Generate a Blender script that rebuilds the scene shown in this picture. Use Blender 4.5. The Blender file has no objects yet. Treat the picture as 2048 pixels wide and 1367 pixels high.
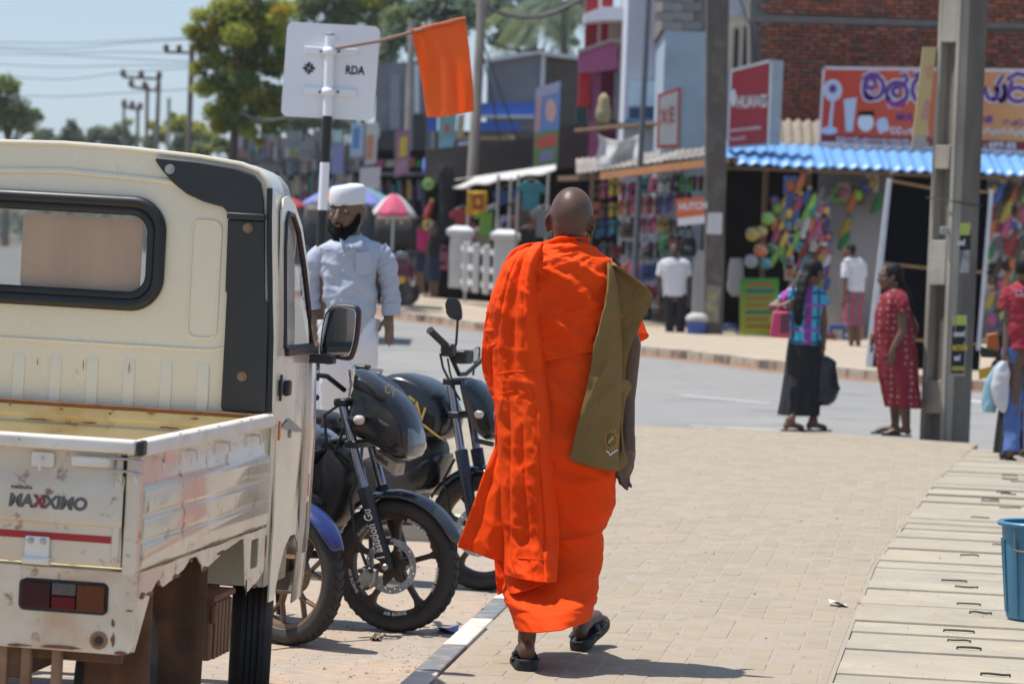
import bpy, bmesh, math, random
from mathutils import Vector, Matrix, Euler, noise
rnd = random.Random(7)
sc = bpy.context.scene
COL = sc.collection
rad = math.radians
# ------------------------------------------------------------------ camera
FPX, EYE, ROLL = 6500.0, 1.5, rad(2.2)
PITCH = math.atan(180.5 / FPX)
_f = Vector((0, math.cos(PITCH), -math.sin(PITCH)))
_u0 = Vector((0, math.sin(PITCH), math.cos(PITCH)))
_r0 = Vector((1, 0, 0))
C_R = _r0 * math.cos(ROLL) + _u0 * math.sin(ROLL)
C_U = -_r0 * math.sin(ROLL) + _u0 * math.cos(ROLL)
C_O = Vector((0, 0, EYE))
camd = bpy.data.cameras.new('camera')
cam = bpy.data.objects.new('camera', camd)
COL.objects.link(cam)
m = Matrix((C_R, C_U, -_f)).transposed().to_4x4()
m.translation = C_O
cam.matrix_world = m
camd.sensor_width = 36.0
camd.lens = 36.0 * FPX / 2048
camd.clip_start = 0.1
camd.clip_end = 6000
camd.dof.use_dof = True
camd.dof.focus_distance = 11.8
camd.dof.aperture_fstop = 5.6
sc.camera = cam
# ------------------------------------------------------------------ world and sun
SUN_EL = rad(70)
sdir = Vector((-0.96, 0.16, 0)).normalized()          # where the sun stands, on the compass
w = bpy.data.worlds.new('World')
sc.world = w
w.use_nodes = True
nt = w.node_tree
bg = nt.nodes['Background']
sky = nt.nodes.new('ShaderNodeTexSky')
sky.sky_type = 'NISHITA'
sky.sun_disc = False
sky.sun_elevation = SUN_EL
sky.sun_rotation = math.atan2(sdir.x, sdir.y)
sky.air_density = 1.0
sky.dust_density = 0.5
sky.ozone_density = 1.5
hz = nt.nodes.new('ShaderNodeMix')                     # thin even high haze over the clear sky
hz.data_type = 'RGBA'
hz.inputs[0].default_value = 0.5
hz.inputs[7].default_value = (2.9, 4.1, 6.0, 1)
nt.links.new(sky.outputs[0], hz.inputs[6])
nt.links.new(hz.outputs[2], bg.inputs[0])
bg.inputs[1].default_value = 0.115
sd = bpy.data.lights.new('sun', 'SUN')
sd.energy = 4.8
sd.angle = rad(0.6)
sd.color = (1.0, 0.955, 0.89)
so = bpy.data.objects.new('sun', sd)
COL.objects.link(so)
to_sun = sdir * math.cos(SUN_EL) + Vector((0, 0, math.sin(SUN_EL)))
so.rotation_euler = to_sun.to_track_quat('Z', 'Y').to_euler()
so.location = (-20, 10, 40)
vs = sc.view_settings
vs.view_transform = 'Standard'
vs.look = 'None'
vs.exposure = 0.25
vs.gamma = 1.0
vs.use_curve_mapping = False
sc.cycles.max_bounces = 7
sc.cycles.transparent_max_bounces = 12
sc.cycles.use_denoising = True
# ------------------------------------------------------------------ survey helpers (photo sight lines to places on the ground)
def sight(px, py):
	return _f + C_R * ((px - 1024) / FPX) + C_U * ((683.5 - py) / FPX)
def W(px, py, y):
	r = sight(px, py)
	return C_O + r * (y / r.y)
def G(px, py, z=0.0):
	r = sight(px, py)
	return C_O + r * ((z - EYE) / r.z)
class Frame:
	"""a local frame: x right, y forward, z up"""
	def __init__(s, o, yaw, lean=0.0):
		s.o = Vector(o)
		q = Matrix.Rotation(yaw, 3, 'Z') @ Matrix.Rotation(lean, 3, 'Y')
		s.ax = [q @ Vector((1, 0, 0)), q @ Vector((0, 1, 0)), q @ Vector((0, 0, 1))]
		s.rot = q.to_euler()
	def at(s, px, py, axis, off=0.0):
		r = sight(px, py)
		n = s.ax[axis]
		p = C_O + r * ((s.o + n * off - C_O).dot(n) / r.dot(n))
		q = p - s.o
		return Vector([q.dot(a) for a in s.ax])
	def world(s, p):
		return s.o + s.ax[0] * p[0] + s.ax[1] * p[1] + s.ax[2] * p[2]
# ------------------------------------------------------------------ materials
def lin(c):
	if max(c) <= 1.0:
		return tuple(c)
	return tuple(((v / 255) / 12.92 if v / 255 <= 0.04045 else ((v / 255 + 0.055) / 1.055) ** 2.4) for v in c)
MATS = {}
def M(name, col, rough=0.65, metal=0.0, var=0.12, vs=6.0, bump=0.0, bs=60.0, col2=None, mix=0.5, mscale=3.0, sharp=0.1,
	  coat=0.0, trans=0.0, rand=0.0, alpha=1.0, glass=0.0, spec=0.5, sheen=0.0, stretch=(1, 1, 1), col3=None, mix3=0.4, m3scale=12.0, em=0.0, wave=None, bdist=0.02):
	if name in MATS:
		return MATS[name]
	mt = bpy.data.materials.new(name)
	mt.use_nodes = True
	n = mt.node_tree
	N, L = n.nodes, n.links
	b = N['Principled BSDF']
	c = lin(col)
	b.inputs['Roughness'].default_value = rough
	b.inputs['Metallic'].default_value = metal
	b.inputs['Specular IOR Level'].default_value = spec
	if coat: b.inputs['Coat Weight'].default_value = coat; b.inputs['Coat Roughness'].default_value = 0.08
	if sheen: b.inputs['Sheen Weight'].default_value = sheen
	if glass: b.inputs['Transmission Weight'].default_value = glass
	if alpha < 1: b.inputs['Alpha'].default_value = alpha
	tc = N.new('ShaderNodeTexCoord')
	mp = N.new('ShaderNodeMapping')
	mp.inputs['Scale'].default_value = stretch
	L.new(tc.outputs['Object'], mp.inputs[0])
	vec = mp.outputs[0]
	if rand:
		oi = N.new('ShaderNodeObjectInfo')
		ad = N.new('ShaderNodeVectorMath'); ad.operation = 'MULTIPLY_ADD'
		L.new(oi.outputs['Random'], ad.inputs[0]); ad.inputs[1].default_value = (37, 53, 71)
		L.new(vec, ad.inputs[2]); vec = ad.outputs[0]
	cur = None
	rgb = N.new('ShaderNodeRGB'); rgb.outputs[0].default_value = (*c, 1)
	cur = rgb.outputs[0]
	def noi(scale, detail=5, rough_=0.55):
		t = N.new('ShaderNodeTexNoise')
		t.inputs['Scale'].default_value = scale; t.inputs['Detail'].default_value = detail; t.inputs['Roughness'].default_value = rough_
		L.new(vec, t.inputs['Vector'])
		return t.outputs[0]
	def ramp(src, lo, hi):
		r = N.new('ShaderNodeMapRange'); r.inputs[1].default_value = lo; r.inputs[2].default_value = hi
		r.interpolation_type = 'SMOOTHSTEP'
		L.new(src, r.inputs[0]); return r.outputs[0]
	def mixc(fac, a, bcol):
		x = N.new('ShaderNodeMix'); x.data_type = 'RGBA'
		L.new(fac, x.inputs[0]); L.new(a, x.inputs[6])
		if isinstance(bcol, tuple): x.inputs[7].default_value = (*bcol, 1)
		else: L.new(bcol, x.inputs[7])
		return x.outputs[2]
	if col2 is not None:
		cur = mixc(ramp(noi(mscale), 1 - mix - sharp, 1 - mix + sharp), cur, lin(col2))
	if col3 is not None:
		cur = mixc(ramp(noi(m3scale, 8, 0.65), 1 - mix3 - 0.06, 1 - mix3 + 0.06), cur, lin(col3))
	if wave is not None:   # (axis, scale, colour) printed stripes
		sp = N.new('ShaderNodeSeparateXYZ'); L.new(tc.outputs['Object'], sp.inputs[0])
		for (axn, scl, wc, duty) in wave:
			mm = N.new('ShaderNodeMath'); mm.operation = 'MULTIPLY'; L.new(sp.outputs[axn], mm.inputs[0]); mm.inputs[1].default_value = scl
			fr = N.new('ShaderNodeMath'); fr.operation = 'FRACT'; L.new(mm.outputs[0], fr.inputs[0])
			lt = N.new('ShaderNodeMath'); lt.operation = 'LESS_THAN'; L.new(fr.outputs[0], lt.inputs[0]); lt.inputs[1].default_value = duty
			cur = mixc(lt.outputs[0], cur, lin(wc))
	if var:
		h = N.new('ShaderNodeHueSaturation')
		r = N.new('ShaderNodeMapRange'); r.inputs[1].default_value = 0.25; r.inputs[2].default_value = 0.75
		r.inputs[3].default_value = 1 - var; r.inputs[4].default_value = 1 + var
		L.new(noi(vs, 6), r.inputs[0])
		v = r.outputs[0]
		if rand:
			r2 = N.new('ShaderNodeMapRange'); r2.inputs[3].default_value = 1 - rand; r2.inputs[4].default_value = 1 + rand
			L.new(oi.outputs['Random'], r2.inputs[0])
			mu = N.new('ShaderNodeMath'); mu.operation = 'MULTIPLY'; L.new(v, mu.inputs[0]); L.new(r2.outputs[0], mu.inputs[1]); v = mu.outputs[0]
		L.new(v, h.inputs['Value']); L.new(cur, h.inputs['Color'])
		cur = h.outputs[0]
		rr = N.new('ShaderNodeMapRange'); rr.inputs[3].default_value = max(0.02, rough - 0.12); rr.inputs[4].default_value = min(1, rough + 0.12)
		L.new(noi(vs * 2.3), rr.inputs[0]); L.new(rr.outputs[0], b.inputs['Roughness'])
	L.new(cur, b.inputs['Base Color'])
	if em:
		L.new(cur, b.inputs['Emission Color']); b.inputs['Emission Strength'].default_value = em
	if bump:
		bp = N.new('ShaderNodeBump'); bp.inputs['Strength'].default_value = bump; bp.inputs['Distance'].default_value = bdist
		L.new(noi(bs, 6), bp.inputs['Height']); L.new(bp.outputs[0], b.inputs['Normal'])
	if trans:
		tr = N.new('ShaderNodeBsdfTranslucent'); L.new(cur, tr.inputs[0])
		if bump: L.new(bp.outputs[0], tr.inputs['Normal'])
		ms = N.new('ShaderNodeMixShader'); ms.inputs[0].default_value = trans
		L.new(b.outputs[0], ms.inputs[1]); L.new(tr.outputs[0], ms.inputs[2])
		L.new(ms.outputs[0], N['Material Output'].inputs[0])
	MATS[name] = mt
	return mt
# ------------------------------------------------------------------ mesh building
class MB:
	def __init__(s):
		s.v = []; s.f = []; s.mi = []; s.cm = 0
	def add(s, vs, fs):
		o = len(s.v)
		s.v += [tuple(p) for p in vs]
		s.f += [tuple(i + o for i in f) for f in fs]
		s.mi += [s.cm] * len(fs)
		return s
	def box(s, x0, x1, y0, y1, z0, z1):
		return s.add([(x, y, z) for z in (z0, z1) for y in (y0, y1) for x in (x0, x1)],
					 [(0, 2, 3, 1), (4, 5, 7, 6), (0, 1, 5, 4), (2, 6, 7, 3), (0, 4, 6, 2), (1, 3, 7, 5)])
	def obox(s, c, ax, hs):
		c = Vector(c)
		return s.add([c + ax[0] * (hs[0] * i) + ax[1] * (hs[1] * j) + ax[2] * (hs[2] * k) for k in (-1, 1) for j in (-1, 1) for i in (-1, 1)],
					 [(0, 2, 3, 1), (4, 5, 7, 6), (0, 1, 5, 4), (2, 6, 7, 3), (0, 4, 6, 2), (1, 3, 7, 5)])
	def hexa(s, p):   # 8 corners: bottom 4 ring, top 4 ring
		return s.add(p, [(3, 2, 1, 0), (4, 5, 6, 7), (0, 1, 5, 4), (1, 2, 6, 5), (2, 3, 7, 6), (3, 0, 4, 7)])
	def rings(s, rs, closed=True, caps=True):
		n = len(rs[0]); vs = [p for r in rs for p in r]; fs = []
		for i in range(len(rs) - 1):
			for j in range(n if closed else n - 1):
				a, b = i * n + j, i * n + (j + 1) % n
				fs.append((a, b, b + n, a + n))
		if caps and closed:
			fs.append(tuple(range(n - 1, -1, -1))); fs.append(tuple(range((len(rs) - 1) * n, len(rs) * n)))
		return s.add(vs, fs)
	def tube(s, pts, r, n=10, caps=True, flat=None):
		pts = [Vector(p) for p in pts]
		if not isinstance(r, (list, tuple)): r = [r] * len(pts)
		rs = []; pn = None
		for i, p in enumerate(pts):
			t = (pts[min(i + 1, len(pts) - 1)] - pts[max(i - 1, 0)]).normalized()
			if pn is None:
				pn = t.cross(Vector((0, 0, 1)))
				if pn.length < 0.05: pn = t.cross(Vector((0, 1, 0)))
			nn = pn - t * pn.dot(t)
			nn.normalize(); pn = nn
			bb = t.cross(nn)
			k = 1.0 if flat is None else flat
			rs.append([p + nn * (r[i] * math.cos(a)) + bb * (r[i] * k * math.sin(a)) for a in [2 * math.pi * j / n for j in range(n)]])
		return s.rings(rs, True, caps)
	def lathe(s, prof, c, axis=(0, 0, 1), n=24, caps=True, a0=0, a1=2 * math.pi):
		ax = Vector(axis).normalized()
		e1 = ax.cross(Vector((0, 0, 1)) if abs(ax.z) < 0.9 else Vector((0, 1, 0))).normalized(); e2 = ax.cross(e1)
		c = Vector(c); full = abs(a1 - a0 - 2 * math.pi) < 1e-6
		k = n if full else n + 1
		rs = [[c + ax * h + (e1 * math.cos(a) + e2 * math.sin(a)) * r for a in [a0 + (a1 - a0) * j / n for j in range(k)]] for (r, h) in prof]
		return s.rings(rs, full, caps)
	def ball(s, c, r, n=16, mrot=None):
		c = Vector(c); r = Vector(r) if not isinstance(r, (int, float)) else Vector((r, r, r))
		rs = []
		h = max(4, n // 2)
		for i in range(1, h):
			th = math.pi * i / h
			ring = []
			for j in range(n):
				ph = 2 * math.pi * j / n
				q = Vector((r.x * math.sin(th) * math.cos(ph), r.y * math.sin(th) * math.sin(ph), -r.z * math.cos(th)))
				if mrot: q = mrot @ q
				ring.append(c + q)
			rs.append(ring)
		return s.rings(rs)
	def prism(s, poly, fr, d0, d1):
		"""poly of (a,b) in the plane given by fr=(o,ea,eb,en), from d0 to d1 along en"""
		o, ea, eb, en = [Vector(q) for q in fr]
		lo = [o + ea * a + eb * b + en * d0 for a, b in poly]; hi = [o + ea * a + eb * b + en * d1 for a, b in poly]
		n = len(poly)
		return s.add(lo + hi, [tuple(range(n - 1, -1, -1)), tuple(range(n, 2 * n))] + [(i, (i + 1) % n, (i + 1) % n + n, i + n) for i in range(n)])
	def plate(s, outer, holes, fr, th):
		"""flat plate with holes, thickness th along fr[3]"""
		o, ea, eb, en = [Vector(q) for q in fr]
		bm = bmesh.new(); es = []
		for lp in [outer] + list(holes):
			vv = [bm.verts.new((a, b, 0)) for a, b in lp]
			es += [bm.edges.new((vv[i], vv[(i + 1) % len(vv)])) for i in range(len(vv))]
		bmesh.ops.triangle_fill(bm, use_beauty=True, edges=es)
		bm.verts.index_update()
		P = [v.co.copy() for v in bm.verts]
		T = []
		for f in bm.faces:
			ids = [v.index for v in f.verts]
			T.append(ids if f.normal.z > 0 else ids[::-1])
		E_ = [(e.verts[0].index, e.verts[1].index) for e in bm.edges if len(e.link_faces) == 1]
		bm.free(); n = len(P)
		vs = [o + ea * p.x + eb * p.y for p in P] + [o + ea * p.x + eb * p.y + en * th for p in P]
		fs = [tuple(i + n for i in t) for t in T] + [tuple(t[::-1]) for t in T] + [(a, b, b + n, a + n) for a, b in E_]
		return s.add(vs, fs)
	def grid(s, fn, nu, nv):
		vs = [fn(i / nu, j / nv) for j in range(nv + 1) for i in range(nu + 1)]
		return s.add(vs, [(j * (nu + 1) + i, j * (nu + 1) + i + 1, (j + 1) * (nu + 1) + i + 1, (j + 1) * (nu + 1) + i) for j in range(nv) for i in range(nu)])
	def build(s, name, mat, parent=None, smooth=40, bevel=0.0, seg=2, sub=0, solid=0.0, fixn=True, org=None, two=True):
		me = bpy.data.meshes.new(name)
		off = Vector(org) if org is not None else Vector((0, 0, 0))
		if org is None and parent is not None and parent.get('_o') is not None:
			off = Vector(parent['_o'])
		me.from_pydata([tuple(Vector(p) - off) for p in s.v], [], s.f)
		mats = mat if isinstance(mat, (list, tuple)) else [mat]
		for q in mats: me.materials.append(q)
		if len(mats) > 1: me.polygons.foreach_set('material_index', s.mi)
		if fixn:
			bm = bmesh.new(); bm.from_mesh(me); bmesh.ops.recalc_face_normals(bm, faces=bm.faces); bm.to_mesh(me); bm.free()
		if smooth:
			me.polygons.foreach_set('use_smooth', [True] * len(me.polygons))
			if smooth < 180: me.set_sharp_from_angle(angle=rad(smooth))
		me.update()
		o = bpy.data.objects.new(name, me)
		COL.objects.link(o)
		if parent is not None:
			o.parent = parent
			if parent.get('_o') is not None: o['_o'] = parent['_o']
		elif org is not None:
			o.location = off
		if bevel:
			b = o.modifiers.new('bevel', 'BEVEL'); b.width = bevel; b.segments = seg; b.limit_method = 'ANGLE'; b.angle_limit = rad(35)
		if solid:
			q = o.modifiers.new('solid', 'SOLIDIFY'); q.thickness = solid; q.offset = 0
		if sub:
			q = o.modifiers.new('sub', 'SUBSURF'); q.levels = sub; q.render_levels = sub
		return o
def tag(o, label=None, cat=None, group=None, kind=None):
	if label: o['label'] = label
	if cat: o['category'] = cat
	if group: o['group'] = group
	if kind: o['kind'] = kind
	return o
def thing(name, label, cat, loc=(0, 0, 0), rot=None, group=None, local=False):
	"""Empty at the base of a thing; local=True: its parts are given in its own frame, otherwise in world metres"""
	o = bpy.data.objects.new(name, None)
	o.empty_display_size = 0.1
	COL.objects.link(o)
	o.location = loc
	if rot is not None: o.rotation_euler = rot
	if not local: o['_o'] = tuple(loc)
	return tag(o, label, cat, group)
def copy_tree(o, parent=None):
	c = o.copy(); COL.objects.link(c); c.parent = parent
	for ch in list(o.children): copy_tree(ch, c)
	return c
def bake(o):
	dg = bpy.context.evaluated_depsgraph_get()
	me = bpy.data.meshes.new_from_object(o.evaluated_get(dg))
	o.modifiers.clear()
	old = o.data; o.data = me
	bpy.data.meshes.remove(old)
	return o
def text_mesh(mb, body, size, o, ex, ez, bold=0.0, shear=0.0, th=0.002, align='LEFT', sx=1.0, curve=None, spacing=1.0):
	"""letters laid as thin solid shapes on a plane, baseline origin o, along ex, up ez"""
	cu = bpy.data.curves.new('t', 'FONT')
	cu.body = body; cu.size = size; cu.offset = bold; cu.shear = shear; cu.align_x = align; cu.space_character = spacing
	cu.resolution_u = 3; cu.extrude = 0
	ob = bpy.data.objects.new('t', cu)
	me = bpy.data.meshes.new_from_object(ob)
	o, ex, ez = Vector(o), Vector(ex).normalized(), Vector(ez).normalized()
	en = ex.cross(ez)
	if curve:
		pts = [curve(v.co.x * sx, v.co.y, th) for v in me.vertices]
	else:
		pts = [o + ex * (v.co.x * sx) + ez * v.co.y + en * th for v in me.vertices]
	mb.add(pts, [tuple(p.vertices) for p in me.polygons])
	bpy.data.meshes.remove(me); bpy.data.objects.remove(ob); bpy.data.curves.remove(cu)
	return mb
def stroke(mb, pts, wd, fr, d, closed=False, n=0):
	"""painted brush stroke (flat ribbon with thickness) along 2-D pts on the plane fr"""
	o, ea, eb, en = [Vector(q) for q in fr]
	P = [Vector(p) for p in pts]
	if closed: P = P + [P[0]]
	L_, R_ = [], []
	for i, p in enumerate(P):
		t = (P[min(i + 1, len(P) - 1)] - P[max(i - 1, 0)])
		if t.length < 1e-9: t = Vector((1, 0))
		t.normalize(); q = Vector((-t.y, t.x)) * (wd / 2)
		L_.append(p + q); R_.append(p - q)
	k = len(P)
	vs = [o + ea * p.x + eb * p.y + en * d for p in L_ + R_]
	return mb.add(vs, [(i, i + 1, i + 1 + k, i + k) for i in range(k - 1)])
def arc(cx, cy, rx, ry, a0, a1, n=14):
	return [(cx + rx * math.cos(rad(a0 + (a1 - a0) * i / n)), cy + ry * math.sin(rad(a0 + (a1 - a0) * i / n))) for i in range(n + 1)]
def rrect(x0, x1, z0, z1, r, n=6):
	P = []
	for cx, cz, a in ((x1 - r, z1 - r, 0), (x0 + r, z1 - r, 90), (x0 + r, z0 + r, 180), (x1 - r, z0 + r, 270)):
		P += [(cx + r * math.cos(rad(a + 90 * i / n)), cz + r * math.sin(rad(a + 90 * i / n))) for i in range(n + 1)]
	return P
def lerp(a, b, t): return a + (b - a) * t
def smst(a, b, x):
	t = max(0.0, min(1.0, (x - a) / (b - a))); return t * t * (3 - 2 * t)
def interp(tab, x):
	if x <= tab[0][0]: return tab[0][1]
	for (a, va), (b, vb) in zip(tab, tab[1:]):
		if x <= b:
			t = (x - a) / (b - a); return va + (vb - va) * t
	return tab[-1][1]
def cat(tab, n):
	"""smooth resample of a list of tuples (Catmull-Rom) to n+1 rows"""
	out = []; k = len(tab) - 1
	for i in range(n + 1):
		x = i / n * k; j = min(int(x), k - 1); t = x - j
		p0, p1, p2, p3 = tab[max(j - 1, 0)], tab[j], tab[j + 1], tab[min(j + 2, k)]
		out.append(tuple(0.5 * (2 * b + (c - a) * t + (2 * a - 5 * b + 4 * c - d) * t * t + (3 * b - a - 3 * c + d) * t ** 3) for a, b, c, d in zip(p0, p1, p2, p3)))
	return out
X3, Y3, Z3 = Vector((1, 0, 0)), Vector((0, 1, 0)), Vector((0, 0, 1))
def g(x, y):
	"""height of the carriageway"""
	return -0.12 + 0.010 * max(0, min(60, y - 38)) + 0.03 * max(0, min(6, 2 - x)) * smst(44, 62, y)
def GR(px, py, dz=0.0):
	"""where a sight line meets the rising road (+dz)"""
	r = sight(px, py); lo, hi = 5.0, 400.0
	f = lambda t: (C_O + r * t).z - (g((C_O + r * t).x, (C_O + r * t).y) + dz)
	t = lo
	while t < hi and f(t) > 0: t += 0.5
	a, b = t - 0.5, t
	for _ in range(20):
		mid = (a + b) / 2
		if f(mid) > 0: a = mid
		else: b = mid
	return C_O + r * b
# ================================================================== SETTING
m_ground = M('earth', (.20, .15, .10), .9, var=.2, vs=.5, bump=.3, bs=8)
m_road = M('asphalt', (.25, .243, .23), 1.0, spec=.15, var=.07, vs=.8, bump=.35, bs=120, col2=(.27, .26, .245), mix=.45, mscale=.35, sharp=.2, col3=(.185, .185, .185), mix3=.40, m3scale=.9, bdist=.004)
m_dust = M('dusty_asphalt', (.385, .30, .225), .95, var=.16, vs=16, bump=.8, bs=70, col2=(.33, .285, .235), mix=.45, mscale=1.6, sharp=.18, col3=(.44, .30, .20), mix3=.40, m3scale=3.0, bdist=.006)
m_sand = M('joint_sand', (.345, .285, .22), .95, var=.12, vs=40, bump=.3, bs=200)
m_paver = M('paver_concrete', (.318, .272, .208), .95, var=.07, vs=3, bump=.35, bs=160, col2=(.345, .282, .20), mix=.5, mscale=1.1, sharp=.25, rand=.02, col3=(.30, .27, .225), mix3=.36, m3scale=7, bdist=.003, spec=.2)
m_slab = M('cover_slab_concrete', (.375, .32, .24), .92, var=.08, vs=4, bump=.4, bs=110, col2=(.31, .275, .22), mix=.46, mscale=1.6, sharp=.25, rand=.06, col3=(.40, .33, .23), mix3=.42, m3scale=9, bdist=.004)
m_iron = M('rusty_rebar', (.055, .042, .036), .7, var=.2, vs=30, bump=.3, bs=200)
m_kwhite = M('kerb_white_paint', (.60, .56, .48), .85, var=.1, vs=9, bump=.3, bs=90, col2=(.50, .44, .35), mix=.42, mscale=7, sharp=.15, bdist=.004)
m_kblack = M('kerb_black_paint', (.16, .168, .175), .8, var=.15, vs=9, bump=.3, bs=90, col2=(.26, .235, .20), mix=.44, mscale=8, sharp=.06, bdist=.004)
m_kgrey = M('kerb_bare_concrete', (.40, .35, .28), .9, var=.12, vs=4, bump=.4, bs=60, col2=(.27, .19, .13), mix=.4, mscale=3, sharp=.2)
m_redearth = M('red_dust', (.36, .17, .085), .95, var=.15, vs=3, bump=.3, bs=60)
m_line = M('road_paint', (.55, .55, .54), .8, var=.1, vs=5)
m_farpave = M('far_paving', (.36, .30, .225), .9, var=.08, vs=1, bump=.2, bs=50, col2=(.40, .32, .23), mix=.5, mscale=.5, sharp=.3)
def sheet(name, mat, xs, ys, fz, kind='structure', parent=None):
	mb = MB()
	vs = [(x, y, fz(x, y)) for y in ys for x in xs]; n = len(xs)
	mb.add(vs, [(j * n + i, j * n + i + 1, (j + 1) * n + i + 1, (j + 1) * n + i) for j in range(len(ys) - 1) for i in range(n - 1)])
	o = mb.build(name, mat, parent, smooth=180)
	if parent is None: tag(o, kind=kind)
	return o
XS = [-1500, -600, -150, -60, -30, -20, -14, -10, -8, -7, -6, -5, -4, -3, -2, -1, 0, 1, 2, 3, 4, 6, 8, 12, 20, 40, 100, 600, 1500]
YS = [-60, -10, 4, 10, 20, 30] + list(range(38, 102, 2)) + [120, 160, 250, 500, 1200, 2000]
sheet('ground', m_ground, XS, YS, lambda x, y: g(x, y) - 0.03)
sheet('road', m_road, [x for x in XS if -30 <= x <= 20], [y for y in YS if -10 <= y <= 250], g)
# the walk the monk is on: bedding sand with pavers laid in it
PA = math.atan(0.128)
PE = Vector((math.sin(PA), math.cos(PA), 0)); PQ = Vector((math.cos(PA), -math.sin(PA), 0))
KX = lambda y: -0.201 + 0.105 * (y - 11.549)           # inner edge of the painted kerb
BX = lambda y: interp([(4, .1), (11.584, 1.174), (16.248, 1.848), (22.954, 3.027), (26.923, 3.809), (30, 4.45)], y)   # edge towards the cover slabs
YB = 17.9
BP = lambda y: (BX(y) + .014, y)
path_poly = [(KX(7), 7), BP(7), BP(11.6), BP(16.25), BP(22.95), BP(26.9), BP(28.0), (3.57, 28.35), (2.9, 28.8), (2.16, 29.05),
			 (1.08, 28.85), (-.2, 28.4), (-1.4, 27.6), (-2.6, 26.4), (-3.6, 25), (-6, 24), (-6, YB + .14), (KX(YB) - .2, YB + .14), (KX(YB + .14), YB)]
mb = MB()
mb.prism(path_poly, (Vector((0, 0, 0)), X3, Y3, Z3), -0.14, -0.0016)
path = mb.build('paved_path', m_sand, smooth=0)
tag(path, kind='structure')
def inpoly(x, y, P):
	c = False; j = len(P) - 1
	for i in range(len(P)):
		xi, yi = P[i]; xj, yj = P[j]
		if (yi > y) != (yj > y) and x < (xj - xi) * (y - yi) / (yj - yi) + xi: c = not c
		j = i
	return c
def seen(p, mx=0.16, my=0.11):
	d = Vector(p) - C_O
	z = d.dot(_f)
	return z > 0 and abs(d.dot(C_R) / z) < mx + .3 / z and abs(d.dot(C_U) / z) < my + .1 / z
pw, pl_ = 0.1, 0.158
cells = []
for i in range(-70, 60):
	for j in range(0, 165):
		u = i * pw; v = 6.0 + j * pl_ + (0.079 if i % 2 else 0) + .012 * math.sin(i * 2.3)
		c = PQ * u + PE * v + Vector((-1.2, 0, 0))
		if inpoly(min(c.x, BX(c.y) - .02) if c.x < BX(c.y) + .05 else c.x, c.y, path_poly) and seen(c) and (c.y < YB or c.x > -2.6):
			cells.append((c, i, j))
cells.sort(key=lambda q: q[0].y)
def paver_geo(mb, c, a, e, q, hw, hl, z, tilt=(0, 0), clip=False):
	def cl(p):
		b = BX(p.y) - .004
		return Vector((b, p.y, p.z)) if clip and p.x > b else p
	ring = lambda s, zz: [cl(c + q * (sx * (hw - s)) + e * (sy * (hl - s)) + Z3 * (zz + sx * tilt[0] + sy * tilt[1])) for sx, sy in ((-1, -1), (1, -1), (1, 1), (-1, 1))]
	mb.rings([ring(0, -.05), ring(0, z - .003), ring(.0035, z)])
pm = []
for k in range(6):
	mb = MB(); paver_geo(mb, Vector((0, 0, 0)), 0, Y3, X3, .0465 - .0007 * (k % 3), .0775 - .0008 * (k % 3), .0, ((k % 3 - 1) * .0009, (k % 2) * .0011))
	o = mb.build('paver', m_paver, smooth=0); pm.append(o.data); bpy.data.objects.remove(o)
rest = MB()
for n, (c, i, j) in enumerate(cells):
	if n < 300 and c.x > BX(c.y) - .07:      # cut to the border
		mb = MB(); paver_geo(mb, c, 0, PE, PQ, .0468, .0772, 0, clip=True); mb.build('paver', m_paver, path, smooth=0)
	elif n < 300:
		o = bpy.data.objects.new('paver', pm[rnd.randrange(6)])
		o.location = (c.x, c.y, rnd.uniform(-.0025, .001)); o.rotation_euler = (0, 0, -PA + rnd.uniform(-.012, .012))
		COL.objects.link(o); o.parent = path
	else:
		paver_geo(rest, c, 0, PE, PQ, .0468, .0772, rnd.uniform(-.0025, .001), (rnd.uniform(-.001, .001), rnd.uniform(-.001, .001)), clip=True)
o = rest.build('pavers_beyond', m_paver, path, smooth=0, fixn=False); tag(o, kind='stuff')
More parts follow.
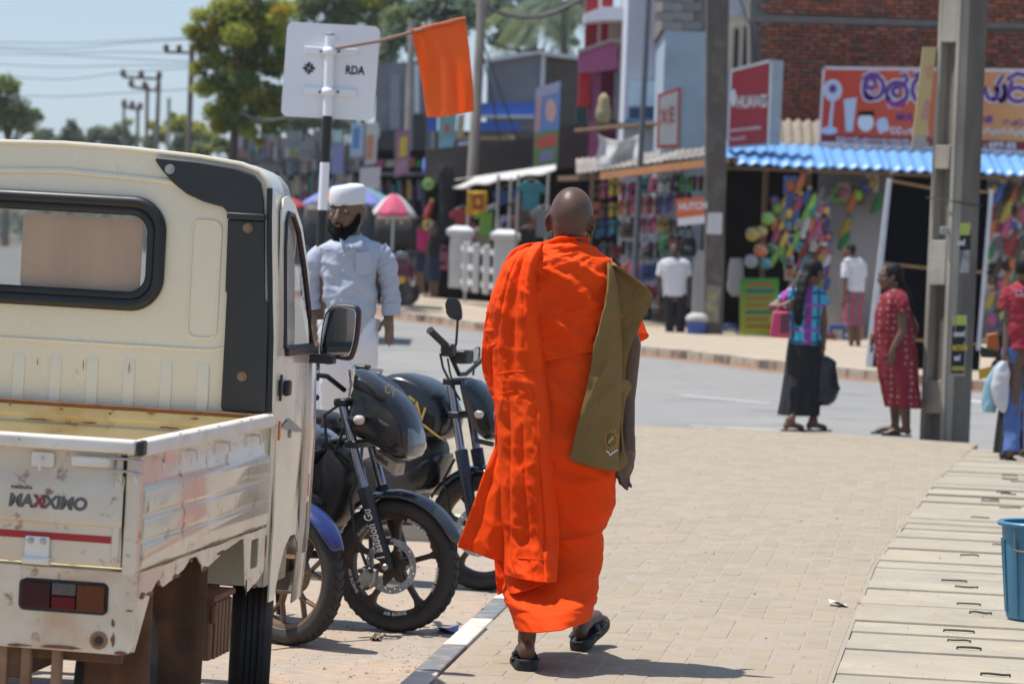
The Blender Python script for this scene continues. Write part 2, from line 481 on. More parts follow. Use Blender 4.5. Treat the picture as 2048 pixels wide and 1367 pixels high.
# drain cover slabs on the right, each with bent bar handles
SA = math.atan(0.152)
SE = Vector((math.sin(SA), math.cos(SA), 0)); SQ = Vector((math.cos(SA), -math.sin(SA), 0))
mb = MB()
mb.prism([(BX(7) + .0, 7), (BX(7) + 6, 7), (9.5, 27), (BX(27.6), 27.6), (BX(22.95), 22.95), (BX(16.25), 16.25), (BX(11.6), 11.6)], (Vector((0, 0, 0)), X3, Y3, Z3), -.2, -.028)
drain = mb.build('drain_cover_strip', M('drain_dark', (.20, .16, .12), .95), smooth=0); tag(drain, kind='structure')
y = 9.6; k = 0
while y < 27.2:
	ln = rnd.uniform(.33, .38)
	if k in (4, 9): ln = .29
	c0 = Vector((BX(y) + .004, y, 0))
	z = rnd.uniform(-.012, .004)
	mb = MB()
	wd = 1.15
	gap = rnd.choice((.005, .006, .007, .008, .012, .02))
	q = SQ; e = SE
	yaw = rnd.uniform(-.012, .012); q = Matrix.Rotation(yaw, 3, 'Z') @ q
	base = [c0, c0 + q * wd, c0 + q * wd + e * (ln - gap), Vector((BX(y + ln - gap * .5) + .004, y + ln - gap * .5, 0))]
	cen = sum(base, Vector()) / 4
	def rg(s, zz): return [p + (cen - p).normalized() * s + Z3 * zz for p in base]
	mb.rings([rg(0, -.09), rg(0, z - .007), rg(.009, z)])
	s = mb.build('cover_slab', m_slab, drain, smooth=0)
	for hx in (.50,):
		if y > 24 or rnd.random() < .42: continue
		hx += rnd.uniform(-.10, .10)
		h0 = c0 + q * hx + e * (ln * rnd.uniform(.4, .6)) + Z3 * (z + .004)
		hw = rnd.uniform(.045, .066)
		pts = [h0 - q * hw + Z3 * -.01, h0 - q * hw + Z3 * .004, h0 - q * (hw * .5) + Z3 * rnd.uniform(.002, .008) - e * .01, h0 + q * (hw * .5) + Z3 * rnd.uniform(.002, .008) - e * .012, h0 + q * hw + Z3 * .004, h0 + q * hw + Z3 * -.01]
		MB().tube(pts, rnd.uniform(.0036, .0048), 8).build('lifting_handle', m_iron, s)
	# second row of slabs behind, towards the verge
	mb = MB(); b2 = [p + q * (wd + .015) for p in (base[0], base[1])] + [base[2] + q * (wd + .015), base[2] + q * .015]
	cen = sum(b2, Vector()) / 4; base = b2
	z -= .004
	mb.rings([rg(0, -.09), rg(0, z - .007), rg(.009, z)]); mb.build('cover_slab', m_slab, drain, smooth=0)
	y += ln / SE.y * 1.0; k += 1
# painted kerb between the walk and the parking bay
kerb = thing('painted_kerb', None, None); tag(kerb, kind='structure')
yy = 6.0; k = 0
ends = [6.1, 6.9, 7.7, 8.5, 9.3, 10.1, 10.75, 11.5, 12.3, 13.2, 14.0, 14.8, 15.6, 16.4, 17.2, YB - .02]
for a, b in zip(ends, ends[1:]):
	P = [(KX(a) - .097, a + .006), (KX(a) - .004, a + .006), (KX(b) - .004, b - .004), (KX(b) - .097, b - .004)]
	mb = MB(); mb.prism(P, (Vector((0, 0, 0)), X3, Y3, Z3), -.2, .006)
	mb.build('kerb_block', m_kwhite if k % 2 == 0 else m_kblack, kerb, smooth=0, bevel=.008)
	k += 1
x = KX(YB) + .02; k = 0
while x > -5.5:
	mb = MB(); mb.box(x - .79, x, YB, YB + .15, -.2, .03 + .006 * (k % 2)); mb.build('kerb_block', m_kgrey if k % 3 else m_kwhite, kerb, smooth=0, bevel=.012); x -= .8; k += 1
# parking bay surface, dusty
sheet('parking_bay', m_dust, [-6, -4, -3, -2, -1.2, -.6, -.3, 0, .3], [6, 8, 10, 12, 14, 16, YB], lambda x, y: g(x, y) + .004 if x < 0 else g(x, y) + .0045)
bpy.data.objects['parking_bay'].data.transform(Matrix.Identity(4))
# white edge line on the far carriageway
def strip(name, mat, pts, wd, dz):
	mb = MB(); L_, R_ = [], []
	for i, p in enumerate(pts):
		t = (pts[min(i + 1, len(pts) - 1)] - pts[max(i - 1, 0)]); t.z = 0; t.normalize(); q = Vector((-t.y, t.x, 0)) * wd / 2
		L_.append(p + q); R_.append(p - q)
	k = len(pts)
	mb.add([Vector((p.x, p.y, g(p.x, p.y) + dz)) for p in L_ + R_], [(i, i + 1, i + 1 + k, i + k) for i in range(k - 1)])
	return tag(mb.build(name, mat, smooth=0), kind='structure')
strip('road_centre_line', m_line, [GR(1360, 790), GR(1430, 797), GR(1540, 807)], .13, .005)
strip('road_edge_line', m_line, [GR(1380, 852), GR(1470, 856), GR(1580, 861)], .12, .005)
strip('road_edge_line', m_line, [GR(1935, 800), GR(2010, 812), GR(2080, 822)], .13, .005)
# far pavement and its kerb
KP = [GR(*p) for p in ((560, 588), (640, 600), (700, 612), (800, 637), (880, 648), (1000, 667), (1130, 686), (1260, 707), (1400, 722), (1550, 741), (1730, 759), (1900, 776), (2110, 797))]
kp = cat([tuple(p) for p in KP], 60)
kp = [Vector(p) for p in kp]
mb = MB()
far = []
for i, p in enumerate(kp):
	far.append(Vector((p.x + 14, p.y + 26, 0)))
def pz(p, dz): return Vector((p.x, p.y, g(p.x, p.y) + dz))
rows = [[pz(lerp(p, q, t), .13) for p, q in zip(kp, far)] for t in (0, .02, .05, .1, .2, .35, .6, 1)]
mb.rings(rows, closed=False)
fp = tag(mb.build('far_pavement', m_farpave, smooth=180), kind='structure')
fk = thing('far_kerb', None, None); tag(fk, kind='structure')
for i in range(len(kp) - 1):
	a, b = kp[i], kp[i + 1]
	t = (b - a).normalized(); n_ = Vector((-t.y, t.x, 0))
	if n_.y < 0: n_ = -n_
	A, B = a + t * .008, b - t * .008
	mb = MB()
	mb.hexa([pz(A, -.05), pz(B, -.05), pz(B + n_ * .16, -.05), pz(A + n_ * .16, -.05), pz(A, .125), pz(B, .125), pz(B + n_ * .16, .142), pz(A + n_ * .16, .142)])
	mb.build('kerb_block', (m_kgrey, m_kgrey, M('kerb_faded_black', (.13, .115, .10), .9, col2=(.28, .21, .15), mix=.5, mscale=4, var=.1))[i % 3 if i % 5 else 0], fk, smooth=0, bevel=.02)
strip('kerb_side_dust', m_redearth, [p + Vector((.0, -.16, 0)) for p in kp], .34, .006)
# small litter
def at_g(px, py, z=0): return G(px, py, z)
p = at_g(892, 1262, -.116)
mb = MB(); mb.grid(lambda u, v: p + Vector((-.045 + .085 * u + .02 * v, -.09 + .2 * v, .006 + .016 * math.sin(3 * u + 1) * math.cos(2.6 * v) + .012 * u)), 6, 6)
tag(mb.build('sweet_wrapper', M('wrapper_blue', (.12, .13, .42), .4, var=.1), solid=.002, org=p), 'crumpled blue wrapper on the dust beside the painted kerb', 'litter')
p = at_g(752, 1277, -.116)
mb = MB()
mb.grid(lambda u, v: p + Vector((-.02 + .04 * u + .006 * math.sin(9 * v), -.08 + .16 * v, .003 + .02 * abs(math.sin(6 * u + 3 * v)) * math.sin(math.pi * u))), 10, 8)
tag(mb.build('paper_scrap', M('litter_brown', (.30, .22, .16), .9, var=.3, vs=60), solid=.002, org=p), 'crumpled brown paper scrap in front of the black motorcycle wheel', 'litter')
p = at_g(1675, 1210)
mb = MB(); mb.grid(lambda u, v: p + Vector((-.04 + .08 * u, -.05 + .1 * v - .03 * u, .004 + .012 * math.sin(4 * u + 2 * v) + .008)), 6, 4)
tag(mb.build('paper_scrap', M('litter_white', (.6, .57, .55), .8, var=.15, vs=40), solid=.002, org=p), 'torn white paper scrap on the pavers near the cover slabs', 'litter')
# blue bin at the right edge
bc = G(2042 + 34, 1240, 0.0); bc.z = .002
t = thing('waste_bin', 'blue plastic waste bin standing on the cover slabs', 'bin', bc, local=True)
m_bin = M('bin_blue', (.035, .155, .26), .45, var=.12, vs=5, bump=.1, bs=30, col2=(.05, .19, .30), mix=.5, mscale=2, sharp=.3)
R0, R1, HB = .138, .172, .405
prof = [(0.001, .0), (R0 - .012, .0), (R0, .012)] + [(lerp(R0, R1, i / 8), lerp(.012, HB, i / 8)) for i in range(1, 9)] + [(R1 + .018, HB), (R1 + .021, HB + .012), (R1 + .012, HB + .02), (R1 - .006, HB + .016)] + [(lerp(R1, R0, i / 6) - .006, lerp(HB, .02, i / 6)) for i in range(0, 7)] + [(.001, .02)]
MB().lathe(prof, (0, 0, 0), n=48, caps=False).build('bucket', m_bin, t)
for a in range(0, 360, 30):
	r_ = Matrix.Rotation(rad(a + 12), 3, 'Z')
	mb = MB(); mb.tube([r_ @ Vector((R0 + .003, 0, .03)), r_ @ Vector((R1 - .001, 0, HB - .06))], .005, 6)
	mb.build('rib', m_bin, t)
mb = MB(); aa = rad(222)
cp = lambda a, z: Vector((math.cos(a) * (R1 + .016 - .006), math.sin(a) * (R1 + .016 - .006), z))
mb.tube([cp(aa, HB - .02), cp(aa, HB - .095)] + [cp(aa + i * .12, HB - .1) for i in range(1, 5)] + [cp(aa + .52, HB - .095), cp(aa + .52, HB - .02)], .0035, 6)
mb.build('handle', M('bin_wire', (.25, .22, .2), .5, .6), t)
# grit and pebbles strewn over the bay and along the joints
gr = MB(); rg_ = random.Random(8)
for i in range(1500):
	if i < 1000:
		y = rg_.uniform(10.4, 17.5); x = KX(y) - .15 - abs(rg_.gauss(0, .55)); z = -.115
	else:
		y = rg_.uniform(10.6, 20); x = rg_.uniform(KX(y) if y < 17 else -.5, BX(y) + .9); z = .0
	s = rg_.uniform(.0015, .005) if rg_.random() < .93 else rg_.uniform(.006, .011)
	a = [Vector((x + s * rg_.uniform(.6, 1.3) * math.cos(t), y + s * rg_.uniform(.6, 1.3) * math.sin(t), z)) for t in (0, 1.3, 2.6, 3.9, 5.2)]
	gr.add(a + [Vector((x, y, z + s * .9))], [(k, (k + 1) % 5, 5) for k in range(5)])
tag(gr.build('grit', M('grit', (.30, .22, .16), .95, var=.4, vs=30), smooth=0), 'scattered grit and small pebbles on the bay and walk', 'grit', kind='stuff')
# ================================================================== MINI TRUCK
TF = Frame((-1.054, 9.203, -0.12), -math.atan(0.141), rad(1.0))
m_cream = M('truck_cream_paint', (.66, .585, .46), .30, var=.05, vs=2.5, col2=(.57, .45, .31), mix=.42, mscale=2.2, sharp=.2, coat=.6, col3=(.24, .105, .05), mix3=.375, m3scale=11)
m_skirt = M('truck_skirt_paint', (.66, .585, .46), .35, var=.08, vs=5, col2=(.50, .30, .165), mix=.44, mscale=3.5, sharp=.16, coat=.6, col3=(.20, .085, .04), mix3=.375, m3scale=13)
m_creamc = M('truck_cab_paint', (.76, .69, .54), .27, var=.03, vs=2.0, coat=.6, col2=(.70, .61, .46), mix=.4, mscale=1.6, sharp=.3, col3=(.40, .28, .17), mix3=.30, m3scale=4)
m_inner = M('truck_bed_paint', (.60, .51, .30), .55, var=.1, vs=4, col2=(.50, .36, .17), mix=.42, mscale=5, sharp=.12, col3=(.17, .075, .04), mix3=.36, m3scale=10, bump=.1, bs=40)
m_rail = M('truck_rail_paint', (.72, .68, .61), .42, var=.06, vs=6, col2=(.66, .58, .46), mix=.4, mscale=8, sharp=.1, col3=(.12, .07, .05), mix3=.325, m3scale=24)
m_rust = M('rust', (.20, .085, .04), .9, var=.25, vs=20, bump=.3, bs=80)
m_under = M('truck_underside_mud', (.11, .055, .030), .95, var=.3, vs=8, col2=(.21, .10, .05), mix=.42, mscale=6, sharp=.15, bump=.3, bs=40)
m_blk = M('black_trim_plastic', (.022, .023, .025), .5, var=.12, vs=5, bump=.03, bs=300)
m_rub = M('rubber_seal', (.012, .0125, .014), .45, var=.1, vs=8)
m_tyre = M('tyre_rubber', (.028, .027, .026), .75, var=.2, vs=12, col2=(.09, .065, .045), mix=.36, mscale=5, sharp=.15, bump=.1, bs=90)
m_glass = M('dusty_glass', (.30, .33, .34), .04, var=0, alpha=.15, spec=.35)
m_dkglass = M('dark_glass', (.03, .035, .04), .05, var=0, coat=.6)
m_card = M('cardboard_blind', (.66, .42, .27), .9, var=.13, vs=9, stretch=(1, 1, .25), bump=.1, bs=200, col2=(.50, .31, .19), mix=.4, mscale=4, sharp=.2)
m_chrome = M('chrome', (.75, .75, .76), .16, 1.0, var=0)
m_steel = M('dull_steel', (.42, .41, .39), .38, .85, var=.1, vs=20)
m_rimst = M('wheel_steel', (.5, .46, .40), .5, .5, var=.15, vs=10, col2=(.25, .14, .08), mix=.45, mscale=9, sharp=.15)
m_orefl = M('amber_reflector', (.62, .16, .03), .25, var=.05)
truck = thing('mini_truck', 'cream white mini pickup truck with open rusty cargo bed parked beside the motorcycles', 'truck', TF.o, TF.rot, local=True)
TX, TY, TZ = X3, Y3, Z3
WD, LB = 1.54, 1.735
def tube_rail(p0, p1, w_, h_):
	mb = MB(); p0, p1 = Vector(p0), Vector(p1); t = (p1 - p0).normalized(); n_ = t.cross(Z3)
	mb.obox((p0 + p1) / 2, (t, n_, Z3), ((p1 - p0).length / 2, w_ / 2, h_ / 2)); return mb
# profile panel: outward offset against height, swept along a line
def sweep_profile(mb, prof, a, b, out, th=.012):
	a, b, out = Vector(a), Vector(b), Vector(out)
	ring = lambda q: [q + out * o + Z3 * z for o, z in prof] + [q + out * (o - th) + Z3 * z for o, z in reversed(prof)]
	return mb.rings([ring(a), ring(b)])
gprof = [(.0, .680), (.004, .70), (.004, .79), (.016, .80), (.016, .895), (.002, .925), (-.006, .945), (-.006, 1.008)]
# ---- tailgate
mb = MB(); sweep_profile(mb, [(o, z) for o, z in gprof], (-WD + .03, 0, 0), (-.045, 0, 0), (0, -1, 0))
gate = mb.build('tailgate', m_cream, truck, bevel=.004)
mb = MB(); mb.box(-WD + .02, -.012, -.034, .014, 1.006, 1.046); mb.build('top_rail', m_rail, gate, bevel=.010, seg=3)
mb = MB(); mb.box(-WD + .05, -.075, -.0055, -.003, .7475, .7675); mb.build('red_stripe', M('stripe_red', (.36, .012, .016), .35, var=.05), gate, smooth=0)
# vertical end strip of the gate
mb = MB(); mb.box(-.072, -.05, -.012, 0, .69, .99); mb.build('end_strip', m_cream, gate, bevel=.006)
mb = MB()
text_mesh(mb, 'MAXXIMO', .050, (-.378, -.0165, .838), (1, 0, 0), (0, 0, 1), bold=.0022, shear=.12, th=.0015, sx=1.0, spacing=.96)
badge = mb.build('badge', M('badge_steel', (.105, .10, .105), .35, .3, var=.05), gate, smooth=0)
mb = MB()
for k in range(2):
	cx = -.302 + .017 * k
	mb.prism([(cx, .838), (cx + .008, .838), (cx + .018, .856), (cx + .010, .874), (cx + .002, .874), (cx + .010, .856)], (Vector((0, -.0185, 0)), X3, Z3, Vector((0, -1, 0))), 0, .0022)
mb.build('badge_chevron', M('badge_red', (.30, .02, .03), .35), gate, smooth=0)
mb = MB(); text_mesh(mb, 'mahindra', .0165, (-.372, -.0165, .888), (1, 0, 0), (0, 0, 1), bold=.0006, th=.0015)
mb.build('badge_small', M('badge_steel', (.1, .1, .1), .4), gate, smooth=0)
# latch bar, hooks, hinges
mb = MB(); mb.box(-.20, -.075, -.022, -.006, .962, .992); mb.build('latch_lever', m_rail, gate, bevel=.006)
mb = MB()
for z in (.957, .992):
	mb.tube([(-.09, -.026, z), (-.03, -.03, z), (.0, -.03, z - .004), (.006, -.01, z - .006)], .004, 7)
mb.tube([(-.078, -.026, .957), (-.078, -.026, .992)], .004, 7)
mb.build('latch_wire', m_steel, gate)
mb = MB(); mb.tube([(-.012, -.022, .945), (-.002, -.03, .925)], .005, 7); mb.build('latch_pin', m_rail, gate)
for hx in (-.288, -1.24):
	mb = MB(); mb.prism(rrect(hx - .034, hx + .034, .952, .995, .009), (Vector((0, .004, 0)), X3, Z3, Vector((0, -1, 0))), 0, .008)
	hk = mb.build('hook_plate', m_rail, gate, bevel=.003)
	mb = MB(); mb.tube([(hx, -.004, .978), (hx, -.026, .976), (hx, -.03, .966), (hx, -.026, .944)], .0048, 8); mb.build('rope_hook', m_rail, hk)
	mb = MB(); mb.prism(rrect(hx - .036, hx + .036, .695, .755, .005) if hx > -1 else rrect(hx - .036, hx + .036, .695, .755, .005), (Vector((0, -.006, 0)), X3, Z3, Vector((0, -1, 0))), 0, .010)
	hg = mb.build('hinge', m_rail, gate, bevel=.003)
	for bx_ in (-.018, .018):
		MB().lathe([(.009, 0), (.009, .004), (.005, .007), (.001, .007)], (hx + bx_, -.016, .742), (0, -1, 0), 10).build('bolt', m_steel, hg)
	mb = MB(); mb.tube([(hx - .04, -.014, .686), (hx + .04, -.014, .686)], .012, 10); mb.build('hinge_pin', m_rail, hg)
# ---- corner posts
MB().box(-.06, -.03, .004, .012, .68, 1.0).build('gate_gap_backing', m_rub, truck, smooth=0)  # dark backing strip added behind the gate gap to stop light showing through
for cx in (-.02, -WD + .02):
	mb = MB(); mb.box(cx - .022, cx + .02, -.004, .045, .66, 1.002); mb.build('corner_post', m_cream, truck, bevel=.006)
mb = MB(); mb.box(-.008, .012, -.03, .012, 1.004, 1.046); mb.build('rail_end_cap', m_rub, truck, bevel=.004)
# ---- side panels
sprof = [(.0, .672), (.006, .70), (.006, .742), (.001, .748), (.001, .756), (.006, .762), (.006, .815), (.001, .821), (.001, .829), (.006, .835), (.006, .895), (-.012, .92), (-.014, 1.0)]
for sx, x0 in ((1, 0.0), (-1, -WD)):
	mb = MB(); sweep_profile(mb, sprof, (x0, .05, 0), (x0, LB - .02, 0), (sx, 0, 0))
	sp = mb.build('side_panel', m_cream, truck, bevel=.003)
	mb = MB(); mb.box(min(x0 - .035 * sx, x0 + .014 * sx), max(x0 - .035 * sx, x0 + .014 * sx), .014, LB - .012, 1.0, 1.045); mb.build('top_rail', m_rail, sp, bevel=.010, seg=3)
	for hy in (.20, .62, 1.06, 1.5):
		mb = MB(); mb.tube([(x0 - .012 * sx, hy, .985), (x0 + .012 * sx, hy, .984), (x0 + .014 * sx, hy, .978), (x0 + .014 * sx, hy + .004, .955)], .0048, 7)
		mb.build('rope_hook', m_rail, sp)
	for zz in (.752, .825):
		pass
# bed: headboard, floor
mb = MB(); sweep_profile(mb, [(.0, .62), (.0, .82), (-.004, .83), (.0, .84), (.0, .965), (-.010, .972), (-.010, .985), (.0, .992), (.0, 1.028)], (-WD + .01, LB - .03, 0), (-.01, LB - .03, 0), (0, -1, 0), .02)
hb = mb.build('headboard', m_inner, truck, bevel=.003)
mb = MB(); mb.box(-WD + .012, -.02, LB - .05, LB - .018, 1.030, 1.042); mb.build('headboard_rail', m_rust, hb, bevel=.004)
mb = MB(); mb.box(-WD + .02, -.02, .02, LB - .03, .655, .675); mb.build('bed_floor', m_inner, truck, smooth=0)
# ---- rear skirt below the gate with the tail lamp let in
mb = MB()
lampbox = rrect(-.338, -.076, .542, .634, .018)
lampL = [(-WD - a, b) for a, b in lampbox]
out = [(-WD + .01, .437), (-.03, .432), (-.005, .440), (.004, .46), (.006, .668), (-WD - .006, .672), (-WD, .45)]
mb.plate(out, [lampbox, lampL], (Vector((0, .012, 0)), X3, Z3, Vector((0, -1, 0))), .012)
skirt = mb.build('rear_skirt', m_skirt, truck, smooth=0, bevel=.002)
mb = MB(); mb.prism([(.0, .44), (.16, .60), (.19, .62), (.10, .66), (.0, .668)], (Vector((-.012, .012, 0)), Y3, Z3, X3), 0, .018); mb.build('skirt_return', m_skirt, truck, bevel=.003)
def lamp(x0, x1, off=0):
	L_ = thing('tail_lamp', None, None, (0, 0, 0), local=True); L_.parent = truck
	w_ = x1 - x0
	mb = MB(); mb.prism(rrect(x0 + .001, x1 - .001, .543, .633, .018), (Vector((0, .01, 0)), X3, Z3, Vector((0, -1, 0))), -.03, .008); mb.build('housing', m_rub, L_)
	def lens(a, b, z0, z1, mt, nm):
		mb = MB(); mb.box(a + .0015, b - .0015, -.012, .004, z0 + .0015, z1 - .0015); mb.build(nm, mt, L_, bevel=.004)
	a = x0 + .008
	k = w_ - .016
	lens(a, a + k * .36, .549, .627, M('lens_dark_red', (.035, .003, .005), .25, spec=.3, var=.1, vs=60), 'lens')
	lens(a + k * .36, a + k * .66, .590, .627, M('lens_clear', (.10, .085, .08), .25, spec=.3, var=.1, vs=60), 'lens')
	lens(a + k * .36, a + k * .66, .549, .590, M('lens_red', (.11, .003, .008), .25, spec=.25, var=.1, vs=60), 'lens')
	lens(a + k * .66, a + k, .549, .627, M('lens_amber', (.115, .032, .008), .25, spec=.25, var=.12, vs=50), 'lens')
lamp(-.338, -.076)
MB().lathe([(.026, 0), (.026, .004), (.018, .006), (.016, .001), (.001, .001)], (-.097, .0, .470), (0, -1, 0), 18).build('bolt_hole_ring', M('rusty_ring', (.28, .15, .08), .8, var=.2, vs=40), skirt)
MB().lathe([(.011, 0), (.011, .003), (.001, .003)], (-.097, -.002, .470), (0, -1, 0), 14).build('bolt_hole', m_rub, skirt)
# ---- side skirts with wheel openings (seen on the right side)
for sx, x0 in ((1, 0.002), (-1, -WD - .002)):
	P = [(.012, .665)] + [(.012, .60), (.10, .585), (.18, .60), (.24, .61)] + [(.30, .64), (.34, .655), (.44, .655), (.50, .62), (.56, .565), (.60, .545), (.66, .57), (.74, .625), (.86, .65), (.95, .645), (1.02, .60), (1.08, .575)] + \
		[(1.22, .585), (1.30, .565), (1.34, .50), (1.40, .455), (1.52, .47), (1.62, .55), (1.70, .60), (1.715, .665)]
	P = [(.012, .667), (.012, .60), (.11, .59), (.17, .60), (.22, .622), (.25, .618), (.30, .60), (.42, .612), (.55, .63), (.63, .655), (.70, .655), (.78, .62), (.80, .60), (.92, .615), (1.10, .64), (1.30, .655), (1.36, .64), (1.40, .50), (1.45, .472), (1.60, .495), (1.68, .52), (1.70, .667)]
	holes = [rrect(1.47, 1.58, .545, .640, .012)]
	mb = MB(); mb.plate(P, holes, (Vector((x0, 0, 0)), Y3, Z3, Vector((sx, 0, 0))), .006 if sx > 0 else .006)
	mb.build('side_skirt', m_skirt, truck, smooth=0, bevel=.002)
# ---- chassis, flaps, wheels
for cx in (-.36, -1.18):
	mb = MB(); mb.box(cx - .035, cx + .035, .03, 2.5, .34, .44); mb.build('chassis_rail', m_under, truck, bevel=.008)
for cy in (.06, .75, 1.3):
	mb = MB(); mb.box(-1.18, -.36, cy, cy + .06, .35, .42); mb.build('cross_member', m_under, truck, bevel=.006)
mb = MB(); mb.box(-1.5, -.04, .045, .075, .40, .46); mb.build('rear_beam', m_under, truck, bevel=.006)
for cx in (-.40, -.33, -.24):
	mb = MB(); mb.box(cx, cx + .03, .02, .05, .22, .45); mb.build('hanger_bracket', M('rusty_bracket', (.26, .15, .09), .9, var=.3, vs=12), truck, bevel=.006)
for sx in (0, 1):
	cx = -.12 if sx == 0 else -WD + .12
	mb = MB(); mb.grid(lambda u, v: Vector((cx - .085 + .20 * u, .24 + .012 * math.sin(5 * u) + .02 * (1 - v), .21 + .43 * v)), 8, 8)
	mb.build('mud_flap', m_under, truck, solid=.008)
	mb = MB(); mb.grid(lambda u, v: Vector((cx - .085 + .20 * u, .92 - .02 * (1 - v), .20 + .43 * v)), 6, 8)
	mb.build('mud_flap', m_under, truck, solid=.008)
mb = MB(); mb.box(-.20, -.03, 1.12, 1.38, .28, .47); bx_ = mb.build('battery_box', M('battery_mud', (.24, .125, .07), .9, var=.2, vs=10, bump=.2, bs=60), truck, bevel=.01)
for k in range(5):
	mb = MB(); mb.box(-.029, -.021, 1.14 + .048 * k, 1.165 + .048 * k, .285, .465); mb.build('rib', M('battery_mud', (.2, .1, .06)), bx_, bevel=.003)
mb = MB(); mb.box(-.21, -.02, 1.10, 1.40, .47, .49); mb.build('battery_clamp', m_rust, bx_, bevel=.004)
mb = MB(); mb.box(-.04, -.018, 1.115, 1.15, .40, .46); mb.build('padlock', m_rust, bx_, bevel=.008)
def truck_wheel(cx, cy, steer=0.0, R_=.272, wd=.14):
	wh = thing('wheel', None, None, (cx, cy, .272), (0, 0, steer), local=True); wh.parent = truck
	x0, x1 = -wd / 2, wd / 2
	pr = [(R_ * .62, x0 + .02), (R_ * .72, x0 + .004), (R_ * .86, x0), (R_ * .95, x0 + .012), (R_ - .006, x0 + .028)]
	for k in range(4):
		a = x0 + .03 + k * (wd - .06) / 4; b = a + (wd - .06) / 4
		pr += [(R_, a + .003), (R_, b - .006), (R_ - .007, b - .004), (R_ - .007, b - .0005)]
	pr += [(R_ - .006, x1 - .028), (R_ * .95, x1 - .012), (R_ * .86, x1), (R_ * .72, x1 - .004), (R_ * .62, x1 - .02)]
	mb = MB(); mb.lathe([(r, h) for r, h in pr], (0, 0, 0), (1, 0, 0), 48, caps=False); mb.build('tyre', m_tyre, wh)
	pr = [(R_ * .63, x0 + .02), (R_ * .60, x0 + .03), (R_ * .58, x1 - .06), (R_ * .3, x1 - .05), (R_ * .25, x1 - .03), (.001, x1 - .03)]
	mb = MB(); mb.lathe(pr, (0, 0, 0), (1, 0, 0), 36, caps=False); mb.build('rim', m_rimst, wh)
for cx in (-.15, -WD + .15):
	truck_wheel(cx - .04 if cx > -1 else cx + .04, .58); truck_wheel(cx + .03, 2.12, rad(13))
# ---- cab: back wall with window, roof, sides
CY = 1.735
hx = -WD / 2                       # middle of the cab
def half(x):  # mirror helper about the cab middle
	return 2 * hx - x
right = [(-.004, .46), (-.004, 1.05), (-.010, 1.25), (-.022, 1.50), (-.036, 1.70), (-.046, 1.78), (-.062, 1.825), (-.090, 1.855), (-.15, 1.875), (-.30, 1.893), (-.55, 1.908), (hx, 1.914)]
left = [(half(x), z) for x, z in reversed(right[:-1])]
outl = right + left
win = rrect(half(-.430), -.430, 1.395, 1.715, .085, 8)
mb = MB(); mb.plate(outl, [win], (Vector((0, CY, 0)), X3, Z3, Vector((0, -1, 0))), .004)
back = mb.build('cab_back', m_creamc, truck, smooth=30)
# pressed ribs and creases on the back
def press(pts, r, nm='pressed_rib'):
	mb = MB(); mb.tube(pts, r, 10, flat=1.0); return mb.build(nm, m_creamc, back)
mb = MB(); mb.tube([(half(-.17), CY - .003, 1.235), (half(-.20), CY - .003, 1.245), (-.24, CY - .003, 1.245), (-.20, CY - .003, 1.25), (-.165, CY - .003, 1.262)], .007, 10); mb.build('pressed_crease', m_creamc, back)
mb = MB(); mb.tube([(half(-.30), CY - .002, 1.80), (hx, CY - .002, 1.822), (-.30, CY - .002, 1.80)], .012, 10); mb.build('pressed_crease', m_creamc, back)
for k in range(9):
	cx = -.245 - .1285 * k
	mb = MB()
	top = 1.215
	ring = lambda z, d, hw: [(cx - hw - .006, CY + .002, z), (cx - hw, CY - d, z), (cx + hw, CY - d, z), (cx + hw + .006, CY + .002, z)]
	mb.rings([ring(top, .001, .016), ring(top - .03, .009, .018), ring(1.0, .011, .020)], closed=True)
	mb.build('pressed_rib', m_creamc, back, bevel=.003)
for cx in (-.255, half(-.255)):
	P = rrect(cx - .055, cx + .045, 1.285, 1.68, .03)
	mb = MB(); mb.tube([(a, CY - .004, b) for a, b in P] + [(P[0][0], CY - .004, P[0][1])], .0055, 8, caps=False); mb.build('pressed_panel_edge', m_creamc, back)
# roof and sides as one shell running forward to the windscreen
def sec(y, drop, inn, zl):
	out = []
	for x, z in outl:
		s = 1 if x > hx else -1
		zz = z
		lim = 1.914 - drop
		zz = zz if zz <= zl else zl + (zz - zl) * (lim - zl) / (1.914 - zl)
		f = (zz - .46) / 1.45
		out.append(Vector((x - s * inn * (0.35 + .65 * f), y, zz)))
	return out
shell = MB()
rs = [sec(CY - .004, 0, 0, 1.2), sec(CY + .05, 0, .0, 1.2), sec(1.95, .0, .004, 1.2), sec(2.1, .012, .01, 1.2)]
shell.rings(rs, closed=False)
roofS = []
# roof only beyond this point, falling to the windscreen header
def roofsec(y, drop, inn):
	s_ = sec(y, drop, inn, 1.2)
	return [p for p in s_ if p.z > 1.76 - drop]
cabroof = shell.build('cab_shell', m_creamc, truck, smooth=35, solid=.006)
mb = MB()
A = [Vector(p) for p in rs[-1]][4:-4]
rows = [A]
for y_, dz, inn in ((2.22, -.045, .012), (2.30, -.12, .03), (2.36, -.20, .05)):
	rows.append([Vector((p.x - (1 if p.x > hx else -1) * inn * 1.0, y_, p.z + dz * (1 if p.z > 1.7 else .9))) for p in A])
mb.rings(rows, closed=False); mb.build('roof_front', m_creamc, truck, smooth=50, solid=.006)
# gutter lip round the back edge
mb = MB(); mb.tube([Vector((p[0], CY - .006, p[1])) for p in outl[1:-1]], .009, 8); mb.build('gutter', m_creamc, truck)
